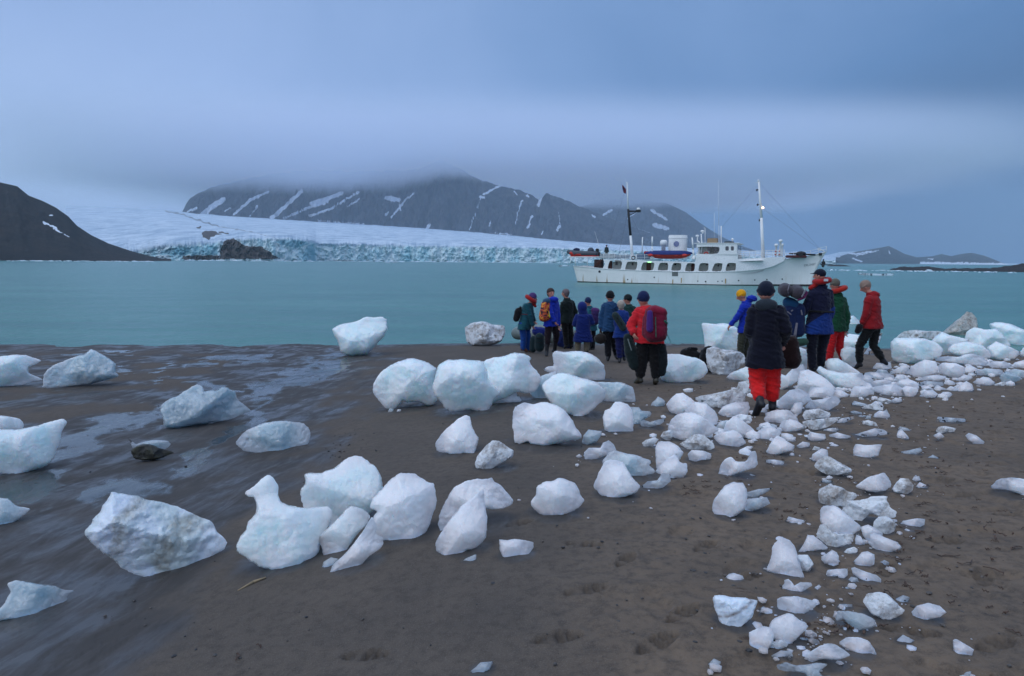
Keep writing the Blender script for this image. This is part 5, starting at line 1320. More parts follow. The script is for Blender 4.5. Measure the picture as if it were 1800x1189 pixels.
post([(1302, 552), (1290, 300), (1274, 70)], 0, .22, name='fore_mast', r1=.10, n=14)
mb = MB(); mb.ball(S3(1272, 64, 0), .14, (1.2, 1, .8)); mb.box(S3(1268, 76, 0), (.6, .1, .06)); mb.build('masthead', WHT, ship)
for u, v in ((1262, 122), (1266, 215), (1278, 313)):
    mb = MB(); mb.tube(S3(u, v, 0), S3(u + 16, v, 0), .04); mb.lathe(S3(u, v + 3, 0), [(.09, -.1), (.09, .14)], 10); mb.build('mast_lantern', BLK, ship)
lm = M('lit lamp'); lm.set(color=(1, .8, .6), emit=(1.0, 0.62, 0.38), emits=5.0)
mb = MB(); mb.ball(S3(1300, 236, 0), .13); mb.build('lit_lantern', lm.m, ship)
gl = M('green lamp'); gl.set(color=(.4, 1, .4), emit=(0.35, 1.0, 0.35), emits=1.6)
mb = MB(); mb.box(S3(582, 580, -HB - .05), (.42, .06, .12)); mb.build('green_lantern', gl.m, ship)
WIRE = paint('grey wire', (0.10, 0.11, 0.12), 0.5)
mb = MB()
for a, b in (((1276, 80), (1655, 490)), ((1296, 240), (1690, 520)), ((1276, 80), (1040, 360)), ((440, 80), (300, 560))): mb.tube(S3(*a, 0), S3(*b, 0), .009, n=4)
mb.tube(S3(448, 250, 0), S3(380, 562, -HB + .3), .012, n=4); mb.tube(S3(448, 250, 0), S3(600, 570, -HB + .3), .012, n=4)
mb.build('rigging', WIRE, ship)
# railings
def railing(pts, h, off=None, post_every=34, rails=3, name='railing', r=.022):
    mb = MB()
    P_ = []
    for (u0, v0), (u1, v1) in zip(pts[:-1], pts[1:]):
        k = max(1, int(abs(u1 - u0) / post_every))
        for i in range(k): P_.append((u0 + (u1 - u0) * i / k, v0 + (v1 - v0) * i / k))
    P_.append(pts[-1]); Q = []
    for u, v in P_:
        if off is None:
            a, z = SP(u, v, -HB)
            for _ in range(4): a, z = SP(u, v, side_y(a) + .08)
            Q.append(Vector((a, side_y(a) + .08, z)))
        else: Q.append(S3(u, v, off))
    for p in Q: mb.tube(p, p + Vector((0, 0, h)), r * 1.2, n=5)
    for kk in range(rails):
        hz = h * (kk + 1) / rails
        for a, b in zip(Q[:-1], Q[1:]): mb.tube(a + Vector((0, 0, hz)), b + Vector((0, 0, hz)), r, n=5)
    mb.build(name, WHT, ship)
railing([(1140, 555), (1434, 546)], 0.75, rails=4); railing([(1440, 560), (1600, 541), (1700, 513)], 0.62, rails=2, post_every=50)
railing([(290, 562), (500, 569), (600, 572)], 0.75, rails=4); railing([(290, 560), (600, 570)], 0.75, off=HB - .2, rails=3); railing([(1140, 552), (1434, 540)], 0.75, off=HB - .8, rails=3)
railing([(70, 548), (285, 550)], 0.04, rails=1, post_every=60, r=.05)
# boat rack at the stern
mb = MB()
for u, v0 in ((112, 600), (188, 604), (84, 590)): mb.tube(S3(u, v0, -HB + .3), S3(u, 548, -HB + .3), .05)
for u, v0 in ((112, 600), (188, 604)): mb.tube(S3(u, v0, HB - .5), S3(u, 548, HB - .5), .05)
mb.tube(S3(75, 547, -HB + .3), S3(285, 550, -HB + .3), .06); mb.tube(S3(75, 547, HB - .3), S3(285, 550, HB - .3), .06)
for u in (90, 150, 210, 270): mb.tube(S3(u, 548, -HB + .3), Vector((SP(u, 548, -HB + .3)[0], HB - .3, SP(u, 548, -HB + .3)[1])), .05)
mb.build('boat_rack', WHT, ship)
mb = MB(); mb.tube(S3(232, 608, -HB + .6), S3(275, 560, -HB + .6), .05); mb.tube(S3(245, 608, -HB + .6), S3(288, 560, -HB + .6), .05)
for k in range(5): mb.tube(S3(236 + k * 9, 600 - k * 9, -HB + .6), S3(248 + k * 9, 600 - k * 9, -HB + .6), .03)
mb.build('stair', BRN, ship)
mb = MB(); mb.box(S3(262, 590, -1.2), (1.0, 1.2, 1.1), bevel=.05); mb.build('stern_locker', paint('dark stern gear', rgb(70, 50, 45), 0.7), ship)
post([(276, 540), (252, 440), (235, 385)], -HB + .4, .03, WHT, 'whip_antenna', r1=.012)
# bits on the boat deck
mb = MB(); mb.torus(S3(480, 552, -HB + .5), .20, .08, (0, 1, 0)); mb.build('tyre', BLK, ship)
mb = MB()
for k in range(9): mb.box(S3(372 + k * 10, 546, -1.8), (.14, .5, .5), rot=Euler((0, .25, 0)))
mb.build('stacked_chairs', paint('pale chairs', rgb(130, 145, 160), 0.6), ship)
mb = MB(); mb.box(S3(545, 545, -1.6), (1.5, 1.2, .75), bevel=.05); mb.build('deck_box', paint('blue deck box', rgb(40, 84, 120), 0.6), ship)
mb = MB(); mb.box(S3(320, 543, -1.6), (1.9, 1.2, .6), bevel=.06); mb.build('deck_box', paint('grey deck box', rgb(150, 160, 165), 0.6), ship)
mb = MB(); mb.box(S3(572, 520, -1.6), (.9, .6, .35), bevel=.05); mb.build('life_float', REDP, ship)
# bow gear
def vent(u, v0, v1, r=.11, R=.22, off=-.8):
    mb = MB(); c = S3(u, v0, off); h = SP(u, v1, off)[1] - c.z; mb.lathe(c, [(r * 1.3, 0), (r, .2), (r, h - .3), (R, h - .28), (R, h - .08), (R * .6, h)], 14); mb.build('ventilator', WHT, ship)
vent(1381, 545, 464); vent(1407, 545, 437); vent(1420, 545, 462, .09, .14)
lr = MB(); lr.torus(S3(1391, 522, -1.05), .27, .075, (0, 1, 0)); lro = lr.build('life_ring', WHT, ship)
lr = MB()
for k in range(4):
    t = math.pi / 4 + k * math.pi / 2; lr.ball(S3(1391, 522, -1.05) + Vector((math.cos(t) * .27, 0, math.sin(t) * .27)), .115, (1, .9, 1))
lr.build('ring_band', REDP, lro)
mb = MB(); a = S3(1510, 545, -.6); mb.box(a, (2.3, 1.6, .3), bevel=.06); mb.build('hatch', paint('dark red hatch', rgb(82, 34, 36), 0.6), ship)
mb = MB(); a = S3(1540, 528, -.6); mb.ball(a, .5, (1.2, 1, .65)); mb.tube(a + Vector((-1.3, 0, .05)), a + Vector((1.6, 0, -.1)), .10); mb.tube(a + Vector((0, -.8, -.1)), a + Vector((0, .8, -.1)), .26); mb.build('windlass', BLK, ship)
mb = MB(); a = S3(1664, 530, -.25); mb.box(a, (.35, .4, .3), bevel=.03); mb.build('mooring_post', BLK, ship)
mb = MB(); mb.tube(S3(1690, 505, 0), S3(1640, 500, 0), .04); mb.tube(S3(1700, 520, 0), S3(1652, 490, 0), .04); mb.build('bow_frame', WHT, ship)

# --- lifeboat in its davits and the inflatable on the rack: things carried by the ship
def world(p): return SO + EX * p.x + EYV * p.y + Vector((0, 0, p.z))
lb0, lb1 = S3(556, 528, -HB + .55), S3(852, 528, -HB + .55)
LBc = (lb0 + lb1) / 2; LL = (lb1 - lb0).length / 2
lb = empty('lifeboat', world(LBc), SROT); tag(lb, 'orange lifeboat under a blue cover, hung beside the ship\'s funnel', 'lifeboat')
def boat_shell(L_, B_, Ht, Hb, n=26, m=9):
    mb = MB(); R = []
    for i in range(n):
        t = -1 + 2 * i / (n - 1); wv = (1 - abs(t) ** 3.2) ** 0.75; dz = -Hb * (1 - abs(t) ** 3.5) ** .6
        R.append([mb.bm.verts.new((t * L_, math.sin(a) * B_ * wv, Ht + 0.12 * t * t + (dz - Ht) * math.cos(a) ** .8)) for a in [(-math.pi / 2) + math.pi * j / (m - 1) for j in range(m)]])
    for A, B in zip(R[:-1], R[1:]):
        for j in range(m - 1): mb.bm.faces.new((A[j], A[j + 1], B[j + 1], B[j])).smooth = True
    return mb
boat_shell(LL, .85, .05, .62).build('hull', REDP, lb)
mb = MB()
R = []
for i in range(24):
    t = -1 + 2 * i / 23; wv = (1 - abs(t) ** 3.4) ** .75
    R.append([mb.bm.verts.new((t * LL * 1.01, math.sin(a) * .90 * wv, .06 + .1 * t * t + math.cos(a) * .36 * (1 - abs(t) ** 4) - (.16 if abs(a) > 1.5 else 0))) for a in [-1.57, -1.4, -.8, 0, .8, 1.4, 1.57]])
for A, B in zip(R[:-1], R[1:]):
    for j in range(6): mb.bm.faces.new((A[j], A[j + 1], B[j + 1], B[j])).smooth = True
mb.build('cover', BLU, lb)
for k in range(5):
    mb = MB(); x = -LL * .72 + k * LL * .36; mb.ball((x, -.70, -.16), .2, (1.7, .5, .85)); mb.build('fender', paint('bright red fender', rgb(212, 60, 50), 0.6), lb)
ib = empty('inflatable_boat', world(S3(165, 530, -1.2)), SROT); tag(ib, 'grey and red inflatable boat with outboard on the rack at the ship\'s stern', 'inflatable boat')
mb = MB(); L2 = (S3(270, 530, -1.2) - S3(66, 530, -1.2)).length
for y in (-.7, .7): mb.cone((L2 * .42, y, .08), .30, (-L2 * .22, y, .12), .36)
mb.cone((-L2 * .22, -.7, .12), .36, (-L2 * .45, -.15, .30), .30); mb.cone((-L2 * .22, .7, .12), .36, (-L2 * .45, .15, .30), .30)
link('tube', fused(mb, 'tube', .06, 2), paint('grey boat fabric', rgb(74, 80, 88), 0.6), ib)
mb = MB(); mb.box((0.2, 0, -.24), (L2 * .8, 1.9, .26), bevel=.08); mb.cone((-L2 * .2, -.3, -.18), .28, (-L2 * .44, 0, .12), .16); mb.cone((-L2 * .05, -.86, -.08), .22, (-L2 * .34, -.72, .10), .24); mb.build('floor', REDP, ib)
mb = MB(); mb.ball((-L2 * .22, 0, .58), .36, (1.3, 1, .7)); mb.build('bow_bag', paint('navy bag', rgb(24, 30, 66), 0.8), ib)
mb = MB(); mb.ball((L2 * .22, 0, .50), .40, (1.1, .9, 1)); mb.box((L2 * .34, 0, .2), (.4, .5, .5), bevel=.08); mb.build('bundle', paint('grey bundle', rgb(72, 80, 92), 0.8), ib)
mb = MB(); mb.box((L2 * .42, 0, .5), (.4, .4, .5), bevel=.07); mb.tube((L2 * .46, 0, .2), (L2 * .5, 0, -.5), .07); mb.build('outboard_motor', BLK, ib)
# ------------------------------------------------------------------ people and what they carry
CROPS['X'] = (890, 480, 5.661)
SKIN = M('skin'); SKIN.set(color=rgb(190, 130, 112), rough=0.55, sss=0.15, ssss=0.02); SKIN = SKIN.m
EYEM = paint('dark eye', (0.01, 0.01, 0.012), 0.2)
def cloth(name, c, rough=0.85):
    k_ = 1.0 if 'vivid' in name or 'bright red' in name or 'yellow' in name or name == 'red trousers' else 0.62
    return paint(name, tuple(v * k_ for v in rgb(*c)), rough, 0.2, bump=0.5, bscale=90, var=0.10, sheen=0.15)
class Fig:
    """joint positions given on the picture, set in depth in metres around the person's own place"""
    def __init__(s, crop, u, v):
        s.ox, s.oy, s.k = CROPS[crop]; s.base = at(s.ox + u / s.k, s.oy + v / s.k)
        h = math.hypot(s.base.x, s.base.y); s.n = Vector((s.base.x / h, s.base.y / h, 0)); s.t = Vector((s.n.y, -s.n.x, 0))
        s.m = 1.0
    def p(s, u, v, d=0.0):
        r = ray(s.ox + u / s.k, s.oy + v / s.k); o = Vector((0, 0, EYE)); q = s.base + s.n * d
        t = (q - o).dot(s.n) / r.dot(s.n); return (o + r * t) - s.base
    def g(s, u, v):
        return at(s.ox + u / s.k, s.oy + v / s.k) - s.base
    def dirv(s, fx, fy, fz=0): return (s.t * fx + s.n * fy + Vector((0, 0, fz))).normalized()
def head(mb, c, f, r):
    """skull, jaw, nose, ears; f is where the face looks"""
    f = Vector(f).normalized(); side = f.cross(Vector((0, 0, 1))).normalized(); up = side.cross(f).normalized()
    R = Matrix((side, f, up)).transposed()
    mb.ball(c + up * r * .12, r * .98, (.78, .95, 1.0), R); mb.ball(c + f * r * .18 - up * r * .45, r * .66, (.78, .9, .95), R)
    mb.cone(c + f * r * .93 + up * r * .05, r * .10, c + f * r * 1.06 - up * r * .22, r * .17)
    for sg in (-1, 1): mb.ball(c + side * sg * r * .80 - up * r * .05, r * .24, (.4, .7, 1.1), R, 1)
    mb.cone(c + f * r * .80 - up * r * .52 - side * r * .16, r * .09, c + f * r * .80 - up * r * .52 + side * r * .16, r * .09)
    mb.cone(c + f * r * .62 + up * r * .28 - side * r * .4, r * .16, c + f * r * .62 + up * r * .28 + side * r * .4, r * .16)
    return side, f, up
def hand(mb, w_, d, side, s=1.0, curl=.5):
    """palm, four fingers of different length and a thumb from the side of the palm"""
    d = Vector(d).normalized(); side = (Vector(side) - d * Vector(side).dot(d)).normalized(); nrm = d.cross(side).normalized()
    e = w_ + d * .085 * s
    for k in (-1.2, -.4, .4, 1.2): mb.cone(w_ + side * k * .014 * s, .018 * s, e + side * k * .019 * s, .0155 * s, 8)
    for k, ln in zip((-1.4, -.47, .47, 1.4), (.058, .074, .078, .068)):
        a = e + side * k * .0185 * s; b = a + (d * (1 - curl * .4) + nrm * curl * .7).normalized() * ln * .55 * s; c = b + (d * (1 - curl) + nrm * curl * 1.2).normalized() * ln * .55 * s
        mb.cone(a, .0115 * s, b, .0105 * s, 8); mb.cone(b, .0105 * s, c, .009 * s, 8)
    a = w_ + d * .02 * s + side * .03 * s; b = a + (d * .7 + side * .75 + nrm * .3).normalized() * .042 * s; mb.cone(a, .017 * s, b, .013 * s, 8); mb.cone(b, .013 * s, b + (d * .9 + side * .2 + nrm * .4).normalized() * .034 * s, .010 * s, 8)
def person(label, F, J, look, C, **o):
    """J: joints; C: colours; o: options"""
    root = empty('person', F.base); tag(root, label, 'person', o.get('group'))
    hc = F.p(*J['head']); nk = F.p(*J['neck'])
    sL, sR = F.p(*J['sL']), F.p(*J['sR']); hL, hR = F.p(*J['hL']), F.p(*J['hR'])
    eL, eR, wL, wR = F.p(*J['eL']), F.p(*J['eR']), F.p(*J['wL']), F.p(*J['wR'])
    kL, kR = F.p(*J['kL']), F.p(*J['kR'])
    aL, aR = F.p(*J['aL']), F.p(*J['aR']); tL, tR = F.p(*J['tL']), F.p(*J['tR'])
    s = o.get('s', 1.0); hr = o.get('hr', .118) * s
    lk = F.dirv(*look)
    hem = o.get('hem', .10)
    sm, hm_ = (sL + sR) / 2, (hL + hR) / 2
    # body, one continuous skin
    b = MB(); side, ff, up = head(b, hc, lk, hr)
    b.cone(nk - Vector((0, 0, .03)), .056 * s, hc - up * hr * .5, .056 * s)
    b.cone(sL, .048 * s, sR, .048 * s); b.cone(sm, .075 * s, hm_, .075 * s); b.cone(sL * .65 + sR * .35, .055 * s, hL * .8 + hR * .2, .06 * s); b.cone(sR * .65 + sL * .35, .055 * s, hR * .8 + hL * .2, .06 * s); b.cone(nk, .055 * s, sm, .06 * s)
    for S_, E_, W_, HD in ((sL, eL, wL, 'L'), (sR, eR, wR, 'R')):
        b.cone(S_, .050 * s, E_, .038 * s); b.cone(E_, .038 * s, W_, .026 * s)
        hd = o.get('hand' + HD, W_ - E_); hand(b, W_, hd, F.dirv(-.5, .8) if HD == 'L' else F.dirv(.5, .8), s * 1.05, o.get('curl', .6))
    for H_, K_, A_, T_ in ((hL, kL, aL, tL), (hR, kR, aR, tR)):
        b.cone(H_, .085 * s, K_, .055 * s); b.cone(K_, .055 * s, A_, .036 * s); b.cone(A_, .036 * s, T_, .028 * s)
    link('body', fused(b, 'body', .0105, 1), SKIN, root)
    if o.get('eyes', True):
        e = MB()
        for sg in (-1, 1): e.ball(hc + ff * hr * .80 + side * sg * hr * .30 + up * hr * .12, hr * .10, sub=1)
        e.build('eyes', EYEM, root)
    # jacket
    j = MB(); th = o.get('bulk', .125) * s * 1.12
    depth = F.n * .05
    ax = (sR - sL); ax.z = 0; wS = max(ax.length / 2, .10 * s) + .030; ax.normalize(); dp = Vector((-ax.y, ax.x, 0))
    hx = (hR - hL); hx.z = 0; wH = max(hx.length / 2, .05 * s) + .112 * s * o.get('leg', 1.0) * 1.07 + .034
    hx = ax if hx.length < .03 or hx.normalized().dot(ax) < .3 else hx.normalized(); hd_ = Vector((-hx.y, hx.x, 0))
    low = hm_ - Vector((0, 0, hem)); dz_ = max(th * 1.08, .112 * s * o.get('leg', 1.0) * 1.07 + .034)
    def ring(t, wf, df):
        c = sm * (1 - t) + low * t; w_ = (wS * (1 - t) + wH * t) * wf; k = (ax * (1 - t) + hx * t).normalized(); kd = (dp * (1 - t) + hd_ * t).normalized()
        return (c, k * w_, kd * dz_ * df)
    up_ = Vector((0, 0, 1))
    rings = [(nk + (nk - sm) * .05, ax * .082 * s, dp * .082 * s), (sm + up_ * .06 * s, ax * wS * .70, dp * dz_ * .74), (sm + up_ * .01, ax * wS * .95, dp * dz_ * .90), ring(.14, .95, .98), ring(.34, .90, 1.0), ring(.52, .88, .94), ring(.72, .96, 1.0), ring(.90, 1.02, 1.06), ring(1.0, 1.03, 1.06)]
    j.loft(rings)
    ar = o.get('arm', 1.0) * 1.14
    for S_, E_, W_ in ((sL, eL, wL), (sR, eR, wR)):
        j.cone(S_ - Vector((0, 0, .02)), .080 * s * ar, E_, .064 * s * ar); j.cone(E_, .066 * s * ar, W_ + (E_ - W_) * .06, .050 * s * ar); j.cone(W_ + (E_ - W_) * .16, .056 * s * ar, W_ + (E_ - W_) * .07, .056 * s * ar)
    if 'hood' in o:                                            # hood lying on the back
        hp = F.p(*o['hood']); j.ball(hp, .115 * s, (1.25, .8, .75)) if not o.get('hoodmat') else None
    jme = fused(j, 'jacket', .0145, 2, 0.010, 9.0, int(abs(F.base.x) * 100) % 50, fold=o.get('fold', .040))
    jo = link('jacket', jme, C['jac'], root)
    if 'split' in C:                                           # second colour below a line
        jme.materials.append(C['split'][0]); zc = F.p(0, C['split'][1]).z
        for p in jme.polygons:
            c = p.center
            if c.z < zc + C['split'][2] * (c - sm).dot(F.t) and (c - sm).dot(F.t) > C['split'][3]: p.material_index = 1
    if o.get('hoodmat'):
        h_ = MB(); hp = F.p(*o['hood']); h_.ball(hp, .12 * s, (1.35, .7, .8)); h_.cone(hp + F.t * .08, .05 * s, hp - Vector((0, 0, .12)), .035 * s); h_.cone(hp - F.t * .08, .05 * s, hp - Vector((0, 0, .12)), .035 * s)
        link('hood', fused(h_, 'hood', .016, 3, .008, 14, 3), o['hoodmat'], jo)
    # trousers
    t = MB(); lw = o.get('leg', 1.0) * 1.07
    t.cone(hL, .115 * s * lw, hR, .115 * s * lw)
    for H_, K_, A_ in ((hL, kL, aL), (hR, kR, aR)):
        cut = o.get('cut', .15); A2 = K_ + (A_ - K_) * (1 - cut)
        t.cone(H_, .112 * s * lw, K_, .086 * s * lw); t.cone(K_, .086 * s * lw, A2, .074 * s * lw)
    link('trousers', fused(t, 'trousers', .015, 3, 0.009, 10.0, 7, fold=.045), C['tr'], root)
    # boots
    for K_, A_, T_ in ((kL, aL, tL), (kR, aR, tR)):
        bb = MB(); sh = A_ + (K_ - A_) * o.get('shaft', .45)
        bb.cone(sh, .062 * s, A_, .052 * s); bb.cone(A_, .056 * s, A_ * .35 + T_ * .65, .048 * s); bb.cone(A_ * .3 + T_ * .7, .048 * s, T_, .040 * s)
        hb_ = (A_ - T_); hb_.z = 0
        bb.ball(A_ + (hb_.normalized() * .03 if hb_.length > .02 else Vector()) - Vector((0, 0, .02)), .05 * s)
        link('boot', fused(bb, 'boot', .012, 2), C['boot'], root)
    # head wear
    R = Matrix((side, ff, up)).transposed()
    if 'hat' in C:
        h_ = MB(); kind = o.get('hatk', 'knit')
        if kind == 'knit':
            h_.ball(hc + up * hr * .40 - ff * hr * .06, hr * 1.02, (.86, 1.0, .98), R, 3)
            h_.torus(hc + up * hr * .26 - ff * hr * .02, hr * .84, hr * .17, (up + ff * .28).normalized(), 24, 8)
        elif kind == 'hood':
            h_.ball(hc - ff * hr * .10 + up * hr * .1, hr * 1.28, (.92, 1.0, 1.08), R, 3); h_.cone(hc - up * hr * .7 - ff * hr * .15, hr * 1.05, nk, hr * 1.1)
        elif kind == 'cap':
            h_.ball(hc + up * hr * .40 - ff * hr * .03, hr * 1.02, (.86, 1.0, .86), R, 3)
            h_.cone(hc + up * hr * .42 + ff * hr * .85 + side * hr * .3, hr * .10, hc + up * hr * .36 + ff * hr * 1.6 + side * hr * .2, hr * .07); h_.cone(hc + up * hr * .42 + ff * hr * .85 - side * hr * .3, hr * .10, hc + up * hr * .36 + ff * hr * 1.6 - side * hr * .2, hr * .07)
            h_.cone(hc + up * hr * .42 + ff * hr * .85, hr * .10, hc + up * hr * .36 + ff * hr * 1.65, hr * .08)
        elif kind == 'hair':
            h_.ball(hc + up * hr * .30 - ff * hr * .14, hr * 1.02, (.86, .98, .92), R, 3); h_.ball(hc - ff * hr * .45 - up * hr * .2, hr * .72, (.95, .7, 1), R, 3)
        # open the front so the face shows
        nm_ = {'hair': 'hair', 'hood': 'hood', 'cap': 'cap'}.get(kind, 'hat')
        me = fused(h_, nm_, .012, 2, .006 if kind == 'hair' else .002, 40 if kind == 'hair' else 30, 4)
        bm = bmesh.new(); bm.from_mesh(me)
        if kind in ('knit', 'hair', 'cap') or (kind == 'hood' and o.get('eyes', True)):
            dl = [v for v in bm.verts if ((v.co - hc).dot(up) < hr * .22 and (v.co - hc).dot(ff) > hr * .30 and (v.co - hc).dot(up) > -hr * 1.0 and kind != 'knit')]
            if kind == 'knit': dl = [v for v in bm.verts if (v.co - hc).dot(up) < hr * (-.12 + .30 * max(-1, min(1, (v.co - hc).dot(ff) / hr)))]
            bmesh.ops.delete(bm, geom=dl, context='VERTS')
        bm.to_mesh(me); bm.free()
        link(nm_, me, C['hat'], root)
    if 'collar' in C:                                          # inflatable life collar around the neck
        c_ = MB(); cp = F.p(*o['collarp']); ax = F.dirv(*o.get('collara', (0.25, .0, 1)))
        c_.torus(cp, .135 * s, .062 * s, ax, 26, 10)
        if 'tail' in o: c_.cone(cp + ax * 0, .06 * s, F.p(*o['tail']), .045 * s)
        co_ = link('life_collar', fused(c_, 'life_collar', .014, 2), C['collar'], root)
        if o.get('patch'):
            pb = MB(); pp = F.p(*o['patch']); pb.box(pp, (.085, .015, .05), rot=Euler((0, 0, math.atan2(F.t.y, F.t.x))), bevel=.004); pb.build('patch', paint('pale patch', rgb(190, 196, 200), .6), co_)
    return root
def soft(label, name, cat, F, shapes, mat, voxel=.018, noise=.012, grp=None, sm=3, fold=.02):
    """a bag or roll: shapes are round cones given on the picture"""
    mb = MB()
    for sh in shapes:
        a = F.p(*sh[0]); b = F.p(*sh[2]); mb.cone(a, sh[1], b, sh[3])
    me = fused(mb, name, voxel, sm, noise, 11, 9, fold=fold)
    if label is None: return me
    e = link(name, me, mat); e.location = F.base; tag(e, label, cat, grp); return e
def addpart(par, F, name, shapes, mat, voxel=.014, noise=.004, sm=2):
    me = soft(None, name, None, F, shapes, mat, voxel, noise, sm=sm, fold=0); o_ = link(name, me, mat, par); return o_

BK = cloth('black cloth', (20, 20, 24)); DKT = cloth('dark trousers', (26, 26, 34)); RUB = paint('dark rubber', rgb(30, 30, 34), .45); OLV = paint('olive rubber boot', rgb(58, 54, 44), .5)
# 1 ---- teal jacket, blue trousers, red collar
F = Fig('X', 190, 790)
person('person in teal jacket, blue trousers, purple cap and red life collar, leaning forward at left', F,
       dict(head=(262, 252), neck=(238, 300), sL=(195, 325, -.12), sR=(235, 325, .14), hL=(160, 520, -.08), hR=(195, 520, .10), eL=(235, 420, -.14), eR=(255, 420, .2), wL=(262, 520, -.08), wR=(275, 470, .3),
            kL=(172, 640, -.05), kR=(215, 640, .12), aL=(168, 752, -.02), aR=(215, 758, .14), tL=(205, 778, -.02), tR=(245, 780, .14)),
       (.9, .2, -.15), dict(jac=cloth('teal jacket', (30, 98, 112)), tr=cloth('bright blue trousers', (26, 84, 170)), boot=paint('brown boot', rgb(92, 58, 44), .6), hat=cloth('purple cap', (92, 66, 130)), collar=cloth('red life collar', (196, 40, 40))),
       collarp=(245, 262), collara=(.5, 0, .75), tail=(288, 330), hem=.12, shaft=.12, cut=.05, bulk=.13)
b = soft('small black rucksack on the back of the person in teal', 'backpack', 'backpack', F, [((118, 380, -.1), .10, (100, 455, -.1), .10), ((140, 350, -.1), .05, (110, 400, -.1), .06)], BK)
addpart(b, F, 'strap', [((150, 412, -.26), .012, (210, 414, -.26), .012)], cloth('red strap', (150, 40, 50)))
# 2 ---- blue jacket with orange pack
F = Fig('X', 440, 825)
person('person in bright blue jacket looking back over the shoulder, wearing an orange-flamed rucksack', F,
       dict(head=(443, 203), neck=(448, 250), sL=(420, 290, -.12), sR=(492, 290, .10), hL=(425, 490, -.08), hR=(470, 490, .1), eL=(440, 400, -.2), eR=(515, 410, .1), wL=(480, 480, -.2), wR=(520, 520, .1),
            kL=(415, 640, -.1), kR=(500, 620, .15), aL=(400, 790, -.1), aR=(480, 770, .25), tL=(400, 822, -.22), tR=(500, 790, .25)),
       (.45, -.75, 0), dict(jac=cloth('royal blue jacket', (26, 62, 205)), tr=cloth('dark maroon trousers', (36, 20, 30)), boot=RUB, hat=paint('brown hair', rgb(52, 34, 30), .7)),
       hatk='hair', shaft=.75, cut=.62, hood=(470, 265, -.12), bulk=.12)
PK = M('flame patterned fabric'); Pp = PK.coord('Object'); fx = PK.noise(Pp, 9, 3, 0.6, 1.2)
PK.set(color=PK.ramp(fx, [(0.42, (0.012, 0.010, 0.014)), (0.5, (0.45, 0.05, 0.02)), (0.56, (0.62, 0.12, 0.02)), (0.66, (0.75, 0.42, 0.04))]), rough=0.7)
b = soft('orange and black flame-patterned rucksack on the blue-jacketed person looking back', 'backpack', 'backpack', F, [((385, 310, -.22), .10, (370, 440, -.24), .13), ((400, 300, -.2), .09, (400, 440, -.2), .11)], PK.m)
addpart(b, F, 'lid', [((390, 285, -.22), .085, (410, 280, -.2), .085)], cloth('grey blue lid', (58, 96, 130)))
addpart(b, F, 'strap', [((425, 385, -.33), .014, (432, 440, -.33), .02)], cloth('yellow strap', (190, 180, 40)))
# 3 ---- dark jacket, grey hair
F = Fig('X', 620, 760)
person('grey-haired person in black-green jacket standing beside the boat, back half turned', F,
       dict(head=(588, 205), neck=(603, 250), sL=(568, 300, -.1), sR=(650, 290, .12), hL=(575, 480, -.1), hR=(625, 480, .12), eL=(545, 400, -.1), eR=(690, 390, .15), wL=(545, 490, -.1), wR=(665, 470, .2),
            kL=(590, 600, 0), kR=(640, 600, .1), aL=(600, 720, 0), aR=(650, 720, .1), tL=(580, 745, 0), tR=(640, 745, .15)),
       (-.8, .5, 0), dict(jac=cloth('black green jacket', (16, 34, 32)), tr=cloth('black trousers', (22, 20, 22)), boot=RUB, hat=paint('grey hair', rgb(104, 92, 94), .8)), hatk='hair', hem=.05)
# 5 ---- teal, dark blue hat, behind the hooded one
F = Fig('X', 850, 770)
person('person mostly hidden behind the hooded one, pale teal jacket and dark blue hat', F,
       dict(head=(812, 290), neck=(828, 330), sL=(800, 370, 0), sR=(868, 370, .1), hL=(815, 540, 0), hR=(860, 540, .1), eL=(790, 450, 0), eR=(880, 450, .1), wL=(790, 520, .1), wR=(870, 520, .15),
            kL=(820, 650, 0), kR=(860, 650, .1), aL=(820, 750, 0), aR=(860, 750, .1), tL=(810, 765, -.05), tR=(850, 765, .05)),
       (-.5, .8, 0), dict(jac=cloth('pale teal jacket', (50, 120, 140)), tr=DKT, boot=RUB, hat=cloth('dark blue hat', (30, 50, 96))), s=.92)
b = soft('purple and black rucksack sticking out behind the hooded blue parka', 'backpack', 'backpack', F, [((885, 400, -.12), .12, (888, 480, -.12), .12)], cloth('purple fabric', (66, 44, 104)))
addpart(b, F, 'lid', [((870, 372, -.12), .085, (902, 376, -.12), .085)], cloth('violet lid', (96, 54, 120)))
# 4 ---- hooded blue parka
F = Fig('X', 760, 800)
person('person in long dark blue hooded parka and khaki trousers, back to the camera', F,
       dict(head=(755, 345), neck=(765, 400), sL=(708, 430, 0), sR=(828, 430, 0), hL=(720, 600, 0), hR=(808, 600, 0), eL=(680, 510, .03), eR=(858, 500, .03), wL=(720, 520, .25), wR=(800, 515, .25),
            kL=(712, 690, 0), kR=(800, 690, 0), aL=(710, 770, 0), aR=(800, 770, 0), tL=(705, 790, .15), tR=(805, 790, .15)),
       (-.1, .95, 0), dict(jac=cloth('dark blue parka', (20, 46, 128)), tr=cloth('khaki trousers', (150, 138, 116)), boot=RUB, hat=cloth('dark blue parka', (20, 46, 128))),
       hatk='hood', eyes=False, hem=.24, bulk=.155, shaft=.1, cut=.05)
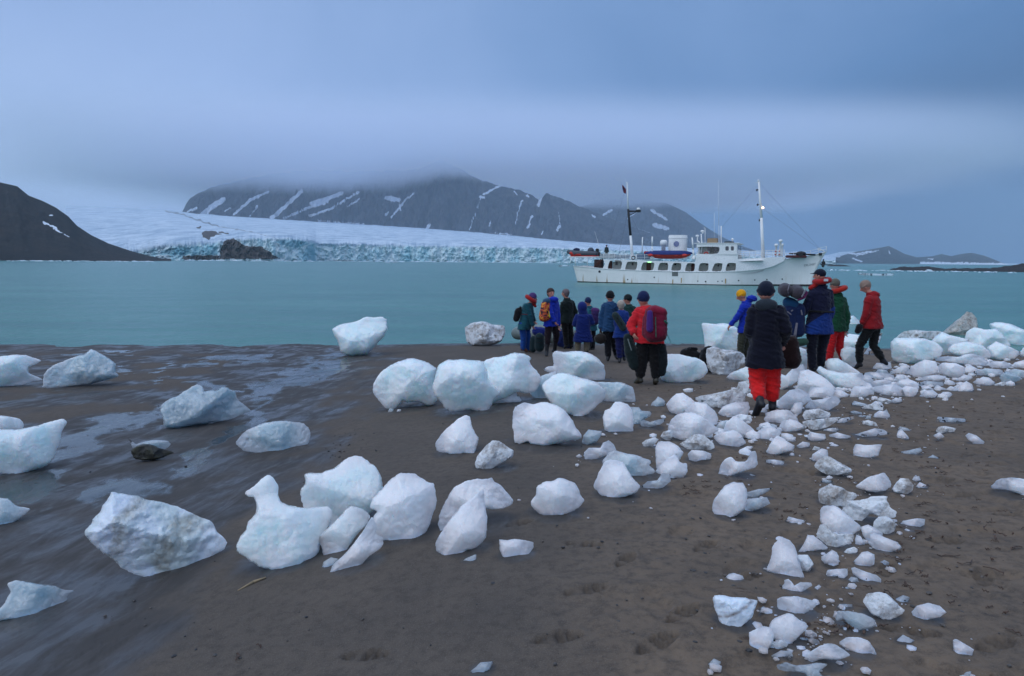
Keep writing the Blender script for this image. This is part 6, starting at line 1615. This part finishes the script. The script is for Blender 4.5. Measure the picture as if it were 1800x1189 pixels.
# 6 ---- puffy blue jacket, black hat
F = Fig('X', 1050, 880)
person('person in steel-blue quilted jacket and black knit hat carrying a round sack', F,
       dict(head=(1033, 240), neck=(1035, 285), sL=(985, 325, 0), sR=(1072, 325, 0), hL=(1000, 530, 0), hR=(1065, 530, 0), eL=(945, 440, 0), eR=(1098, 430, .05), wL=(940, 545, -.05), wR=(1100, 500, .15),
            kL=(1010, 690, 0), kR=(1078, 690, .1), aL=(1015, 830, 0), aR=(1095, 820, .2), tL=(1010, 865, -.05), tR=(1105, 850, .1)),
       (0, 1, 0), dict(jac=cloth('steel blue quilted jacket', (38, 84, 130)), tr=DKT, boot=RUB, hat=BK), hem=.12, bulk=.14, arm=1.1, eyes=False, fold=.06, shaft=.3)
b = soft('round dark brown sack hanging from the quilted-jacket person\'s left hand', 'sack', 'sack', F, [((925, 655, -.1), .13, (945, 655, -.1), .135)], cloth('dark brown sack', (46, 38, 34)))
addpart(b, F, 'handle', [((938, 560, -.08), .012, (930, 605, -.1), .014), ((942, 560, -.08), .012, (950, 605, -.1), .014)], BK, .008, 0, 1)
# 8 ---- green jacket, dark hat, behind
F = Fig('X', 1225, 840)
person('person in dark green jacket and dark hat standing behind, left of the red backpacker', F,
       dict(head=(1208, 268), neck=(1215, 310), sL=(1195, 350, 0), sR=(1262, 350, .05), hL=(1200, 540, 0), hR=(1250, 540, .05), eL=(1190, 450, 0), eR=(1280, 450, .05), wL=(1200, 530, .1), wR=(1270, 530, .1),
            kL=(1205, 690, 0), kR=(1250, 690, .05), aL=(1205, 800, 0), aR=(1250, 800, .05), tL=(1195, 830, -.05), tR=(1240, 830, 0)),
       (-.75, .3, 0), dict(jac=cloth('dark green jacket', (26, 66, 62)), tr=DKT, boot=RUB, hat=cloth('dark green hat', (26, 38, 40))), s=.95)
# 7 ---- fair haired, blue, green mat
F = Fig('X', 1130, 893)
person('short fair-haired person in blue with a rolled green mat across the back', F,
       dict(head=(1140, 322), neck=(1148, 370), sL=(1110, 405, 0), sR=(1190, 405, 0), hL=(1120, 600, 0), hR=(1168, 600, 0), eL=(1092, 500, 0), eR=(1208, 500, 0), wL=(1105, 590, .1), wR=(1195, 580, .1),
            kL=(1118, 730, 0), kR=(1165, 730, .1), aL=(1130, 850, 0), aR=(1172, 840, .15), tL=(1125, 882, -.08), tR=(1175, 862, .05)),
       (-.2, .95, 0), dict(jac=cloth('mid blue jacket', (28, 66, 150)), tr=cloth('deep blue trousers', (26, 34, 96)), boot=RUB, hat=paint('fair grey hair', rgb(170, 158, 145), .8)), hatk='hair', eyes=False, s=.9)
b = soft('rolled dark green sleeping mat slung diagonally on the fair-haired person', 'sleeping_mat', 'sleeping mat', F, [((1085, 420, -.2), .085, (1165, 545, -.2), .09)], cloth('green foam mat', (44, 62, 62)), noise=.004)
addpart(b, F, 'strap', [((1105, 440, -.29), .012, (1118, 470, -.29), .012), ((1140, 490, -.29), .012, (1152, 520, -.29), .012)], BK, .008, 0, 1)
# 9 ---- red jacket with big rucksack
F = Fig('X', 1400, 1105)
person('person in bright red jacket, black trousers and navy knit hat, carrying a large rucksack', F,
       dict(head=(1362, 268), neck=(1388, 325), sL=(1328, 378, 0), sR=(1450, 372, 0), hL=(1365, 640, 0), hR=(1480, 640, 0), eL=(1238, 520, -.02), eR=(1510, 500, .05), wL=(1262, 590, -.10), wR=(1490, 600, .15),
            kL=(1355, 860, 0), kR=(1478, 860, 0), aL=(1325, 1060, 0), aR=(1490, 1060, 0), tL=(1285, 1095, .04), tR=(1480, 1100, .10)),
       (-.35, .9, 0), dict(jac=cloth('bright red jacket', (205, 34, 44)), tr=cloth('black trousers', (22, 20, 22)), boot=OLV, hat=cloth('navy knit hat', (22, 42, 92))),
       hem=.10, bulk=.15, arm=1.15, leg=1.15, shaft=.38, cut=.28, eyes=False, hr=.122)
b = soft('large crimson rucksack with a violet side pocket on the red-jacketed person', 'backpack', 'backpack', F,
         [((1450, 400, -.20), .13, (1455, 600, -.22), .155), ((1530, 420, -.2), .12, (1520, 600, -.22), .15), ((1480, 380, -.22), .11, (1550, 400, -.2), .10), ((1400, 450, -.16), .08, (1400, 600, -.16), .10)], cloth('crimson fabric', (140, 26, 60)))
addpart(b, F, 'side_pocket', [((1428, 400, -.34), .055, (1428, 560, -.36), .065)], cloth('violet fabric', (90, 48, 140)))
addpart(b, F, 'lid', [((1470, 370, -.26), .085, (1555, 390, -.24), .08)], cloth('crimson lid', (160, 34, 66)))
addpart(b, F, 'lower_compartment', [((1450, 640, -.25), .10, (1540, 630, -.25), .10)], cloth('dark crimson fabric', (104, 26, 50)))
addpart(b, F, 'strap', [((1485, 440, -.40), .010, (1490, 640, -.40), .010), ((1580, 480, -.3), .022, (1600, 500, -.28), .02), ((1590, 590, -.2), .008, (1640, 700, -.2), .006)], cloth('pale green strap', (60, 120, 100)), .007, 0, 1)
b = soft('long dark green bag hanging at the red-jacketed person\'s left side', 'duffel_bag', 'duffel bag', F, [((1205, 640, -.05), .075, (1235, 780, -.05), .12), ((1235, 780, -.05), .12, (1275, 920, -.02), .10)], cloth('dark green bag', (30, 48, 48)))
addpart(b, F, 'zip', [((1210, 660, -.16), .010, (1245, 770, -.18), .010)], cloth('pale zip', (150, 165, 165)), .007, 0, 1)
soft('dark bag hanging by the right leg of the red-jacketed person', 'duffel_bag', 'duffel bag', F, [((1545, 740, .02), .09, (1548, 880, .02), .11), ((1548, 880, .02), .11, (1540, 985, .02), .09)], cloth('dark bag fabric', (24, 34, 38)))

# right-hand group
# 10 --- yellow hat
F = Fig('Q', 490, 705)
person('person in bright blue jacket and yellow knit hat reaching down towards an ice block', F,
       dict(head=(490, 240), neck=(515, 275), sL=(505, 310, -.14), sR=(545, 310, .14), hL=(505, 480, -.08), hR=(535, 480, .10), eL=(462, 385, -.2), eR=(520, 400, .2), wL=(415, 440, -.2), wR=(500, 480, .25),
            kL=(485, 580, -.08), kR=(525, 590, .15), aL=(482, 670, -.05), aR=(520, 680, .2), tL=(455, 690, -.05), tR=(495, 700, .2)),
       (-.8, .1, -.35), dict(jac=cloth('cobalt blue jacket', (22, 60, 200)), tr=cloth('khaki green trousers', (78, 80, 66)), boot=RUB, hat=cloth('yellow knit hat', (226, 160, 24))), hood=(560, 258, 0), hem=.05, shaft=.3)
# 13 --- green jacket red trousers
F = Fig('Q', 1160, 722)
person('person in green jacket, red trousers and red life collar walking behind the tall person', F,
       dict(head=(1140, 165), neck=(1160, 215), sL=(1130, 260, -.05), sR=(1195, 262, .12), hL=(1130, 470, -.05), hR=(1175, 470, .10), eL=(1120, 370, -.05), eR=(1228, 380, .12), wL=(1120, 460, 0), wR=(1216, 478, .10),
            kL=(1112, 600, -.05), kR=(1172, 600, .15), aL=(1098, 700, 0), aR=(1205, 700, .25), tL=(1080, 715, 0), tR=(1190, 715, .3)),
       (-.7, .5, -.1), dict(jac=cloth('forest green jacket', (28, 92, 62)), tr=cloth('red trousers', (205, 28, 34)), boot=RUB, hat=cloth('beige hat', (120, 116, 104)), collar=cloth('orange red life collar', (210, 52, 36))),
       collarp=(1170, 195), collara=(-.35, -.1, 1), hem=.05, bulk=.125, shaft=.2, cut=.05)
# 12 --- pack carrier
F = Fig('Q', 1010, 778)
person('tall person in navy and blue jacket with peaked cap and red life collar', F,
       dict(head=(1035, 100), neck=(1045, 150), sL=(985, 220, -.10), sR=(1090, 215, .12), hL=(985, 470, -.08), hR=(1075, 470, .12), eL=(925, 350, -.15), eR=(1112, 350, .15), wL=(862, 405, -.15), wR=(1090, 430, .30),
            kL=(978, 610, -.05), kR=(1048, 610, .15), aL=(985, 745, -.02), aR=(1040, 730, .2), tL=(960, 765, 0), tR=(1010, 750, .22)),
       (-.92, .2, 0), dict(jac=cloth('navy jacket', (24, 28, 62)), split=(cloth('strong blue panel', (24, 66, 148)), 345, .75, -.30), tr=cloth('navy black trousers', (18, 20, 40)), boot=RUB, hat=cloth('navy cap', (20, 26, 50)), collar=cloth('red life collar', (196, 40, 40))),
       hatk='cap', collarp=(1050, 135), collara=(-.15, -.1, 1), tail=(968, 185, -.12), patch=(1078, 130, -.21), hem=.10, bulk=.155, arm=1.2, leg=1.1, shaft=.2)
belt = soft('dark hip belt with buckle around the tall person\'s jacket', 'belt', 'belt', F, [((955, 345, -.17), .022, (1130, 352, .0), .022), ((955, 345, -.17), .022, (1040, 350, -.21), .022), ((1040, 350, -.21), .022, (1130, 352, 0), .022)], BK, .010, .0, fold=0, sm=1)
b = soft('blue hiking pack with two rolled grey mats on top, held by the tall person', 'backpack', 'backpack', F,
         [((830, 330, -.25), .15, (850, 500, -.25), .13), ((890, 330, -.22), .13, (890, 490, -.22), .12)], cloth('dark blue pack fabric', (22, 44, 92)))
addpart(b, F, 'lid', [((815, 285, -.28), .12, (850, 300, -.26), .12)], cloth('teal blue lid', (28, 86, 130)), .016, .006)
m_ = addpart(b, F, 'rolled_mat', [((790, 195, -.15), .145, (800, 205, -.45), .135)], cloth('grey brown mat', (78, 72, 80)), .016, .004)
m_ = addpart(b, F, 'rolled_mat', [((870, 208, -.15), .15, (885, 222, -.45), .13)], cloth('grey brown mat', (78, 72, 80)), .016, .004)
addpart(b, F, 'mat_strap', [((822, 165, -.50), .010, (812, 200, -.60), .010), ((812, 200, -.60), .010, (815, 245, -.5), .010), ((935, 200, -.5), .022, (910, 245, -.55), .016)], cloth('pale strap', (150, 146, 156)), .008, 0, 1)
addpart(b, F, 'mat_cover_edge', [((942, 215, -.45), .03, (925, 250, -.5), .03), ((925, 250, -.5), .03, (885, 268, -.5), .025)], cloth('magenta edge', (120, 44, 96)), .01, 0, 1)
addpart(b, F, 'small_roll', [((880, 565, -.3), .085, (930, 560, -.25), .08)], cloth('green roll', (56, 92, 76)), .014, .003)
addpart(b, F, 'strap', [((872, 430, -.42), .012, (855, 520, -.42), .012), ((855, 520, -.42), .012, (852, 600, -.42), .012), ((880, 430, -.42), .010, (868, 520, -.42), .010), ((810, 350, -.44), .014, (835, 370, -.44), .012), ((905, 340, -.4), .012, (912, 370, -.4), .016), ((838, 345, -.45), .015, (845, 340, -.45), .015)], cloth('pale strap', (150, 146, 156)), .008, 0, 1)
# 14 --- leaning walker
F = Fig('Q', 1400, 752)
person('person in red jacket and dark trousers striding left, head bowed, beige close-fitting cap', F,
       dict(head=(1356, 178), neck=(1385, 215), sL=(1378, 262, -.14), sR=(1420, 262, .14), hL=(1385, 455, -.08), hR=(1425, 455, .10), eL=(1358, 365, -.2), eR=(1400, 370, .2), wL=(1330, 425, -.18), wR=(1345, 440, .2),
            kL=(1312, 585, -.06), kR=(1405, 580, .10), aL=(1310, 715, -.05), aR=(1478, 690, .12), tL=(1285, 742, -.05), tR=(1500, 712, .12)),
       (-.85, .05, -.4), dict(jac=cloth('deep red jacket', (178, 30, 38)), tr=cloth('dark green black trousers', (24, 28, 30)), boot=RUB, hat=cloth('beige close cap', (176, 150, 134))),
       hem=.04, bulk=.14, arm=1.1, shaft=.25, hood=(1410, 232, 0), cut=.2)
b = soft('small black bag in the hand of the leaning person in red', 'bag', 'bag', F, [((1310, 455, -.2), .075, (1300, 485, -.2), .07)], BK)
# 11 --- nearest walker, navy parka and red trousers
F = Fig('Q', 640, 1060)
F.base.z = min(F.base.z, at(*(F.ox + 705 / F.k, F.oy + 1035 / F.k)).z)
person('nearest person, navy parka with grey hood, dark knit hat and red trousers, stepping over ice', F,
       dict(head=(658, 222), neck=(660, 290), sL=(583, 340, 0), sR=(748, 340, 0), hL=(612, 640, 0), hR=(700, 640, .03), eL=(548, 478, -.03), eR=(800, 475, -.03), wL=(575, 560, .24), wR=(775, 560, .24),
            kL=(597, 850, .02), kR=(703, 830, .12), aL=(622, 985, -.24), aR=(705, 1005, .10), tL=(578, 1085, -.16), tR=(698, 1028, .28)),
       (0, 1, 0), dict(jac=cloth('near black navy parka', (16, 18, 40)), tr=cloth('vivid red trousers', (222, 30, 30)), boot=RUB, hat=cloth('dark blue knit hat', (22, 34, 58))),
       hem=.19, bulk=.150, arm=1.12, leg=1.20, shaft=.55, cut=.42, eyes=False, hr=.124, hood=(662, 305, -.10), hoodmat=cloth('dark grey hood lining', (52, 62, 72)))
b = soft('dark brown holdall beside the nearest walker\'s right hip', 'holdall', 'bag', F, [((835, 560, .5), .10, (840, 690, .5), .13), ((800, 580, .5), .10, (800, 690, .5), .12)], cloth('dark brown holdall', (50, 26, 24)))

# --- bags and boat on the shore
F = Fig('Q', 160, 700)
b = soft('crumpled black rubbish-like bag lying left of the brown-stained ice block', 'bag', 'bag', F, [((100, 640, .2), .14, (150, 650, .1), .13), ((130, 620, .1), .10, (185, 655, 0), .09), ((140, 602, 0), .03, (180, 608, 0), .03)], BK, noise=.03)
F = Fig('Q', 250, 770)
b = soft('tall black duffel bag against the brown-stained ice block', 'duffel_bag', 'duffel bag', F, [((245, 640, .12), .13, (240, 700, .08), .15), ((250, 620, .1), .10, (285, 605, .1), .06), ((240, 700, .08), .14, (275, 745, .05), .10)], BK, noise=.03)
addpart(b, F, 'strap', [((270, 612, .1), .02, (292, 596, .1), .02)], cloth('dark strap', (40, 40, 44)))
F = Fig('X', 330, 800)
b = soft('dark green and black duffel standing between the teal and the blue-jacketed persons', 'duffel_bag', 'duffel bag', F, [((330, 640, 0), .13, (330, 740, 0), .14), ((270, 660, .1), .10, (265, 760, .1), .10)], cloth('bottle green duffel', (20, 48, 54)), noise=.01)
addpart(b, F, 'strap', [((300, 645, -.14), .012, (365, 655, -.13), .012), ((300, 690, -.14), .012, (365, 700, -.14), .012)], BK, .01, 0, 1)
# beached inflatable
ibp = at(945, 613)
IB = Fig('X', 390, 740)
ibr = empty('inflatable_boat', IB.base); tag(ibr, 'grey inflatable boat on the shore behind the waiting group', 'inflatable boat')
addpart(ibr, IB, 'tube', [((110, 600, 1.4), .22, (200, 600, .9), .22), ((200, 600, .9), .22, (600, 650, .3), .23), ((110, 600, 1.4), .22, (240, 570, 2.0), .22), ((240, 570, 2.0), .22, (640, 610, 1.8), .22)], paint('pale grey boat rubber', rgb(118, 128, 124), .5), .04, .002)
addpart(ibr, IB, 'floor', [((180, 640, 1.4), .10, (560, 680, 1.0), .12)], paint('dark boat floor', rgb(50, 56, 58), .7), .04, 0)
addpart(ibr, IB, 'transom', [((600, 640, .3), .10, (640, 600, 1.8), .10)], BLK, .04, 0)
b = soft('blue tarpaulin-covered load in the boat, between the two middle persons', 'tarpaulin_bundle', 'tarpaulin', Fig('X', 560, 750), [((510, 600, 0), .17, (560, 640, 0), .2), ((560, 640, 0), .2, (620, 700, 0), .15), ((520, 680, 0), .16, (620, 720, 0), .14)], cloth('blue tarpaulin', (24, 46, 120)), noise=.02)
b = soft('blue bag in the boat behind the green duffel', 'duffel_bag', 'duffel bag', Fig('X', 340, 740), [((300, 580, .3), .15, (370, 590, .3), .15)], cloth('royal blue bag', (22, 44, 130)), noise=.02)
# tiny figure on the ship
fp = world(S3(309, 560, -1.6))
tp = empty('person', fp); tag(tp, 'tiny figure standing at the stern rail on the ship\'s upper deck', 'person')
H = SP(309, 468, -1.6)[1] - SP(309, 556, -1.6)[1]
mb = MB(); mb.ball((0, 0, H - .13), .115, (.85, .95, 1.05)); mb.cone((0, 0, H - .28), .06, (0, 0, H * .55), .11); mb.cone((-.1, 0, H * .5), .08, (-.1, 0, .08), .05); mb.cone((.1, 0, H * .5), .08, (.1, 0, .08), .05); mb.cone((-.17, 0, H * .8), .05, (-.24, 0, H * .5), .03); mb.cone((.17, 0, H * .8), .05, (.24, 0, H * .5), .03); mb.ball((0, -.12, H - .15), .02)
link('body', fused(mb, 'body', .025, 1), SKIN, tp)
mb = MB(); mb.cone((0, 0, H * .8), .15, (0, 0, H * .52), .15); mb.cone((-.18, 0, H * .8), .07, (-.25, 0, H * .52), .06); mb.cone((.18, 0, H * .8), .07, (.25, 0, H * .52), .06); link('jacket', fused(mb, 'jacket', .03, 1), cloth('grey green jacket', (60, 74, 76)), tp)
mb = MB(); mb.cone((-.09, 0, H * .5), .11, (-.1, 0, .1), .07); mb.cone((.09, 0, H * .5), .11, (.1, 0, .1), .07); link('trousers', fused(mb, 'trousers', .03, 1), cloth('pale trousers', (120, 124, 118)), tp)
mb = MB(); mb.ball((0, .01, H - .06), .125, (1, 1, .8)); mb.build('hat', cloth('dark blue hat', (30, 50, 96)), tp)
# ------------------------------------------------------------------ small litter of the beach
def pebble_cloud(name, spots, smin, smax, mat, seed, flat=.6, label=None, sub=1, pw=2.5):
    rs = np.random.RandomState(seed); bm0 = bmesh.new(); bmesh.ops.create_icosphere(bm0, subdivisions=sub, radius=1.0)
    bv = np.array([v.co[:] for v in bm0.verts]); bf = np.array([[v.index for v in f.verts] for f in bm0.faces]); bm0.free()
    V = []; Fc = []; k = 0
    for (x, y) in spots:
        z = float(ground0(x, y)); s = smin + (smax - smin) * rs.rand() ** pw
        q = bv * (1 + rs.uniform(-.22, .22, (len(bv), 1))) * np.array([s * rs.uniform(.7, 1.4), s * rs.uniform(.7, 1.2), s * flat * rs.uniform(.7, 1.2)])
        a = rs.uniform(0, 6.28); c_, s_ = math.cos(a), math.sin(a)
        q = np.stack([q[:, 0] * c_ - q[:, 1] * s_ + x, q[:, 0] * s_ + q[:, 1] * c_ + y, q[:, 2] + z + s * flat * .35], -1)
        V.append(q); Fc.append(bf + k); k += len(bv)
    V = np.concatenate(V); Fc = np.concatenate(Fc)
    me = bpy.data.meshes.new(name); me.from_pydata(V.tolist(), [], Fc.tolist()); me.update()
    for p in me.polygons: p.use_smooth = False
    return tag(link(name, me, mat), label, kind='stuff')
rs = np.random.RandomState(3)
def px_spots(n, cx, cy, sx, sy):
    out = []
    for _ in range(n):
        px = cx + rs.normal() * sx; py = cy + rs.normal() * sy
        if py < 608 or py > 1400: continue
        p = at(px, py); out.append((p.x, p.y))
    return out
sp = []
for cx, cy, sx, sy, n in ((640, 765, 28, 14, 60), (600, 790, 22, 14, 40), (150, 612, 110, 4, 130), (350, 612, 120, 4, 90), (640, 640, 60, 20, 50), (230, 780, 120, 60, 40), (820, 740, 160, 90, 90), (950, 1000, 200, 110, 90),
                          (1500, 740, 160, 40, 100), (1650, 900, 160, 120, 130), (1450, 1000, 160, 130, 110), (1250, 900, 120, 90, 140), (300, 1080, 220, 70, 40), (1100, 690, 130, 12, 90)):
    sp += px_spots(n, cx, cy, sx, sy)
st_ = M('beach gravel'); Ps = st_.pos()
st_.set(color=st_.ramp(st_.noise(Ps, 7, 2, .5), [(0.35, (0.022, 0.023, 0.026)), (0.5, (0.055, 0.050, 0.046)), (0.62, (0.11, 0.09, 0.075)), (0.7, (0.035, 0.03, 0.03))]), rough=0.6)
pebble_cloud('gravel', sp, .002, .015, st_.m, 5, .6, 'dark pebbles scattered over the sand')
# ice crumbs near the rubble
cr = []
for c, tone, s, lab in ICE:
    P_ = crop_pts(c, s); w = max(p[0] for p in P_) - min(p[0] for p in P_); cx = sum(p[0] for p in P_) / len(P_); yb = max(p[1] for p in P_)
    if cx < 1010 or yb < 650: continue
    for _ in range(3):
        px = cx + rs.normal() * w * .9; py = yb + rs.normal() * (7 + w * .16) + 2
        if py < 630: continue
        p = at(px, py); cr.append((p.x, p.y))
cr2 = []
for cx, cy, sx, sy, n in ((1260, 730, 60, 20, 40), (1420, 712, 50, 16, 60), (1530, 685, 60, 10, 110), (1690, 655, 70, 12, 240), (1360, 765, 60, 10, 30)):
    cr2 += px_spots(n, cx, cy, sx, sy)
pebble_cloud('ice_crumbs', cr2, .015, .095, ICEM['W'], 18, .6, 'crushed ice fragments filling the gaps of the rubble band', pw=2.0)
cr += px_spots(60, 1480, 900, 45, 50) + px_spots(60, 1430, 1110, 40, 30)
pebble_cloud('ice_crumbs', cr, .004, .030, ICEM['W'], 8, .6, 'countless small crumbs of ice among the stranded blocks', pw=3.2)
# seaweed and debris
wd = M('dried seaweed'); Pw = wd.pos()
wd.set(color=wd.ramp(wd.noise(Pw, 9, 2, .5), [(0.35, (0.055, 0.032, 0.022)), (0.55, (0.090, 0.052, 0.034)), (0.7, (0.035, 0.026, 0.022))]), rough=0.7)
V = []; Fc = []
bands = []
for pl, wdt, n in ((((1180, 872), (1290, 850), (1420, 860), (1560, 850), (1800, 900)), 9, 190), (((1290, 800), (1380, 815), (1480, 820)), 7, 70), (((1350, 900), (1500, 905), (1640, 880)), 12, 110), (((1540, 960), (1640, 940), (1800, 930)), 22, 190),
                   (((1440, 720), (1600, 740), (1800, 760)), 16, 220), (((1560, 700), (1700, 720), (1800, 715)), 12, 150), (((1320, 1125), (1450, 1110), (1560, 1090)), 14, 150), (((1520, 1020), (1620, 1030), (1800, 1060)), 26, 160), (((1560, 800), (1660, 830), (1800, 840)), 22, 170), (((1180, 690), (1260, 680), (1300, 690)), 6, 60), (((400, 1150), (460, 1140)), 5, 14)):
    L_ = sum(math.hypot(b[0] - a[0], b[1] - a[1]) for a, b in zip(pl[:-1], pl[1:]))
    for _ in range(int(n * .2)):
        i = rs.randint(len(pl) - 1); t_ = rs.rand(); px = pl[i][0] + (pl[i + 1][0] - pl[i][0]) * t_ + rs.normal() * 6; py = pl[i][1] + (pl[i + 1][1] - pl[i][1]) * t_ + rs.normal() * wdt
        p = at(px, max(py, 640)); bands.append((p.x, p.y))
for (x, y) in bands:
    ln = rs.uniform(.02, .11) * (1 if rs.rand() < .85 else 1.8); a = rs.normal() * .45 + (0 if rs.rand() < .8 else 1.2); wdt = rs.uniform(.002, .007); n = 6; cv = rs.normal() * 2.5; k = len(V)
    px_, py_ = x, y
    for i in range(n):
        z = float(ground0(px_, py_)) + .006 + .012 * math.sin(i * 1.3 + x * 9) ** 2
        ww = wdt * math.sin(math.pi * (i + .5) / n)
        V += [(px_ - math.sin(a) * ww, py_ + math.cos(a) * ww, z), (px_ + math.sin(a) * ww, py_ - math.cos(a) * ww, z + .003)]
        a += cv / n * rs.uniform(0, 1); px_ += math.cos(a) * ln / n; py_ += math.sin(a) * ln / n
    for i in range(n - 1): Fc.append((k + 2 * i, k + 2 * i + 1, k + 2 * i + 3, k + 2 * i + 2))
me = bpy.data.meshes.new('seaweed'); me.from_pydata(V, [], Fc); me.update()
o = link('seaweed', me, wd.m); so_ = o.modifiers.new('t', 'SOLIDIFY'); so_.thickness = .004
tag(o, 'reddish brown shreds of seaweed strewn over the dry sand', kind='stuff')
# meltwater rings: the sand is wet where a block stands
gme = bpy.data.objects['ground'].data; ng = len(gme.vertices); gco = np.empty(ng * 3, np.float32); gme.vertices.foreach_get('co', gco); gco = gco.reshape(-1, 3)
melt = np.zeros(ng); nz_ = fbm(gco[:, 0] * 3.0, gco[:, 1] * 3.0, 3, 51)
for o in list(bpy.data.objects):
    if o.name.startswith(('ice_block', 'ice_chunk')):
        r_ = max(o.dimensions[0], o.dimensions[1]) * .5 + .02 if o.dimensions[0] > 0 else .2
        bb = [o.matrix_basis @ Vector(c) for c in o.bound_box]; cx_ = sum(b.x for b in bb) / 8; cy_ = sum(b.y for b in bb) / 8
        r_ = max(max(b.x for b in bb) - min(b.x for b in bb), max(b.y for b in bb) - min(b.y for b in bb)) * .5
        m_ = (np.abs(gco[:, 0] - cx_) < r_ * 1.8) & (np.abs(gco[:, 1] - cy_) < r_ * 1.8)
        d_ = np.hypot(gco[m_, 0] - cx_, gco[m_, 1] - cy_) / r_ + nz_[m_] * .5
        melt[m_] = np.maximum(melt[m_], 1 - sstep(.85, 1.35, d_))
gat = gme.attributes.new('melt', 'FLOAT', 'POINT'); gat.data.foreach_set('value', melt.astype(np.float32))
# a bleached twig and the brash along the glacier foot
mb = MB(); a, b = at(418, 1040), at(468, 1018); m1_ = (a + b) / 2
mb.tube((0, 0, .006), (m1_ - a) + Vector((0, .02, .012)), .004, .009, 7); mb.tube((m1_ - a) + Vector((0, .02, .012)), (b - a) + Vector((0, 0, .01)), .009, .005, 7); mb.tube((m1_ - a) + Vector((0, .02, .012)), (m1_ - a) + Vector((.05, .05, .02)), .005, .002, 6)
o = mb.build('driftwood_twig', paint('bleached wood', rgb(150, 132, 104), .8)); o.location = a; tag(o, 'small bleached twig on the sand below the bird-shaped ice block', 'twig')
V = []; Fc = []
bm0 = bmesh.new(); bmesh.ops.create_icosphere(bm0, subdivisions=1, radius=1.0); bv = np.array([v.co[:] for v in bm0.verts]); bf = np.array([[v.index for v in f.verts] for f in bm0.faces]); bm0.free(); k = 0
for _ in range(420):
    px = rs.uniform(5, 1000) if rs.rand() < .8 else rs.uniform(1450, 1800)
    az = AZ(px); r = float(r_front(az)) - abs(rs.normal()) * 60 - 8 if px > 270 else rs.uniform(500, 552)
    if px > 1400: r = rs.uniform(270, 296)
    s = rs.uniform(.25, 1.3) * (r / 800) ; q = bv * (1 + rs.uniform(-.3, .3, (len(bv), 1))) * np.array([s * rs.uniform(1, 3.5), s * 1.5, s * .5])
    V.append(q + np.array([r * math.sin(az), r * math.cos(az), .1])); Fc.append(bf + k); k += len(bv)
me = bpy.data.meshes.new('brash_ice'); me.from_pydata(np.concatenate(V).tolist(), [], np.concatenate(Fc).tolist()); me.update()
tag(link('brash_ice', me, flo), 'line of tiny brash ice floating along the far shores', kind='stuff')
# ------------------------------------------------------------------ air: haze and the cloud on the mountain
def box(name, lo, hi, mat, kind='stuff', label=None):
    bm = bmesh.new(); bmesh.ops.create_cube(bm, size=1.0)
    for v in bm.verts: v.co = Vector([lo[i] + (hi[i] - lo[i]) * (v.co[i] + 0.5) for i in range(3)])
    me = bpy.data.meshes.new(name); bm.to_mesh(me); bm.free()
    return tag(link(name, me, mat), label, kind=kind)
hm = bpy.data.materials.new('haze'); hm.use_nodes = True; hn = hm.node_tree
for n in list(hn.nodes): hn.nodes.remove(n)
ho = hn.nodes.new('ShaderNodeOutputMaterial'); hv = hn.nodes.new('ShaderNodeVolumePrincipled')
hv.inputs['Color'].default_value = (0.70, 0.85, 1.0, 1); hv.inputs['Density'].default_value = 0.000115; hv.inputs['Anisotropy'].default_value = 0.0
hn.links.new(hv.outputs[0], ho.inputs['Volume'])
box('haze', (-9000, -400, -5), (9000, 6900, 700), hm, label='thin cool sea haze over the whole fjord')

cm = bpy.data.materials.new('low cloud'); cm.use_nodes = True; cn = cm.node_tree
for n in list(cn.nodes): cn.nodes.remove(n)
co = cn.nodes.new('ShaderNodeOutputMaterial'); cv = cn.nodes.new('ShaderNodeVolumePrincipled')
def cmth(op, a, b=None, clamp=False):
    n = cn.nodes.new('ShaderNodeMath'); n.operation = op; n.use_clamp = clamp
    for i, v in enumerate((a, b)):
        if v is None: continue
        if isinstance(v, (int, float)): n.inputs[i].default_value = v
        else: cn.links.new(v, n.inputs[i])
    return n.outputs[0]
def crng(v, a, b, c=0.0, d=1.0):
    n = cn.nodes.new('ShaderNodeMapRange'); n.interpolation_type = 'SMOOTHSTEP'; cn.links.new(v, n.inputs[0])
    for i, x in enumerate((a, b, c, d)): n.inputs[i + 1].default_value = x
    return n.outputs[0]
cg = cn.nodes.new('ShaderNodeNewGeometry'); cs = cn.nodes.new('ShaderNodeSeparateXYZ'); cn.links.new(cg.outputs['Position'], cs.inputs[0])
cnz = cn.nodes.new('ShaderNodeTexNoise'); cn.links.new(cg.outputs['Position'], cnz.inputs['Vector']); cnz.inputs['Scale'].default_value = 0.0022; cnz.inputs['Detail'].default_value = 3
zz = cmth('SUBTRACT', cmth('ADD', cs.outputs[2], cmth('MULTIPLY', cmth('SUBTRACT', cnz.outputs[0], 0.5), 110.0)), crng(cs.outputs[0], -900, -150, 0.0, 85.0))
dd = cmth('MULTIPLY', crng(zz, 275, 365), crng(cs.outputs[2], 700, 480))
dd = cmth('MULTIPLY', dd, cmth('MULTIPLY', crng(cs.outputs[0], -2400, -1200), crng(cs.outputs[0], 2600, 1300)))
cn.links.new(cmth('MULTIPLY', dd, 0.0056), cv.inputs['Density'])
cv.inputs['Color'].default_value = (0.90, 0.935, 1.0, 1); cv.inputs['Anisotropy'].default_value = 0.0
cn.links.new(cv.outputs[0], co.inputs['Volume'])
box("low_cloud", (-2500, 2600, 215), (2700, 5700, 710), cm, label="grey cloud bank hiding the top of the mountain")
